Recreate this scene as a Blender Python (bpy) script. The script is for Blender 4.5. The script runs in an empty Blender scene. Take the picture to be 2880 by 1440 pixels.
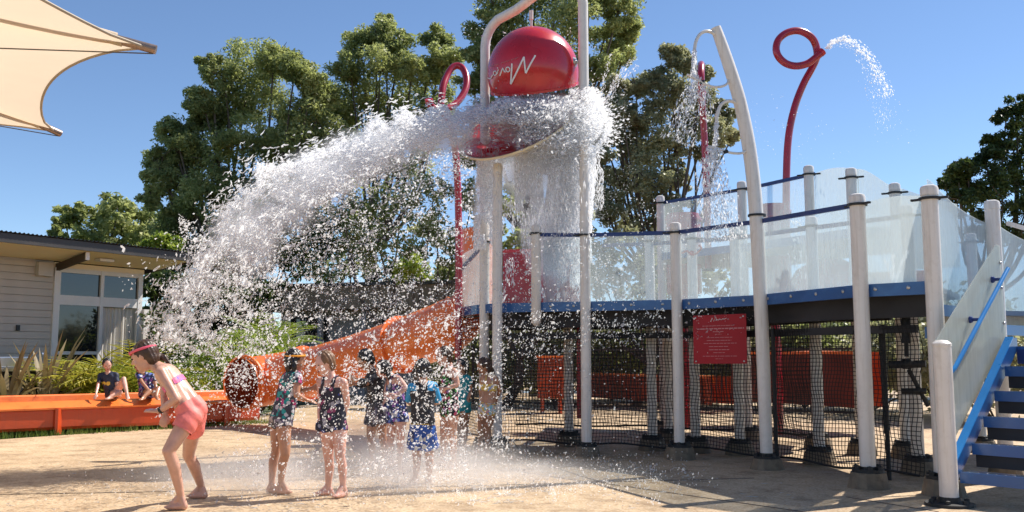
import bpy, bmesh, math, random
import numpy as np
from mathutils import Vector, Matrix, Quaternion
sc = bpy.context.scene
R = math.radians
random.seed(7)
rng = np.random.default_rng(7)

# ---------------------------------------------------------------- camera
CAM_H = 1.28
FPX = 2600.0
TILT = R(6.15)
cd = bpy.data.cameras.new('camera')
cd.sensor_width = 36.0
cd.lens = 36.0 * FPX / 2880.0
cd.clip_start = 0.1
cd.clip_end = 2000
cam = bpy.data.objects.new('camera', cd)
sc.collection.objects.link(cam)
cam.location = (0, 0, CAM_H)
cam.rotation_euler = (R(90) + TILT, 0, 0)
sc.camera = cam

# ---------------------------------------------------------------- sky, sun, exposure
SUN_EL, SUN_AZ = 50.0, 62.0          # azimuth to the right of the view direction (+Y)
w = bpy.data.worlds.new('World')
sc.world = w
w.use_nodes = True
wn = w.node_tree
wn.nodes.clear()
sky = wn.nodes.new('ShaderNodeTexSky')
sky.sky_type = 'NISHITA'
sky.sun_disc = False
sky.sun_elevation = R(SUN_EL)
sky.sun_rotation = R(SUN_AZ)
sky.air_density = 1.0
sky.dust_density = 0.0
sky.ozone_density = 4.0
sky.altitude = 1800
bg = wn.nodes.new('ShaderNodeBackground')
bg.inputs[1].default_value = 0.105
wo = wn.nodes.new('ShaderNodeOutputWorld')
wn.links.new(sky.outputs[0], bg.inputs[0])
wn.links.new(bg.outputs[0], wo.inputs[0])
sd = bpy.data.lights.new('sun', 'SUN')
sd.energy = 5.0
sd.angle = R(0.53)
sd.color = (1.0, 0.94, 0.85)
sun = bpy.data.objects.new('sun', sd)
sc.collection.objects.link(sun)
sdir = Vector((math.sin(R(SUN_AZ)) * math.cos(R(SUN_EL)), math.cos(R(SUN_AZ)) * math.cos(R(SUN_EL)), math.sin(R(SUN_EL))))
sun.rotation_euler = sdir.to_track_quat('Z', 'Y').to_euler()
sun.location = sdir * 60
sc.view_settings.view_transform = 'Standard'
sc.view_settings.look = 'None'
sc.view_settings.exposure = 0.6
sc.view_settings.gamma = 1.0
sc.view_settings.use_curve_mapping = False
sc.cycles.max_bounces = 12
sc.cycles.transparent_max_bounces = 40
sc.cycles.transmission_bounces = 10
sc.cycles.diffuse_bounces = 8
sc.cycles.glossy_bounces = 3
sc.cycles.volume_bounces = 5
sc.cycles.caustics_reflective = False
sc.cycles.caustics_refractive = False
sc.cycles.sample_clamp_indirect = 4.0

# ---------------------------------------------------------------- survey helpers: photo pixel -> place
_c, _s = math.cos(TILT), math.sin(TILT)
def ray(px, py):
    u = (px - 1440) / FPX
    v = (720 - py) / FPX
    return Vector((u, _c - v * _s, _s + v * _c))
def P(px, py, Y):
    d = ray(px, py)
    k = Y / d.y
    return Vector((d.x * k, Y, CAM_H + d.z * k))
def G(px, py, z=0.0):
    d = ray(px, py)
    k = (z - CAM_H) / d.z
    return Vector((d.x * k, d.y * k, z))
def XZ(px, Y, z):
    """a point at depth Y and height z that stands on image column px at that height"""
    # iterate: column px at the row where height z lies
    k = (z - CAM_H) / Y
    # d.z/d.y = k -> solve v
    v = (k * _c - _s) / (_c + k * _s)
    dy = _c - v * _s
    return Vector(((px - 1440) / FPX * Y / dy, Y, z))

# ---------------------------------------------------------------- materials
def new_mat(name):
    m = bpy.data.materials.new(name)
    m.use_nodes = True
    n = m.node_tree
    b = n.nodes['Principled BSDF']
    return m, n, b, n.nodes['Material Output']
def nz(n, scale, detail=3, rough=0.55, coord='Object', dist=0.0, vec=None):
    t = n.nodes.new('ShaderNodeTexNoise')
    t.inputs['Scale'].default_value = scale
    t.inputs['Detail'].default_value = detail
    t.inputs['Roughness'].default_value = rough
    t.inputs['Distortion'].default_value = dist
    if vec is None:
        c = n.nodes.new('ShaderNodeTexCoord')
        vec = c.outputs[coord]
    n.links.new(vec, t.inputs['Vector'])
    return t
def ramp(n, fac, stops, interp='LINEAR'):
    r = n.nodes.new('ShaderNodeValToRGB')
    r.color_ramp.interpolation = interp
    e = r.color_ramp.elements
    while len(e) < len(stops):
        e.new(0.5)
    for i, (p, c) in enumerate(stops):
        e[i].position = p
        e[i].color = (c[0], c[1], c[2], 1)
    n.links.new(fac, r.inputs[0])
    return r
def mixc(n, fac, a, b, mode='MIX'):
    m = n.nodes.new('ShaderNodeMix')
    m.data_type = 'RGBA'
    m.blend_type = mode
    for i, v in ((0, fac), (6, a), (7, b)):
        if isinstance(v, (int, float)):
            m.inputs[i].default_value = v
        elif isinstance(v, tuple):
            m.inputs[i].default_value = (v[0], v[1], v[2], 1)
        else:
            n.links.new(v, m.inputs[i])
    return m.outputs[2]
def bump(n, b, h, strength=0.3, dist=0.01):
    bp = n.nodes.new('ShaderNodeBump')
    bp.inputs['Strength'].default_value = strength
    bp.inputs['Distance'].default_value = dist
    n.links.new(h, bp.inputs['Height'])
    n.links.new(bp.outputs[0], b.inputs['Normal'])
    return bp
def pm(name, col, rough=0.5, metal=0.0, var=0.12, vs=3.0, bs=0.15, bscale=60, spec=0.5, coat=0.0, dirt=None, coord='Object', streak=None):
    """painted / moulded surface: colour drifts a little, fine relief, optional dirt blotches"""
    m, n, b, o = new_mat(name)
    t = nz(n, vs, 4, coord=coord)
    lo = tuple(c * (1 - var) for c in col)
    hi = tuple(min(1, c * (1 + var)) for c in col)
    r = ramp(n, t.outputs[0], [(0.3, lo), (0.7, hi)])
    c = r.outputs[0]
    if dirt:
        t3 = nz(n, vs * 2.7, 8, 0.7, coord=coord)
        k = ramp(n, t3.outputs[0], [(0.52, (0, 0, 0)), (0.75, (1, 1, 1))])
        c = mixc(n, k.outputs[0], c, dirt)
    if streak:
        tc_ = n.nodes.new('ShaderNodeTexCoord'); mp_ = n.nodes.new('ShaderNodeMapping'); mp_.inputs['Scale'].default_value = (16, 16, 0.8)
        n.links.new(tc_.outputs[coord], mp_.inputs[0])
        ts = nz(n, 1.6, 6, 0.7, vec=mp_.outputs[0])
        ks = ramp(n, ts.outputs[0], [(0.50, (0, 0, 0)), (0.72, (0.75, 0.75, 0.75))])
        c = mixc(n, ks.outputs[0], c, streak)
    n.links.new(c, b.inputs['Base Color'])
    b.inputs['Metallic'].default_value = metal
    b.inputs['Specular IOR Level'].default_value = spec
    b.inputs['Coat Weight'].default_value = coat
    b.inputs['Coat Roughness'].default_value = 0.08
    t2 = nz(n, bscale, 3, coord=coord)
    rr = n.nodes.new('ShaderNodeMapRange')
    rr.inputs[3].default_value = max(0.03, rough - 0.08)
    rr.inputs[4].default_value = min(1, rough + 0.08)
    n.links.new(t.outputs[0], rr.inputs[0])
    n.links.new(rr.outputs[0], b.inputs['Roughness'])
    if bs > 0:
        bump(n, b, t2.outputs[0], bs, 0.004)
    return m
def leafmat(name, dark, mid, light, trans=0.35, tcol=(0.35, 0.5, 0.08), scale=0.7):
    m, n, b, o = new_mat(name)
    g = n.nodes.new('ShaderNodeNewGeometry')
    t = nz(n, scale, 3)
    a = n.nodes.new('ShaderNodeMath'); a.operation = 'MULTIPLY_ADD'
    n.links.new(g.outputs['Random Per Island'], a.inputs[0])
    a.inputs[1].default_value = 0.55
    s = n.nodes.new('ShaderNodeMath'); s.operation = 'MULTIPLY_ADD'
    n.links.new(t.outputs[0], s.inputs[0]); s.inputs[1].default_value = 1.9; s.inputs[2].default_value = -0.68
    n.links.new(s.outputs[0], a.inputs[2])
    r = ramp(n, a.outputs[0], [(0.05, dark), (0.45, mid), (0.95, light)])
    n.links.new(r.outputs[0], b.inputs['Base Color'])
    b.inputs['Roughness'].default_value = 0.45
    b.inputs['Specular IOR Level'].default_value = 0.35
    tr = n.nodes.new('ShaderNodeBsdfTranslucent')
    tc = mixc(n, 0.55, r.outputs[0], tcol)
    n.links.new(tc, tr.inputs[0])
    mx = n.nodes.new('ShaderNodeMixShader')
    mx.inputs[0].default_value = trans
    n.links.new(b.outputs[0], mx.inputs[1]); n.links.new(tr.outputs[0], mx.inputs[2])
    n.links.new(mx.outputs[0], o.inputs[0])
    return m

M = {}
M['white'] = pm('white_powder_coat', (0.78, 0.725, 0.665), 0.35, var=0.04, vs=4, bs=0.05, bscale=30, coat=0.2, dirt=(0.66, 0.60, 0.53), streak=(0.56, 0.48, 0.40))
M['cream'] = pm('cream_fibreglass', (0.72, 0.62, 0.42), 0.35, var=0.06, coat=0.3)
M['red'] = pm('red_gelcoat', (0.54, 0.009, 0.018), 0.28, var=0.14, vs=2, bs=0.15, bscale=9, coat=0.45, dirt=(0.50, 0.02, 0.03))
M['maroon'] = pm('maroon_pipe_paint', (0.38, 0.010, 0.026), 0.28, var=0.12, vs=3, bs=0.05, coat=0.5)
M['orange'] = pm('orange_gelcoat', (0.88, 0.205, 0.04), 0.38, var=0.10, vs=1.6, bs=0.08, bscale=12, coat=0.35, dirt=(0.60, 0.10, 0.025))
M['orange_dark'] = pm('dark_red_wall', (0.16, 0.022, 0.012), 0.5, var=0.3, vs=3)  # orange taken down to a dark red, varied at random
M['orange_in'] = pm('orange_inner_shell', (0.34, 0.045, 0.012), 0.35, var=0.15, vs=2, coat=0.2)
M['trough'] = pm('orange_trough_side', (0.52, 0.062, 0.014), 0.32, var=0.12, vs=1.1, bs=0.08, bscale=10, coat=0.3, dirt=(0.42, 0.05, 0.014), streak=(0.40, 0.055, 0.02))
M['blue'] = pm('blue_steel_paint', (0.014, 0.09, 0.28), 0.32, var=0.12, vs=3, bs=0.06, coat=0.3, dirt=(0.03, 0.14, 0.36))
M['brightblue'] = pm('bright_blue_rail', (0.02, 0.22, 0.58), 0.3, var=0.08, vs=3, bs=0.04, coat=0.3)
M['navy'] = pm('navy_rail', (0.012, 0.035, 0.16), 0.35, var=0.1)
M['blacksteel'] = pm('black_steel', (0.018, 0.018, 0.02), 0.5, var=0.3, bs=0.2)
M['rubber'] = pm('black_rubber', (0.02, 0.02, 0.02), 0.6, var=0.4, bs=0.3)
M['net'] = pm('black_net_cord', (0.012, 0.012, 0.013), 0.7, var=0.2, bs=0)
M['steel'] = pm('brushed_steel', (0.5, 0.5, 0.5), 0.3, metal=1, var=0.1, bs=0.1)
M['footing'] = pm('stained_concrete', (0.20, 0.155, 0.105), 0.75, var=0.3, vs=6, bs=0.6, bscale=80, dirt=(0.10, 0.08, 0.06))
M['under'] = pm('dark_deck_underside', (0.03, 0.03, 0.035), 0.7, var=0.3)
M['deckfloor'] = pm('blue_grey_deck_floor', (0.16, 0.22, 0.30), 0.6, var=0.15)
M['roofmetal'] = pm('dark_roof_metal', (0.05, 0.045, 0.042), 0.45, var=0.15, bs=0.05)
M['soffit'] = pm('cream_soffit', (0.80, 0.69, 0.50), 0.7, var=0.05, vs=1, bs=0.1)
M['siding'] = pm('grey_painted_siding', (0.47, 0.43, 0.385), 0.65, var=0.07, vs=2, bs=0.25, bscale=40)
M['frame'] = pm('window_frame_white', (0.66, 0.64, 0.62), 0.4, var=0.04)
M['beamdark'] = pm('dark_beam', (0.06, 0.045, 0.035), 0.5, var=0.1)
M['curtain'] = pm('pale_curtain', (0.62, 0.58, 0.52), 0.85, var=0.06, bs=0.1)
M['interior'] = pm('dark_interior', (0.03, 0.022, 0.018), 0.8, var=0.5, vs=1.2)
M['bark'] = pm('eucalypt_bark', (0.11, 0.085, 0.065), 0.85, var=0.35, vs=3, bs=0.7, bscale=12)
M['brown'] = pm('brown_fascia', (0.30, 0.235, 0.17), 0.7, var=0.2, vs=1)
M['greywall'] = pm('grey_render_wall', (0.42, 0.42, 0.43), 0.75, var=0.12, vs=1)
M['sail_cap'] = pm('weathered_mast_tip', (0.30, 0.22, 0.18), 0.4, metal=0.6, var=0.25, vs=9)
M['cable'] = pm('steel_cable', (0.12, 0.11, 0.10), 0.5, metal=0.5, var=0.1, bs=0)
M['strap'] = pm('white_letter_paint', (0.80, 0.79, 0.78), 0.45, var=0.03, bs=0)
M['fadeletter'] = pm('pink_letter_paint', (0.55, 0.22, 0.23), 0.45, var=0.08, bs=0)
M['signred'] = pm('red_sign_face', (0.36, 0.006, 0.014), 0.65, var=0.08, vs=2, bs=0.04)
M['timber'] = pm('timber_post', (0.30, 0.17, 0.08), 0.8, var=0.2)

def glassmat(name, tint, rough, refl_extra=0.0):
    m, n, b, o = new_mat(name)
    b.inputs['Base Color'].default_value = (*tint, 1)
    b.inputs['Roughness'].default_value = rough
    b.inputs['Specular IOR Level'].default_value = 0.9
    return m
M['winglass'] = glassmat('dark_window_glass', (0.012, 0.014, 0.018), 0.04)

def frostmat(name, clear, tint, tr_amt, streak=True):
    """polycarbonate sheet: part clear, part milky, water streaks running down"""
    m, n, b, o = new_mat(name)
    b.inputs['Base Color'].default_value = (*tint, 1)
    b.inputs['Roughness'].default_value = 0.25
    tl = n.nodes.new('ShaderNodeBsdfTranslucent'); tl.inputs[0].default_value = (*tint, 1)
    m1 = n.nodes.new('ShaderNodeMixShader'); m1.inputs[0].default_value = tr_amt
    n.links.new(b.outputs[0], m1.inputs[1]); n.links.new(tl.outputs[0], m1.inputs[2])
    tp = n.nodes.new('ShaderNodeBsdfTransparent'); tp.inputs[0].default_value = (0.93, 0.97, 0.99, 1)
    c = n.nodes.new('ShaderNodeTexCoord')
    mp = n.nodes.new('ShaderNodeMapping'); mp.inputs['Scale'].default_value = (14, 14, 1.3)
    n.links.new(c.outputs['Object'], mp.inputs[0])
    t = nz(n, 2.0, 6, 0.65, vec=mp.outputs[0])
    t2 = nz(n, 1.3, 3)
    a = n.nodes.new('ShaderNodeMath'); a.operation = 'MULTIPLY'
    n.links.new(t.outputs[0], a.inputs[0]); n.links.new(t2.outputs[0], a.inputs[1])
    rr = n.nodes.new('ShaderNodeMapRange')
    rr.inputs[1].default_value = 0.12; rr.inputs[2].default_value = 0.42
    rr.inputs[3].default_value = max(0, 1 - clear - 0.10); rr.inputs[4].default_value = min(1, 1 - clear + 0.12)
    n.links.new(a.outputs[0], rr.inputs[0])
    mx = n.nodes.new('ShaderNodeMixShader')
    n.links.new(rr.outputs[0], mx.inputs[0]); n.links.new(tp.outputs[0], mx.inputs[1]); n.links.new(m1.outputs[0], mx.inputs[2])
    n.links.new(mx.outputs[0], o.inputs[0])
    return m
M['frost'] = frostmat('frosted_panel', 0.72, (0.66, 0.70, 0.70), 0.55)
M['frost2'] = frostmat('milky_panel', 0.50, (0.70, 0.74, 0.73), 0.5)
M['frost3'] = frostmat('wet_stair_panel', 0.30, (0.62, 0.64, 0.58), 0.4)

def watermat():
    m, n, b, o = new_mat('foaming_water')
    b.inputs['Base Color'].default_value = (0.97, 0.98, 0.99, 1)
    b.inputs['Roughness'].default_value = 0.18
    b.inputs['Specular IOR Level'].default_value = 0.8
    tl = n.nodes.new('ShaderNodeBsdfTranslucent'); tl.inputs[0].default_value = (1.0, 0.995, 0.985, 1)
    m1 = n.nodes.new('ShaderNodeMixShader'); m1.inputs[0].default_value = 0.9
    n.links.new(b.outputs[0], m1.inputs[1]); n.links.new(tl.outputs[0], m1.inputs[2])
    tp = n.nodes.new('ShaderNodeBsdfTransparent'); tp.inputs[0].default_value = (0.97, 0.98, 1, 1)
    mx = n.nodes.new('ShaderNodeMixShader'); mx.inputs[0].default_value = 0.55
    n.links.new(tp.outputs[0], mx.inputs[1]); n.links.new(m1.outputs[0], mx.inputs[2])
    n.links.new(mx.outputs[0], o.inputs[0])
    return m
M['water'] = watermat()
def mistmat():
    m, n, b, o = new_mat('fine_spray')
    df = n.nodes.new('ShaderNodeBsdfDiffuse'); df.inputs[0].default_value = (0.93, 0.95, 0.97, 1)
    tl = n.nodes.new('ShaderNodeBsdfTranslucent'); tl.inputs[0].default_value = (0.96, 0.97, 1.0, 1)
    m1 = n.nodes.new('ShaderNodeMixShader'); m1.inputs[0].default_value = 0.6
    n.links.new(df.outputs[0], m1.inputs[1]); n.links.new(tl.outputs[0], m1.inputs[2])
    tp = n.nodes.new('ShaderNodeBsdfTransparent')
    mx = n.nodes.new('ShaderNodeMixShader'); mx.inputs[0].default_value = 0.5
    n.links.new(tp.outputs[0], mx.inputs[1]); n.links.new(m1.outputs[0], mx.inputs[2])
    n.links.new(mx.outputs[0], o.inputs[0])
    return m
M['spray'] = mistmat()

M['euc'] = leafmat('eucalypt_leaves', (0.07, 0.10, 0.045), (0.25, 0.29, 0.12), (0.55, 0.55, 0.25), 0.5, (0.48, 0.54, 0.16))
M['euc2'] = leafmat('grey_green_leaves', (0.12, 0.135, 0.085), (0.28, 0.29, 0.18), (0.50, 0.49, 0.30), 0.45, (0.52, 0.52, 0.24))
M['dark'] = leafmat('dark_leaves', (0.015, 0.03, 0.012), (0.045, 0.075, 0.024), (0.13, 0.17, 0.05), 0.32, (0.14, 0.2, 0.04))
M['lush'] = leafmat('lush_green_leaves', (0.05, 0.09, 0.015), (0.18, 0.27, 0.04), (0.42, 0.48, 0.08), 0.42, (0.45, 0.55, 0.08))
M['palm'] = leafmat('yellow_green_fronds', (0.11, 0.15, 0.02), (0.30, 0.32, 0.04), (0.66, 0.55, 0.07), 0.42, (0.65, 0.60, 0.08))
M['flax'] = leafmat('bronze_flax_blades', (0.07, 0.05, 0.03), (0.24, 0.18, 0.09), (0.62, 0.52, 0.34), 0.25, (0.35, 0.28, 0.10))
M['grass'] = leafmat('grass_blades', (0.03, 0.06, 0.012), (0.08, 0.13, 0.03), (0.2, 0.26, 0.06), 0.3)

def sailmat():
    m, n, b, o = new_mat('shade_cloth')
    t = nz(n, 1.2, 3)
    r = ramp(n, t.outputs[0], [(0.3, (0.70, 0.60, 0.46)), (0.7, (0.78, 0.69, 0.55))])
    n.links.new(r.outputs[0], b.inputs['Base Color'])
    b.inputs['Roughness'].default_value = 0.8
    tl = n.nodes.new('ShaderNodeBsdfTranslucent')
    tl.inputs[0].default_value = (0.93, 0.77, 0.58, 1)
    mx = n.nodes.new('ShaderNodeMixShader'); mx.inputs[0].default_value = 0.40
    n.links.new(b.outputs[0], mx.inputs[1]); n.links.new(tl.outputs[0], mx.inputs[2])
    n.links.new(mx.outputs[0], o.inputs[0])
    t2 = nz(n, 260, 2)
    bump(n, b, t2.outputs[0], 0.1, 0.002)
    return m
M['sail'] = sailmat()
M['sail2'] = pm('sail_webbing', (0.42, 0.35, 0.27), 0.8, var=0.08)

def pavemat():
    m, n, b, o = new_mat('exposed_aggregate')
    c = n.nodes.new('ShaderNodeTexCoord')
    obj = c.outputs['Object']
    big = nz(n, 0.35, 5, 0.6, vec=obj)
    base = ramp(n, big.outputs[0], [(0.3, (0.43, 0.295, 0.165)), (0.7, (0.60, 0.44, 0.27))])
    vo = n.nodes.new('ShaderNodeTexVoronoi'); vo.inputs['Scale'].default_value = 55
    n.links.new(obj, vo.inputs['Vector'])
    st = ramp(n, vo.outputs['Color'], [(0.15, (0.20, 0.12, 0.07)), (0.4, (0.50, 0.38, 0.24)), (0.65, (0.62, 0.54, 0.42)), (0.9, (0.34, 0.20, 0.11))])
    col = mixc(n, 0.42, base.outputs[0], st.outputs[0])
    mid = nz(n, 3.2, 8, 0.7, vec=obj)
    mr = ramp(n, mid.outputs[0], [(0.35, (0.54, 0.48, 0.42)), (0.5, (1.0, 0.98, 0.95)), (0.66, (1.14, 1.12, 1.10))])
    col = mixc(n, 0.8, col, mr.outputs[0], 'MULTIPLY')
    # wet where the dumped water lands
    sx = n.nodes.new('ShaderNodeSeparateXYZ'); n.links.new(obj, sx.inputs[0])
    def ell(cx, cy, rx, ry):
        a = n.nodes.new('ShaderNodeMath'); a.operation = 'SUBTRACT'; n.links.new(sx.outputs[0], a.inputs[0]); a.inputs[1].default_value = cx
        a2 = n.nodes.new('ShaderNodeMath'); a2.operation = 'DIVIDE'; n.links.new(a.outputs[0], a2.inputs[0]); a2.inputs[1].default_value = rx
        a3 = n.nodes.new('ShaderNodeMath'); a3.operation = 'POWER'; n.links.new(a2.outputs[0], a3.inputs[0]); a3.inputs[1].default_value = 2
        q = n.nodes.new('ShaderNodeMath'); q.operation = 'SUBTRACT'; n.links.new(sx.outputs[1], q.inputs[0]); q.inputs[1].default_value = cy
        q2 = n.nodes.new('ShaderNodeMath'); q2.operation = 'DIVIDE'; n.links.new(q.outputs[0], q2.inputs[0]); q2.inputs[1].default_value = ry
        q3 = n.nodes.new('ShaderNodeMath'); q3.operation = 'POWER'; n.links.new(q2.outputs[0], q3.inputs[0]); q3.inputs[1].default_value = 2
        s = n.nodes.new('ShaderNodeMath'); s.operation = 'ADD'; n.links.new(a3.outputs[0], s.inputs[0]); n.links.new(q3.outputs[0], s.inputs[1])
        return s.outputs[0]
    e1 = ell(-2.2, 12.2, 3.6, 2.0)
    e2 = ell(4.4, 9.0, 2.0, 0.8)
    e2b = n.nodes.new('ShaderNodeMath'); e2b.operation = 'ADD'; n.links.new(e2, e2b.inputs[0]); e2b.inputs[1].default_value = 0.15
    mn_ = n.nodes.new('ShaderNodeMath'); mn_.operation = 'MINIMUM'; n.links.new(e1, mn_.inputs[0]); n.links.new(e2b.outputs[0], mn_.inputs[1])
    e = mn_.outputs[0]
    wn1 = nz(n, 1.1, 6, 0.65, vec=obj)
    ad = n.nodes.new('ShaderNodeMath'); ad.operation = 'MULTIPLY_ADD'
    n.links.new(wn1.outputs[0], ad.inputs[0]); ad.inputs[1].default_value = 2.4; n.links.new(e, ad.inputs[2])
    wet = ramp(n, ad.outputs[0], [(0.0, (1, 1, 1)), (1.0, (0, 0, 0))])
    mrg = n.nodes.new('ShaderNodeMapRange'); n.links.new(ad.outputs[0], mrg.inputs[0])
    mrg.inputs[1].default_value = 1.75; mrg.inputs[2].default_value = 2.5; mrg.inputs[3].default_value = 1; mrg.inputs[4].default_value = 0
    # scattered puddle stains elsewhere
    pn = nz(n, 0.8, 7, 0.7, vec=obj)
    pr = n.nodes.new('ShaderNodeMapRange'); n.links.new(pn.outputs[0], pr.inputs[0])
    pr.inputs[1].default_value = 0.55; pr.inputs[2].default_value = 0.66
    pk = n.nodes.new('ShaderNodeMath'); pk.operation = 'MULTIPLY'; n.links.new(pr.outputs[0], pk.inputs[0]); pk.inputs[1].default_value = 0.45
    mxw = n.nodes.new('ShaderNodeMath'); mxw.operation = 'MAXIMUM'; n.links.new(mrg.outputs[0], mxw.inputs[0]); n.links.new(pk.outputs[0], mxw.inputs[1])
    dk = mixc(n, 1.0, col, (0.37, 0.33, 0.31), 'MULTIPLY')
    fin = mixc(n, mxw.outputs[0], col, dk)
    n.links.new(fin, b.inputs['Base Color'])
    ro = n.nodes.new('ShaderNodeMapRange'); n.links.new(mxw.outputs[0], ro.inputs[0]); ro.inputs[3].default_value = 0.75; ro.inputs[4].default_value = 0.16
    n.links.new(ro.outputs[0], b.inputs['Roughness'])
    bump(n, b, vo.outputs['Distance'], 0.5, 0.004)
    return m
M['pave'] = pavemat()
M['joint'] = pm('sealed_joint', (0.10, 0.075, 0.055), 0.8, var=0.3, vs=8, bs=0.2)
M['lawn'] = pm('garden_ground', (0.055, 0.075, 0.025), 0.95, var=0.5, vs=1.5, bs=0.8, bscale=30)

def skinmat(name, col):
    m, n, b, o = new_mat(name)
    t = nz(n, 14, 4)
    r = ramp(n, t.outputs[0], [(0.3, tuple(c * 0.86 for c in col)), (0.7, tuple(min(1, c * 1.1) for c in col))])
    n.links.new(r.outputs[0], b.inputs['Base Color'])
    b.inputs['Roughness'].default_value = 0.40
    b.inputs['Coat Weight'].default_value = 0.35
    b.inputs['Coat Roughness'].default_value = 0.15
    bump(n, b, nz(n, 60, 3).outputs[0], 0.25, 0.004)
    b.inputs['Subsurface Weight'].default_value = 0.12
    b.inputs['Subsurface Radius'].default_value = (0.02, 0.008, 0.004)
    b.inputs['Subsurface Scale'].default_value = 1.0
    return m
M['skin'] = skinmat('medium_skin', (0.60, 0.33, 0.235))  # the skin's own tone, between tanned and pale
M['skin_tan'] = skinmat('tanned_skin', (0.47, 0.235, 0.14))
M['skin_pale'] = skinmat('pale_wet_skin', (0.66, 0.37, 0.29))
M['hair_brown'] = pm('brown_hair', (0.055, 0.026, 0.014), 0.4, var=0.4, vs=30, bs=0.8, bscale=90)
M['hair_dark'] = pm('dark_hair', (0.014, 0.010, 0.009), 0.35, var=0.4, vs=30, bs=0.8, bscale=90)
M['hair_fair'] = pm('light_brown_hair', (0.17, 0.085, 0.04), 0.45, var=0.35, vs=30, bs=0.8, bscale=90)
M['lip'] = pm('lips', (0.36, 0.10, 0.08), 0.4, bs=0)
M['eye'] = pm('eyes', (0.03, 0.02, 0.015), 0.2, bs=0)
M['coral'] = pm('coral_shorts_cloth', (0.86, 0.20, 0.17), 0.6, var=0.22, vs=14, bs=0.5, bscale=25)
M['pinkstrap'] = pm('pink_goggles', (0.72, 0.10, 0.16), 0.3, var=0.1)
M['orangestrap'] = pm('orange_goggle_strap', (0.75, 0.30, 0.02), 0.4, var=0.1)
M['blackcloth'] = pm('black_cloth', (0.02, 0.02, 0.026), 0.6, var=0.3, vs=8, bs=0.4)
M['navycloth'] = pm('navy_cloth', (0.014, 0.02, 0.05), 0.6, var=0.3, vs=8, bs=0.4)
M['skyblue'] = pm('sky_blue_cloth', (0.03, 0.30, 0.60), 0.6, var=0.15, vs=8, bs=0.4)
M['teal'] = pm('teal_cloth', (0.02, 0.30, 0.34), 0.6, var=0.15, vs=8, bs=0.4)
M['yellow'] = pm('yellow_cloth', (0.75, 0.48, 0.06), 0.6, var=0.15, vs=8, bs=0.4)
def printmat(name, base, cols, scale=28, thr=0.5):
    """printed swimwear: blotches of several colours over a base"""
    m, n, b, o = new_mat(name)
    vo = n.nodes.new('ShaderNodeTexVoronoi'); vo.inputs['Scale'].default_value = scale
    c = n.nodes.new('ShaderNodeTexCoord'); n.links.new(c.outputs['Object'], vo.inputs['Vector'])
    sp = n.nodes.new('ShaderNodeSeparateColor'); n.links.new(vo.outputs['Color'], sp.inputs[0])
    k = len(cols)
    r = ramp(n, sp.outputs[0], [(i / k, cc) for i, cc in enumerate(cols)], 'CONSTANT')
    t = ramp(n, sp.outputs[1], [(0.0, (0, 0, 0)), (thr, (1, 1, 1))], 'CONSTANT')
    dd = n.nodes.new('ShaderNodeMath'); dd.operation = 'LESS_THAN'; dd.inputs[1].default_value = 0.62
    n.links.new(vo.outputs['Distance'], dd.inputs[0])
    mm = n.nodes.new('ShaderNodeMath'); mm.operation = 'MULTIPLY'; n.links.new(dd.outputs[0], mm.inputs[0]); n.links.new(t.outputs[0], mm.inputs[1])
    col = mixc(n, mm.outputs[0], base, r.outputs[0])
    n.links.new(col, b.inputs['Base Color'])
    b.inputs['Roughness'].default_value = 0.6
    return m
M['floral_shirt'] = printmat('floral_rash_shirt', (0.03, 0.035, 0.06), [(0.55, 0.55, 0.6), (0.0, 0.25, 0.25), (0.5, 0.05, 0.2), (0.5, 0.5, 0.55), (0.02, 0.3, 0.3)], 30, 0.3)
M['night_suit'] = printmat('dark_star_print', (0.008, 0.010, 0.028), [(0.02, 0.05, 0.22), (0.3, 0.3, 0.36), (0.25, 0.04, 0.12)], 26, 0.6)
M['jungle_suit'] = printmat('leafy_print', (0.012, 0.014, 0.014), [(0.06, 0.28, 0.05), (0.35, 0.18, 0.45), (0.5, 0.08, 0.16), (0.05, 0.25, 0.05)], 26, 0.4)
M['blue_print'] = printmat('blue_print_cloth', (0.02, 0.03, 0.10), [(0.10, 0.16, 0.5), (0.5, 0.52, 0.6), (0.3, 0.12, 0.4)], 26, 0.35)
M['board_print'] = printmat('boardshort_print', (0.015, 0.075, 0.34), [(0.02, 0.14, 0.5), (0.6, 0.6, 0.55), (0.01, 0.03, 0.12)], 22, 0.5)
M['grey_print'] = printmat('grey_print_cloth', (0.05, 0.05, 0.065), [(0.3, 0.28, 0.32), (0.12, 0.1, 0.16), (0.4, 0.35, 0.35)], 30, 0.45)
M['pink_print'] = printmat('pink_purple_print', (0.72, 0.10, 0.26), [(0.16, 0.10, 0.5), (0.75, 0.2, 0.3)], 40, 0.45)
M['yellow_print'] = printmat('yellow_pastel_print', (0.74, 0.50, 0.10), [(0.62, 0.62, 0.6), (0.25, 0.35, 0.6)], 34, 0.65)
M['pastel_print'] = printmat('pastel_band_print', (0.55, 0.55, 0.5), [(0.2, 0.5, 0.6), (0.7, 0.45, 0.1), (0.6, 0.3, 0.4)], 34, 0.3)

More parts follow.
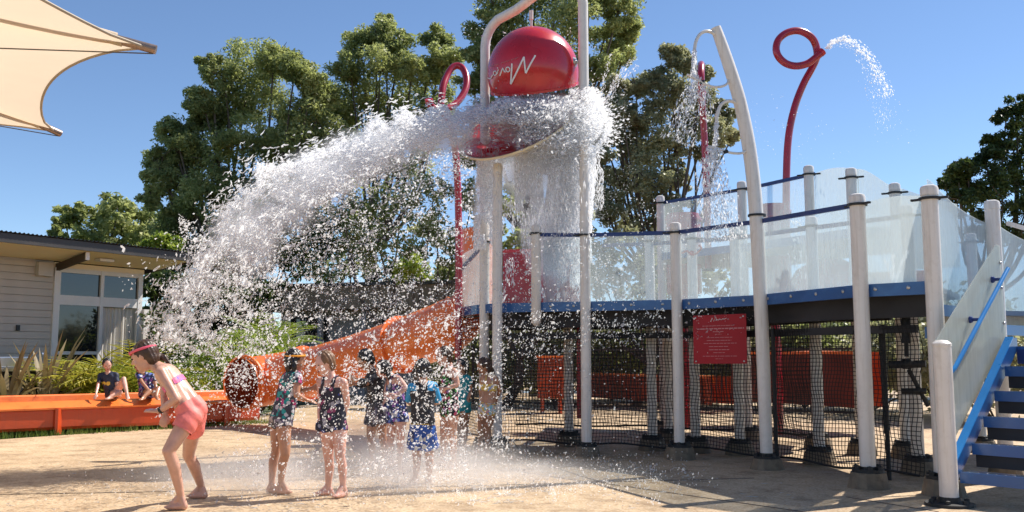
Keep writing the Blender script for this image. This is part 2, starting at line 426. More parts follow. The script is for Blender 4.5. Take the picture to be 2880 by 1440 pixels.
# ---------------------------------------------------------------- object helpers
COL = sc.collection
_cnt = {}
def tag(o, label=None, cat=None, group=None, kind=None):
    if label: o['label'] = label
    if cat: o['category'] = cat
    if group: o['group'] = group
    if kind: o['kind'] = kind
    return o
def link(name, me, mat, parent=None, smooth=True, **kw):
    """link a mesh whose vertices are world coordinates; gives it an origin of its own"""
    n = len(me.vertices)
    co = np.empty(n * 3, dtype=np.float32)
    me.vertices.foreach_get('co', co)
    co = co.reshape(-1, 3)
    if n:
        lo, hi = co.min(0), co.max(0)
        org = np.array([(lo[0] + hi[0]) / 2, (lo[1] + hi[1]) / 2, lo[2] if parent is None else (lo[2] + hi[2]) / 2], dtype=np.float32)
    else:
        org = np.zeros(3, dtype=np.float32)
    co = co - org
    me.vertices.foreach_set('co', co.ravel())
    me.update()
    if mat is not None and not me.materials:
        me.materials.append(mat)
    if smooth:
        me.polygons.foreach_set('use_smooth', np.ones(len(me.polygons), dtype=bool))
    o = bpy.data.objects.new(name, me)
    COL.objects.link(o)
    pl = Vector((0, 0, 0))
    q = parent
    while q is not None:
        pl = pl + q.location
        q = q.parent
    o.location = Vector([float(v) for v in org]) - pl
    if parent is not None:
        o.parent = parent
    tag(o, **kw)
    return o
def empty(name, loc, **kw):
    o = bpy.data.objects.new(name, None)
    o.empty_display_size = 0.2
    COL.objects.link(o)
    o.location = loc
    tag(o, **kw)
    return o
def frame_of(d):
    d = d.normalized()
    a = Vector((0, 0, 1)) if abs(d.z) < 0.9 else Vector((1, 0, 0))
    u = d.cross(a).normalized()
    v = u.cross(d).normalized()
    return u, v
class MB:
    def __init__(s):
        s.v = []; s.f = []
    def add(s, vs, fs):
        k = len(s.v)
        s.v.extend([tuple(p) for p in vs])
        s.f.extend([tuple(i + k for i in f) for f in fs])
        return s
    def box(s, c, size, rot=None, ax=None):
        hx, hy, hz = size[0] / 2, size[1] / 2, size[2] / 2
        c = Vector(c)
        ps = [Vector((x, y, z)) for z in (-hz, hz) for y in (-hy, hy) for x in (-hx, hx)]
        if ax:
            X, Y, Z = ax
            ps = [c + X * p.x + Y * p.y + Z * p.z for p in ps]
        else:
            if rot: 
                q = Matrix.Rotation(rot, 3, 'Z')
                ps = [q @ p for p in ps]
            ps = [c + p for p in ps]
        return s.add(ps, [(0, 2, 3, 1), (4, 5, 7, 6), (0, 1, 5, 4), (2, 6, 7, 3), (0, 4, 6, 2), (1, 3, 7, 5)])
    def beam(s, a, b, w, h, up=Vector((0, 0, 1))):
        a, b = Vector(a), Vector(b)
        d = (b - a)
        L = d.length
        Z = d.normalized()
        X = Z.cross(up)
        if X.length < 1e-4: X = Vector((1, 0, 0))
        X.normalize()
        Y = X.cross(Z).normalized() * -1
        return s.box((a + b) / 2, (w, h, L), ax=(X, Y, Z))
    def tube(s, pts, r, seg=12, cap=True, closed=False):
        pts = [Vector(p) for p in pts]
        n = len(pts)
        rs = r if isinstance(r, (list, tuple)) else [r] * n
        d0 = (pts[1] - pts[0]).normalized()
        u, v = frame_of(d0)
        rings = []
        prev = d0
        base = len(s.v)
        for i, p in enumerate(pts):
            if i == 0: d = pts[1] - pts[0]
            elif i == n - 1: d = pts[-1] - pts[-2]
            else: d = (pts[i + 1] - p).normalized() + (p - pts[i - 1]).normalized()
            d = d.normalized()
            q = prev.rotation_difference(d)
            u = q @ u; v = q @ v
            prev = d
            for k in range(seg):
                a = 2 * math.pi * k / seg
                s.v.append(tuple(p + (u * math.cos(a) + v * math.sin(a)) * rs[i]))
        for i in range(n - 1):
            for k in range(seg):
                a = base + i * seg + k; b = base + i * seg + (k + 1) % seg
                s.f.append((a, b, b + seg, a + seg))
        if cap:
            s.f.append(tuple(base + k for k in reversed(range(seg))))
            s.f.append(tuple(base + (n - 1) * seg + k for k in range(seg)))
        return s
    def lathe(s, o, prof, seg=24, axis=Vector((0, 0, 1)), cap=True):
        """prof = [(radius, height)]"""
        axis = axis.normalized()
        u, v = frame_of(axis)
        base = len(s.v)
        o = Vector(o)
        for r, h in prof:
            for k in range(seg):
                a = 2 * math.pi * k / seg
                s.v.append(tuple(o + axis * h + (u * math.cos(a) + v * math.sin(a)) * r))
        n = len(prof)
        for i in range(n - 1):
            for k in range(seg):
                a = base + i * seg + k; b = base + i * seg + (k + 1) % seg
                s.f.append((a, b, b + seg, a + seg))
        if cap:
            if prof[0][0] > 1e-4: s.f.append(tuple(base + k for k in reversed(range(seg))))
            if prof[-1][0] > 1e-4: s.f.append(tuple(base + (n - 1) * seg + k for k in range(seg)))
        return s
    def ball(s, c, r, seg=10, rings=6, ax=None):
        c = Vector(c)
        rx, ry, rz = r if isinstance(r, (tuple, list)) else (r, r, r)
        X, Y, Z = ax if ax else (Vector((1, 0, 0)), Vector((0, 1, 0)), Vector((0, 0, 1)))
        vs = [c - Z * rz]
        for i in range(1, rings):
            t = math.pi * i / rings
            for k in range(seg):
                a = 2 * math.pi * k / seg
                vs.append(c + X * (rx * math.sin(t) * math.cos(a)) + Y * (ry * math.sin(t) * math.sin(a)) - Z * (rz * math.cos(t)))
        vs.append(c + Z * rz)
        fs = [(0, 1 + (k + 1) % seg, 1 + k) for k in range(seg)]
        for i in range(rings - 2):
            for k in range(seg):
                a = 1 + i * seg + k; b = 1 + i * seg + (k + 1) % seg
                fs.append((a, b, b + seg, a + seg))
        top = len(vs) - 1
        q = 1 + (rings - 2) * seg
        fs += [(q + k, q + (k + 1) % seg, top) for k in range(seg)]
        return s.add(vs, fs)
    def quad(s, a, b, c, d):
        return s.add([a, b, c, d], [(0, 1, 2, 3)])
    def mesh(s, name='mesh'):
        me = bpy.data.meshes.new(name)
        me.from_pydata(s.v, [], s.f)
        return me
    def build(s, name, mat, parent=None, smooth=False, bevel=0, **kw):
        me = s.mesh(name)
        if bevel:
            bm = bmesh.new(); bm.from_mesh(me)
            bmesh.ops.bevel(bm, geom=bm.edges[:], offset=bevel, segments=2, affect='EDGES', profile=0.7)
            bm.to_mesh(me); bm.free()
        o = link(name, me, mat, parent, smooth, **kw)
        if smooth and not bevel:
            try: me.set_sharp_from_angle(angle=R(40))
            except Exception: pass
        return o
def np_mesh(name, V, F):
    """V (n,3) float, F (m,k) int with constant k"""
    me = bpy.data.meshes.new(name)
    V = np.ascontiguousarray(V, dtype=np.float32); F = np.ascontiguousarray(F, dtype=np.int32)
    me.vertices.add(len(V)); me.vertices.foreach_set('co', V.ravel())
    k = F.shape[1]
    me.loops.add(F.size); me.loops.foreach_set('vertex_index', F.ravel())
    me.polygons.add(len(F))
    me.polygons.foreach_set('loop_start', np.arange(0, F.size, k, dtype=np.int32))
    me.polygons.foreach_set('loop_total', np.full(len(F), k, dtype=np.int32))
    me.update(calc_edges=True)
    return me
def bez(pts, n=8):
    """smooth path (Catmull-Rom) through points"""
    pts = [Vector(p) for p in pts]
    q = [pts[0] * 2 - pts[1]] + pts + [pts[-1] * 2 - pts[-2]]
    out = []
    for i in range(1, len(q) - 2):
        a, b, c, d = q[i - 1], q[i], q[i + 1], q[i + 2]
        for k in range(n):
            t = k / n
            out.append(0.5 * ((2 * b) + (c - a) * t + (2 * a - 5 * b + 4 * c - d) * t * t + (3 * b - a - 3 * c + d) * t ** 3))
    out.append(pts[-1])
    return out
# ================================================================ THE SETTING
UP = Vector((0, 0, 1))
def sheet(name, pts, z, mat, kind='structure', thick=0.0, **kw):
    mb = MB()
    n = len(pts)
    top = [(p[0], p[1], z) for p in pts]
    if thick:
        bot = [(p[0], p[1], z - thick) for p in pts]
        mb.add(top + bot, [tuple(range(n)), tuple(range(2 * n - 1, n - 1, -1))] + [(i, i + n, (i + 1) % n + n, (i + 1) % n) for i in range(n)])
    else:
        mb.add(top, [tuple(range(n))])
    return mb.build(name, mat, kind=kind, **kw)
gpts = [(-600, -200), (600, -200), (600, 900), (-600, 900)]
ground = sheet('ground', gpts, -0.03, M['lawn'])
pv = [(-14, -6), (16, -6), (24, 48), G(1470, 1077), G(1400, 1098), G(1000, 1106), G(770, 1158), G(560, 1197), G(0, 1236), G(-500, 1262)]
pavement = sheet('pavement', [(p[0], p[1]) for p in pv], 0.0, M['pave'], thick=0.12)
# saw-cut joints in the paving
def joint(a, b, wd=0.012):
    a = G(*a); b = G(*b)
    mb = MB()
    mb.beam(a + UP * 0.001, b + UP * 0.001, wd, 0.006)
    mb.build('control_joint', M['joint'], pavement)
joint((560, 1212), (1440, 1238)); joint((1130, 1372), (2120, 1345), 0.016); joint((1700, 1360), (2260, 1440), 0.016)
joint((1480, 1290), (1700, 1360), 0.016); joint((-60, 1392), (1130, 1372), 0.014); joint((1560, 1120), (2560, 1180), 0.014)
joint((1490, 1110), (1480, 1290), 0.012); joint((2380, 1398), (2640, 1440), 0.012); joint((1440, 1238), (1480, 1290), 0.014)

# ---------------------------------------------------------------- house at the left
house = None
def build_house():
    K = 1.14
    O = XZ(388, 18.6 * K, 0); O.z = 0
    zf = lambda z: 1.28 + (z - 1.28) * K if z > 0.3 else z
    a = Vector((-0.539, -0.842, 0)); nn = Vector((-0.842, 0.539, 0))
    def L(s, o, z): return O + a * (s * K) + nn * (o * K) + UP * zf(z)
    root = empty('poolside_house', O, label='low pale house with a deep overhanging skillion roof behind the orange trough', cat='house')
    ax = (a, nn, UP)
    def bx(s0, s1, o0, o1, z0, z1, mb=None):
        mb = mb or MB()
        c = L((s0 + s1) / 2, (o0 + o1) / 2, 0); c.z = (zf(z0) + zf(z1)) / 2
        return mb.box(c, (abs(s1 - s0) * K, abs(o1 - o0) * K, zf(z1) - zf(z0)), ax=ax)
    # wall core and boards
    W0 = 1.90
    bx(W0, 9.0, 0.02, 0.2, 0, 3.02).build('wall', M['siding'], root)
    bx(-0.02, 0.04, 0.10, 5.0, 0, 2.95).build('side_wall', M['siding'], root)
    z = 0.15; k = 0
    while z < 2.96:
        h = min(0.128, 2.98 - z)
        bx(W0 + 0.0, 9.0, -0.005 - 0.004 * (k % 2), 0.018, z + 0.004, z + h - 0.004).build('siding_board', M['siding'], root)
        z += 0.13; k += 1
    # room behind the glass
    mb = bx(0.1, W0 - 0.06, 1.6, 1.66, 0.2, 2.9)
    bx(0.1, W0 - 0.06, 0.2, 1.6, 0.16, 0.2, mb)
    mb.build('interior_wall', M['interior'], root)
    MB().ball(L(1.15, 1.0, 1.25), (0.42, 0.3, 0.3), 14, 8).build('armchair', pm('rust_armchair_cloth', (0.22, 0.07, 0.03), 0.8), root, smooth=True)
    mid = 0.93
    fr = MB()
    for s0, s1 in ((W0 - 0.12, W0), (mid - 0.035, mid + 0.035), (0.04, 0.14)):
        bx(s0, s1, -0.045, 0.06, 0.12, 2.90, fr)
    for z0, z1 in ((2.82, 2.9), (2.22, 2.40), (0.12, 0.22)):
        bx(0.14, mid - 0.035, -0.035, 0.05, z0, z1, fr); bx(mid + 0.035, W0 - 0.12, -0.035, 0.05, z0, z1, fr)
    bx(mid + 0.035, W0 - 0.12, -0.03, 0.045, 1.30, 1.36, fr)
    f = fr.build('window_frame', M['frame'], root)
    for s0, s1, z0, z1 in ((0.14, mid - 0.035, 2.40, 2.82), (mid + 0.035, W0 - 0.12, 2.40, 2.82), (mid + 0.035, W0 - 0.12, 1.36, 2.22), (mid + 0.035, W0 - 0.12, 0.22, 1.30)):
        bx(s0, s1, 0.0, 0.01, z0, z1).build('pane', M['winglass'], f)
    # curtain with folds in the right sash (drawn close behind the glass line, glass open)
    cb = MB()
    N = 46
    vs = []
    for i in range(N + 1):
        s = 0.15 + (mid - 0.2) * i / N
        o = 0.05 + 0.022 * math.sin(i * 1.15) + 0.01 * math.sin(i * 2.7)
        vs += [L(s, o, 0.25), L(s, o, 2.21)]
    cb.add(vs, [(2 * i, 2 * i + 2, 2 * i + 3, 2 * i + 1) for i in range(N)])
    cb.build('curtain', M['curtain'], root, smooth=True)
    bx(-0.10, 0.04, -0.12, 0.09, 0.0, 2.2).build('lit_wall_end', M['white'], root)  # white box standing in for the sunlit end of the wall
    bx(0.0, W0, -0.01, 0.1, 2.90, 3.0).build('head_panel', M['soffit'], root)
    # roof: skillion rising towards the eave
    E = XZ(545, 18.3 * K, zf(3.14)); s_end = (E - O).dot(a) / K; o_e = (E - O).dot(nn) / K
    zs = lambda o: 3.02 + (0.14) * (o / o_e) if o < 0 else 3.02 - 0.10 * o
    def slab(s0, s1, o0, o1, t0, t1):
        mb = MB()
        vs = []
        for s in (s0, s1):
            for o in (o0, o1):
                vs += [L(s, o, zs(o) + t0), L(s, o, zs(o) + t1)]
        mb.add(vs, [(0, 1, 3, 2), (4, 6, 7, 5), (0, 4, 5, 1), (2, 3, 7, 6), (0, 2, 6, 4), (1, 5, 7, 3)])
        return mb
    slab(s_end + 0.03, 9.5, o_e + 0.03, 0.0, 0.0, 0.05).build('soffit', M['soffit'], root)
    roof = MB()
    n = int((9.8 - s_end) / 0.025)
    vs = []
    for i in range(n + 1):
        s = s_end - 0.05 + i * 0.025
        b = 0.014 * math.cos(i * math.pi / 1.5)
        for o in (o_e - 0.05, 0.0, 5.0):
            vs.append(L(s, o, zs(o) + 0.15 + b))
    fs = []
    for i in range(n):
        for q in range(2):
            fs.append((3 * i + q, 3 * i + q + 1, 3 * i + 4 + q, 3 * i + 3 + q))
    roof.add(vs, fs)
    rf = roof.build('roof', M['roofmetal'], root, smooth=False)
    slab(s_end, 9.5, o_e, o_e + 0.028, -0.02, 0.135).build('fascia', M['roofmetal'], root)
    slab(s_end, s_end + 0.028, o_e + 0.03, 4.9, -0.04, 0.13).build('fascia', M['roofmetal'], root)
    # beam under the soffit with a pale end cap
    B0 = L(W0 - 0.05, 0.0, 2.90); B1 = L(W0 - 0.05, o_e + 0.16, zs(o_e + 0.16) - 0.08)
    bm_ = MB().beam(B0, B1, 0.07, 0.15).build('soffit_beam', M['beamdark'], root)
    MB().beam(B1, B1 - nn * 0.03, 0.08, 0.16).build('beam_cap', M['white'], bm_)
    cl = P(266, 723, 17.3)
    s, o = (cl - O).dot(a), (cl - O).dot(nn)
    MB().box(L(1.25, -0.55, zs(-0.55) - 0.035), (0.34, 0.2, 0.06), ax=ax).build('soffit_light', M['frame'], root, bevel=0.012)
    bx(W0 + 0.08, W0 + 0.36, -0.12, -0.015, 2.72, 2.97).build('meter_box', M['siding'], root)
    bx(W0 + 0.60, W0 + 0.66, -0.05, -0.015, 1.72, 1.82).build('wall_tap', M['blacksteel'], root)
build_house()

# barbecue by the house wall
def barbecue():
    c = XZ(20, 17.5, 0); c.z = 0
    t = empty('barbecue', c, label='stainless barbecue bench with a dark lower shelf against the house wall', cat='barbecue')
    a = Vector((0.539, 0.842, 0)); n = Vector((-0.842, 0.539, 0))
    ax = (a, n, UP)
    MB().box(c + UP * 1.02 + n * 0.1, (1.5, 0.6, 0.06), ax=ax).build('bench_top', M['steel'], t)
    MB().box(c + UP * 0.5 + n * 0.1, (1.4, 0.5, 0.98), ax=ax).build('cabinet', M['interior'], t)
    MB().box(c + UP * 1.16 + n * 0.25, (0.9, 0.3, 0.2), ax=ax).build('splash_back', M['steel'], t, bevel=0.02)
    MB().tube([c + UP * 1.12 - n * 0.12 + a * 0.5, c + UP * 1.3 - n * 0.12 + a * 0.5, c + UP * 1.32 - n * 0.2 + a * 0.5], 0.02).build('tap', M['steel'], t, smooth=True)
barbecue()

# ---------------------------------------------------------------- brown roofed building behind the splash
def pavilion():
    A = XZ(785, 31, 0); B = XZ(1345, 29, 0); A.z = B.z = 0
    d = (B - A); Ln = d.length; a = d.normalized(); n = Vector((-a.y, a.x, 0))
    t = empty('low_pavilion', A, label='low grey building with a deep brown roof band behind the falling water', cat='building')
    ax = (a, n, UP)
    def bx(s0, s1, o0, o1, z0, z1, mb=None):
        mb = mb or MB()
        return mb.box(A + a * (s0 + s1) / 2 + n * (o0 + o1) / 2 + UP * (z0 + z1) / 2, (s1 - s0, o1 - o0, z1 - z0), ax=ax)
    bx(0, Ln, 0, 5, 0, 3.0).build('wall', M['greywall'], t)
    bx(-0.6, Ln + 0.3, -1.2, 5.5, 2.75, 3.45).build('fascia', M['brown'], t)
    bx(-0.7, Ln + 0.4, -1.3, 5.6, 3.453, 3.56).build('roof', M['roofmetal'], t)
    for s0, s1, z0, z1 in ((0.25, 1.75, 1.75, 2.55), (0.25, 0.95, 0.35, 1.6), (1.05, 1.75, 0.35, 1.6), (3.7, 4.9, 1.5, 2.5), (5.1, 6.0, 0.2, 2.4)):
        f = bx(s0, s1, -0.05, -0.003, z0, z1).build('window_frame', M['roofmetal'], t)
        bx(s0 + 0.06, s1 - 0.06, -0.065, -0.053, z0 + 0.06, z1 - 0.06).build('pane', M['winglass'], f)
    for s in (0.0, 1.85, 3.4, 5.0):
        bx(s, s + 0.14, -0.9, -0.76, 0, 2.75).build('column', M['greywall'], t)
pavilion()

# ---------------------------------------------------------------- black pool fence at the back
def pool_fence():
    pts = [XZ(1330, 25, 0), XZ(1560, 22.5, 0), XZ(1900, 21, 0), XZ(2450, 19, 0)]
    for p in pts: p.z = 0
    t = empty('pool_fence', pts[0], label='black vertical-bar pool fence standing beyond the play deck', cat='fence')
    bars = MB()
    for p, q in zip(pts[:-1], pts[1:]):
        for z in (0.12, 1.42):
            MB().beam(p + UP * z, q + UP * z, 0.03, 0.045).build('fence_rail', M['blacksteel'], t)
        L = (q - p).length; n = int(L / 0.11)
        for i in range(n):
            c = p.lerp(q, (i + 0.5) / n)
            bars.box(c + UP * 0.78, (0.018, 0.018, 1.4))
        MB().box(p + UP * 0.78, (0.06, 0.06, 1.56)).build('fence_post', M['blacksteel'], t)
    bars.build('fence_bars', M['blacksteel'], t, kind='stuff')
pool_fence()
def timber_fence():
    p, q = XZ(985, 31.5, 0), XZ(1340, 31.0, 0); p.z = q.z = 0
    t = empty('timber_rail_fence', p, label='low timber rail fence at the far edge of the paving behind the children', cat='fence')
    for i in range(9):
        c = p.lerp(q, i / 8)
        MB().box(c + UP * 0.42, (0.09, 0.09, 0.86)).build('fence_post', M['timber'], t)
    for z in (0.35, 0.75):
        MB().beam(p + UP * z + Vector((0, -0.07, 0)), q + UP * z + Vector((0, -0.07, 0)), 0.035, 0.10).build('fence_rail', M['timber'], t)
timber_fence()

# ================================================================ WATER SLIDES
def sweep(name, sts, prof, mat, parent, **kw):
    """sweep a profile [(offset, z)] along ground stations"""
    n = len(sts); mb = MB(); vs = []
    for i, p in enumerate(sts):
        d = (sts[min(i + 1, n - 1)] - sts[max(i - 1, 0)]).normalized()
        nn = Vector((-d.y, d.x, 0))
        for o, z in prof:
            vs.append(Vector((p.x, p.y, 0)) + nn * o + UP * z)
    k = len(prof)
    fs = [(i * k + j, (i + 1) * k + j, (i + 1) * k + j + 1, i * k + j + 1) for i in range(n - 1) for j in range(k - 1)]
    mb.add(vs, fs)
    return mb.build(name, mat, parent, **kw)
def run_out():
    sts = [XZ(px, d, 0.1) for px, d in ((-420, 13.4), (-60, 14.55), (0, 14.8), (230, 15.6), (449, 16.4), (600, 17.1), (730, 17.75))]
    for p in sts: p.z = 0
    sts = bez(sts, 4)
    t = empty('slide_run_out', sts[0], label='long low orange slide run-out trough running left from the tube mouth', cat='water slide')
    sweep('outer_side', sts, [(0.03, 0.07), (0.0, 0.12), (0.0, 0.385), (-0.03, 0.40)], M['trough'], t)
    sweep('front_lip', sts, [(-0.03, 0.401), (-0.035, 0.43), (0.27, 0.53), (0.30, 0.52)], M['orange'], t)
    sweep('channel', sts, [(0.30, 0.52), (0.36, 0.38), (0.5, 0.33), (0.72, 0.33), (0.86, 0.40), (0.90, 0.585)], M['orange'], t)
    sweep('rear_lip', sts, [(0.90, 0.587), (0.92, 0.61), (1.04, 0.61), (1.05, 0.58)], M['orange'], t)
    sweep('rear_side', sts, [(1.05, 0.578), (1.06, 0.08)], M['trough'], t)
    sweep('water', sts, [(0.40, 0.362), (0.82, 0.362)], M['winglass'], t)
    for px, d in ((-330, 13.7), (166, 15.37), (640, 17.3)):
        c = XZ(px, d, 0.1); c.z = 0
        MB().box(c + Vector((0.0, -0.02, 0.21)), (0.05, 0.16, 0.42)).build('support_fin', M['trough'], t)
    return t
run_out()
def flume(name, label, ctr, rad, cut=None, joints=(), thick=0.02, seg=28, group=None):
    """tube slide swept along a path of centres; open-topped where cut is given (angle share removed)"""
    ctr2 = bez(ctr, 5); n = len(ctr2)
    rr = np.interp(np.linspace(0, 1, n), np.linspace(0, 1, len(rad)), rad)
    t = empty(name, (ctr2[0].x, ctr2[0].y, 0), label=label, cat='water slide')
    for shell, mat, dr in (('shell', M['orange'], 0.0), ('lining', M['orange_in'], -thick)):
        mb = MB(); vs = []
        for i, p in enumerate(ctr2):
            d = (ctr2[min(i + 1, n - 1)] - ctr2[max(i - 1, 0)]).normalized()
            h = d.cross(UP).normalized(); v = h.cross(d).normalized()
            op = cut(i / (n - 1)) if cut else 0.0
            for k in range(seg + 1):
                a = math.pi / 2 + op + (2 * math.pi - 2 * op) * k / seg
                vs.append(p + (h * math.cos(a) + v * math.sin(a)) * (rr[i] + dr))
        fs = [(i * (seg + 1) + k, i * (seg + 1) + k + 1, (i + 1) * (seg + 1) + k + 1, (i + 1) * (seg + 1) + k) for i in range(n - 1) for k in range(seg)]
        mb.add(vs, fs)
        mb.build(shell, mat, t, smooth=True)
    for f in joints:
        i = min(n - 2, int(f * (n - 1)))
        p = ctr2[i]; d = (ctr2[i + 1] - p).normalized()
        op = cut(i / (n - 1)) if cut else 0.0
        h = d.cross(UP).normalized(); v = h.cross(d).normalized()
        vs = []; m = 36
        for k in range(m + 1):
            a = math.pi / 2 + op + (2 * math.pi - 2 * op) * k / m
            e = h * math.cos(a) + v * math.sin(a)
            r0, r1 = rr[i] - 0.001, rr[i] + 0.055
            vs += [p + e * r0 - d * 0.02, p + e * r1 - d * 0.02, p + e * r1 + d * 0.02, p + e * r0 + d * 0.02]
        fs = []
        for k in range(m):
            for q in range(4):
                fs.append((4 * k + q, 4 * k + 4 + q, 4 * k + 4 + (q + 1) % 4, 4 * k + (q + 1) % 4))
        MB().add(vs, fs).build('flange', M['orange'], t, smooth=False)
    return t
flume('tube_slide', 'orange tube slide descending left from the deck to its open round mouth',
      [P(678, 1078, 16.9), P(718, 1074, 17.15), P(780, 1064, 17.25), P(880, 1046, 16.8), P(1000, 1010, 16.0), P(1110, 975, 15.4), P(1200, 945, 14.9), P(1270, 912, 14.6), P(1322, 862, 14.5), P(1340, 770, 14.5), P(1342, 650, 14.6)],
      [0.45, 0.47, 0.47, 0.45, 0.42, 0.42, 0.44, 0.42, 0.33, 0.25, 0.24], joints=(0.02, 0.28, 0.52, 0.78))
def leg(t, c, zt, r=0.07, mat='white'):
    MB().tube([(c.x, c.y, 0), (c.x, c.y, zt)], r).build('leg', M[mat], t, smooth=True)
# rear slides and pools seen under the deck
def rear_wall(name, label, sts, z0, z1, mat, lip=0.12):
    sts = bez(sts, 5)
    t = empty(name, (sts[0].x, sts[0].y, 0), label=label, cat='water slide')
    sweep('side', sts, [(0.02, z0), (0, z1)], mat, t)
    sweep('lip', sts, [(-0.02, z1 + 0.002), (-0.02, z1 + 0.05), (lip, z1 + 0.06), (lip + 0.02, z1 - 0.1)], M['orange'], t)
    sweep('rear_side', sts, [(0.7, z1 + 0.04), (0.72, z0)], M['orange_in'], t)
    return t
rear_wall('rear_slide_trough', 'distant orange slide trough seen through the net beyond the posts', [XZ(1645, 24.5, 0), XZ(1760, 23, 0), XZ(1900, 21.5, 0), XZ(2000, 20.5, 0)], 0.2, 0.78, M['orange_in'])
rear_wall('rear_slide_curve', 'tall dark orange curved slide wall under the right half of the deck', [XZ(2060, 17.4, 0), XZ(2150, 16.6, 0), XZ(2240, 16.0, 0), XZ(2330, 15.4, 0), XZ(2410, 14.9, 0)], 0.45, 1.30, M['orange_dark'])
def orange_crate():
    c = XZ(1550, 21.0, 0); c.z = 0
    t = empty('slide_end_box', c, label='square orange slide end box standing beyond the net left of the tall post', cat='slide box')
    MB().box(c + UP * 0.78, (0.62, 0.5, 0.9)).build('body', M['orange_in'], t, bevel=0.03)
    MB().box(c + UP * 1.26, (0.68, 0.56, 0.06)).build('rim', M['orange'], t, bevel=0.01)
    MB().box(c + UP * 0.16 + Vector((-0.2, 0, 0)), (0.08, 0.4, 0.33)).build('leg', M['trough'], t)
    MB().box(c + UP * 0.16 + Vector((0.2, 0, 0)), (0.08, 0.4, 0.33)).build('leg', M['trough'], t)
orange_crate()

# ================================================================ THE RAISED PLAY DECK
DZ = 1.98
plat = empty('play_platform', XZ(1900, 12.5, 0) * 1.0, label='raised blue-edged water play platform with white posts and frosted guard panels', cat='play structure')
plat.location.z = 0
LD = Vector((0, 0, 0))
def post(px, d, top, parent, r=0.068, base=True, foot=0.15, ring=None, rdir=Vector((1, 0, 0)), mat='white', zb=0.165, name='support_post'):
    c = XZ(px, d, 0.2); c.z = 0
    po = MB().lathe((c.x, c.y, 0), [(r, zb), (r, top - 0.10), (r * 1.07, top - 0.098), (r * 1.07, top - 0.035), (r * 0.95, top - 0.012), (r * 0.6, top), (0.0, top + 0.002)], 20).build(name, M[mat], parent, smooth=True)
    if base:
        MB().lathe((c.x, c.y, 0), [(0.205, -0.02), (0.195, 0.02), (0.165, foot), (0.0, foot)], 14).build('footing', M['footing'], po)
        fl = MB()
        fl.lathe((c.x, c.y, 0), [(0.15, foot), (0.15, foot + 0.03), (r + 0.012, foot + 0.03), (r + 0.012, foot + 0.055), (r, foot + 0.056)], 16, cap=False)
        for k in range(6):
            a = k * math.pi / 3 + 0.3
            fl.lathe((c.x + 0.118 * math.cos(a), c.y + 0.118 * math.sin(a), 0), [(0.028, foot + 0.02), (0.028, foot + 0.062), (0, foot + 0.07)], 6)
        fl.build('base_flange', M['rubber'], po)
    if ring:
        rd = rdir.normalized(); nn = Vector((-rd.y, rd.x, 0))
        rg = MB().lathe((c.x, c.y, 0), [(r + 0.001, ring - 0.012), (r + 0.022, ring - 0.012), (r + 0.022, ring + 0.012), (r + 0.001, ring + 0.012)], 18, cap=False)
        for sgn in (-1, 1):
            rg.box(Vector((c.x, c.y, ring)) + rd * sgn * (r + 0.055), (0.08, 0.035, 0.02), ax=(rd, nn, UP))
        rg.build('clamp_ring', M['rubber'], po)
    return c, po
F = {}
frontrow = [('a3', 1650, 12.1), ('a4', 1911, 11.7), ('a5', 2156, 10.7), ('a6', 2441, 9.2), ('a7', 2652, 8.72)]
pos = {k: XZ(px, d, 0.2) for k, px, d in frontrow}
def dirof(a, b):
    v = pos[b] - pos[a]; v.z = 0
    return v.normalized()
post(1911, 11.7, 2.97, plat, ring=2.84, rdir=dirof('a3', 'a4'))
post(2441, 9.2, 2.90, plat, r=0.076, ring=2.79, rdir=dirof('a5', 'a6'))
post(2652, 8.72, 2.90, plat, r=0.078, ring=2.77, rdir=dirof('a6', 'a7'))
post(2830, 9.7, 2.92, plat, r=0.074)
# short hanging post clamped to the deck edge
hc = XZ(1508, 12.35, 1.9)
hp = MB().lathe((hc.x, hc.y, 0), [(0.0, 1.66), (0.03, 1.68), (0.064, 1.72), (0.066, 2.93), (0.070, 2.931), (0.070, 3.0), (0.045, 3.03), (0, 3.035)], 20).build('hanging_post', M['white'], plat, smooth=True)
MB().lathe((hc.x, hc.y, 0), [(0.067, 2.90), (0.09, 2.90), (0.09, 2.925), (0.067, 2.925)], 18, cap=False).build('clamp_ring', M['rubber'], hp)
# inner row
for px, d, tp in ((1600, 13.4, 1.9), (1835, 12.8, 2.98), (1957, 12.5, 2.98), (2081, 12.2, 2.98), (2304, 11.2, 2.97), (2582, 10.2, 2.95), (2760, 12.6, 2.95), (1880, 13.9, 1.9)):
    post(px, d, tp, plat, ring=(tp - 0.12) if tp > 2.5 else None, rdir=Vector((0.8, -0.5, 0)), name='inner_post')
# upper deck posts
upper = [(1868, 15.5, 3.98), (2104, 14.2, 3.98), (2300, 13.0, 3.98), (2423, 12.2, 3.78), (2548, 11.9, 3.52), (2350, 12.1, 3.62)]
for px, d, tp in upper[:5]:
    post(px, d, tp, plat, ring=tp - 0.13, rdir=Vector((0.85, -0.5, 0)), name='upper_post')
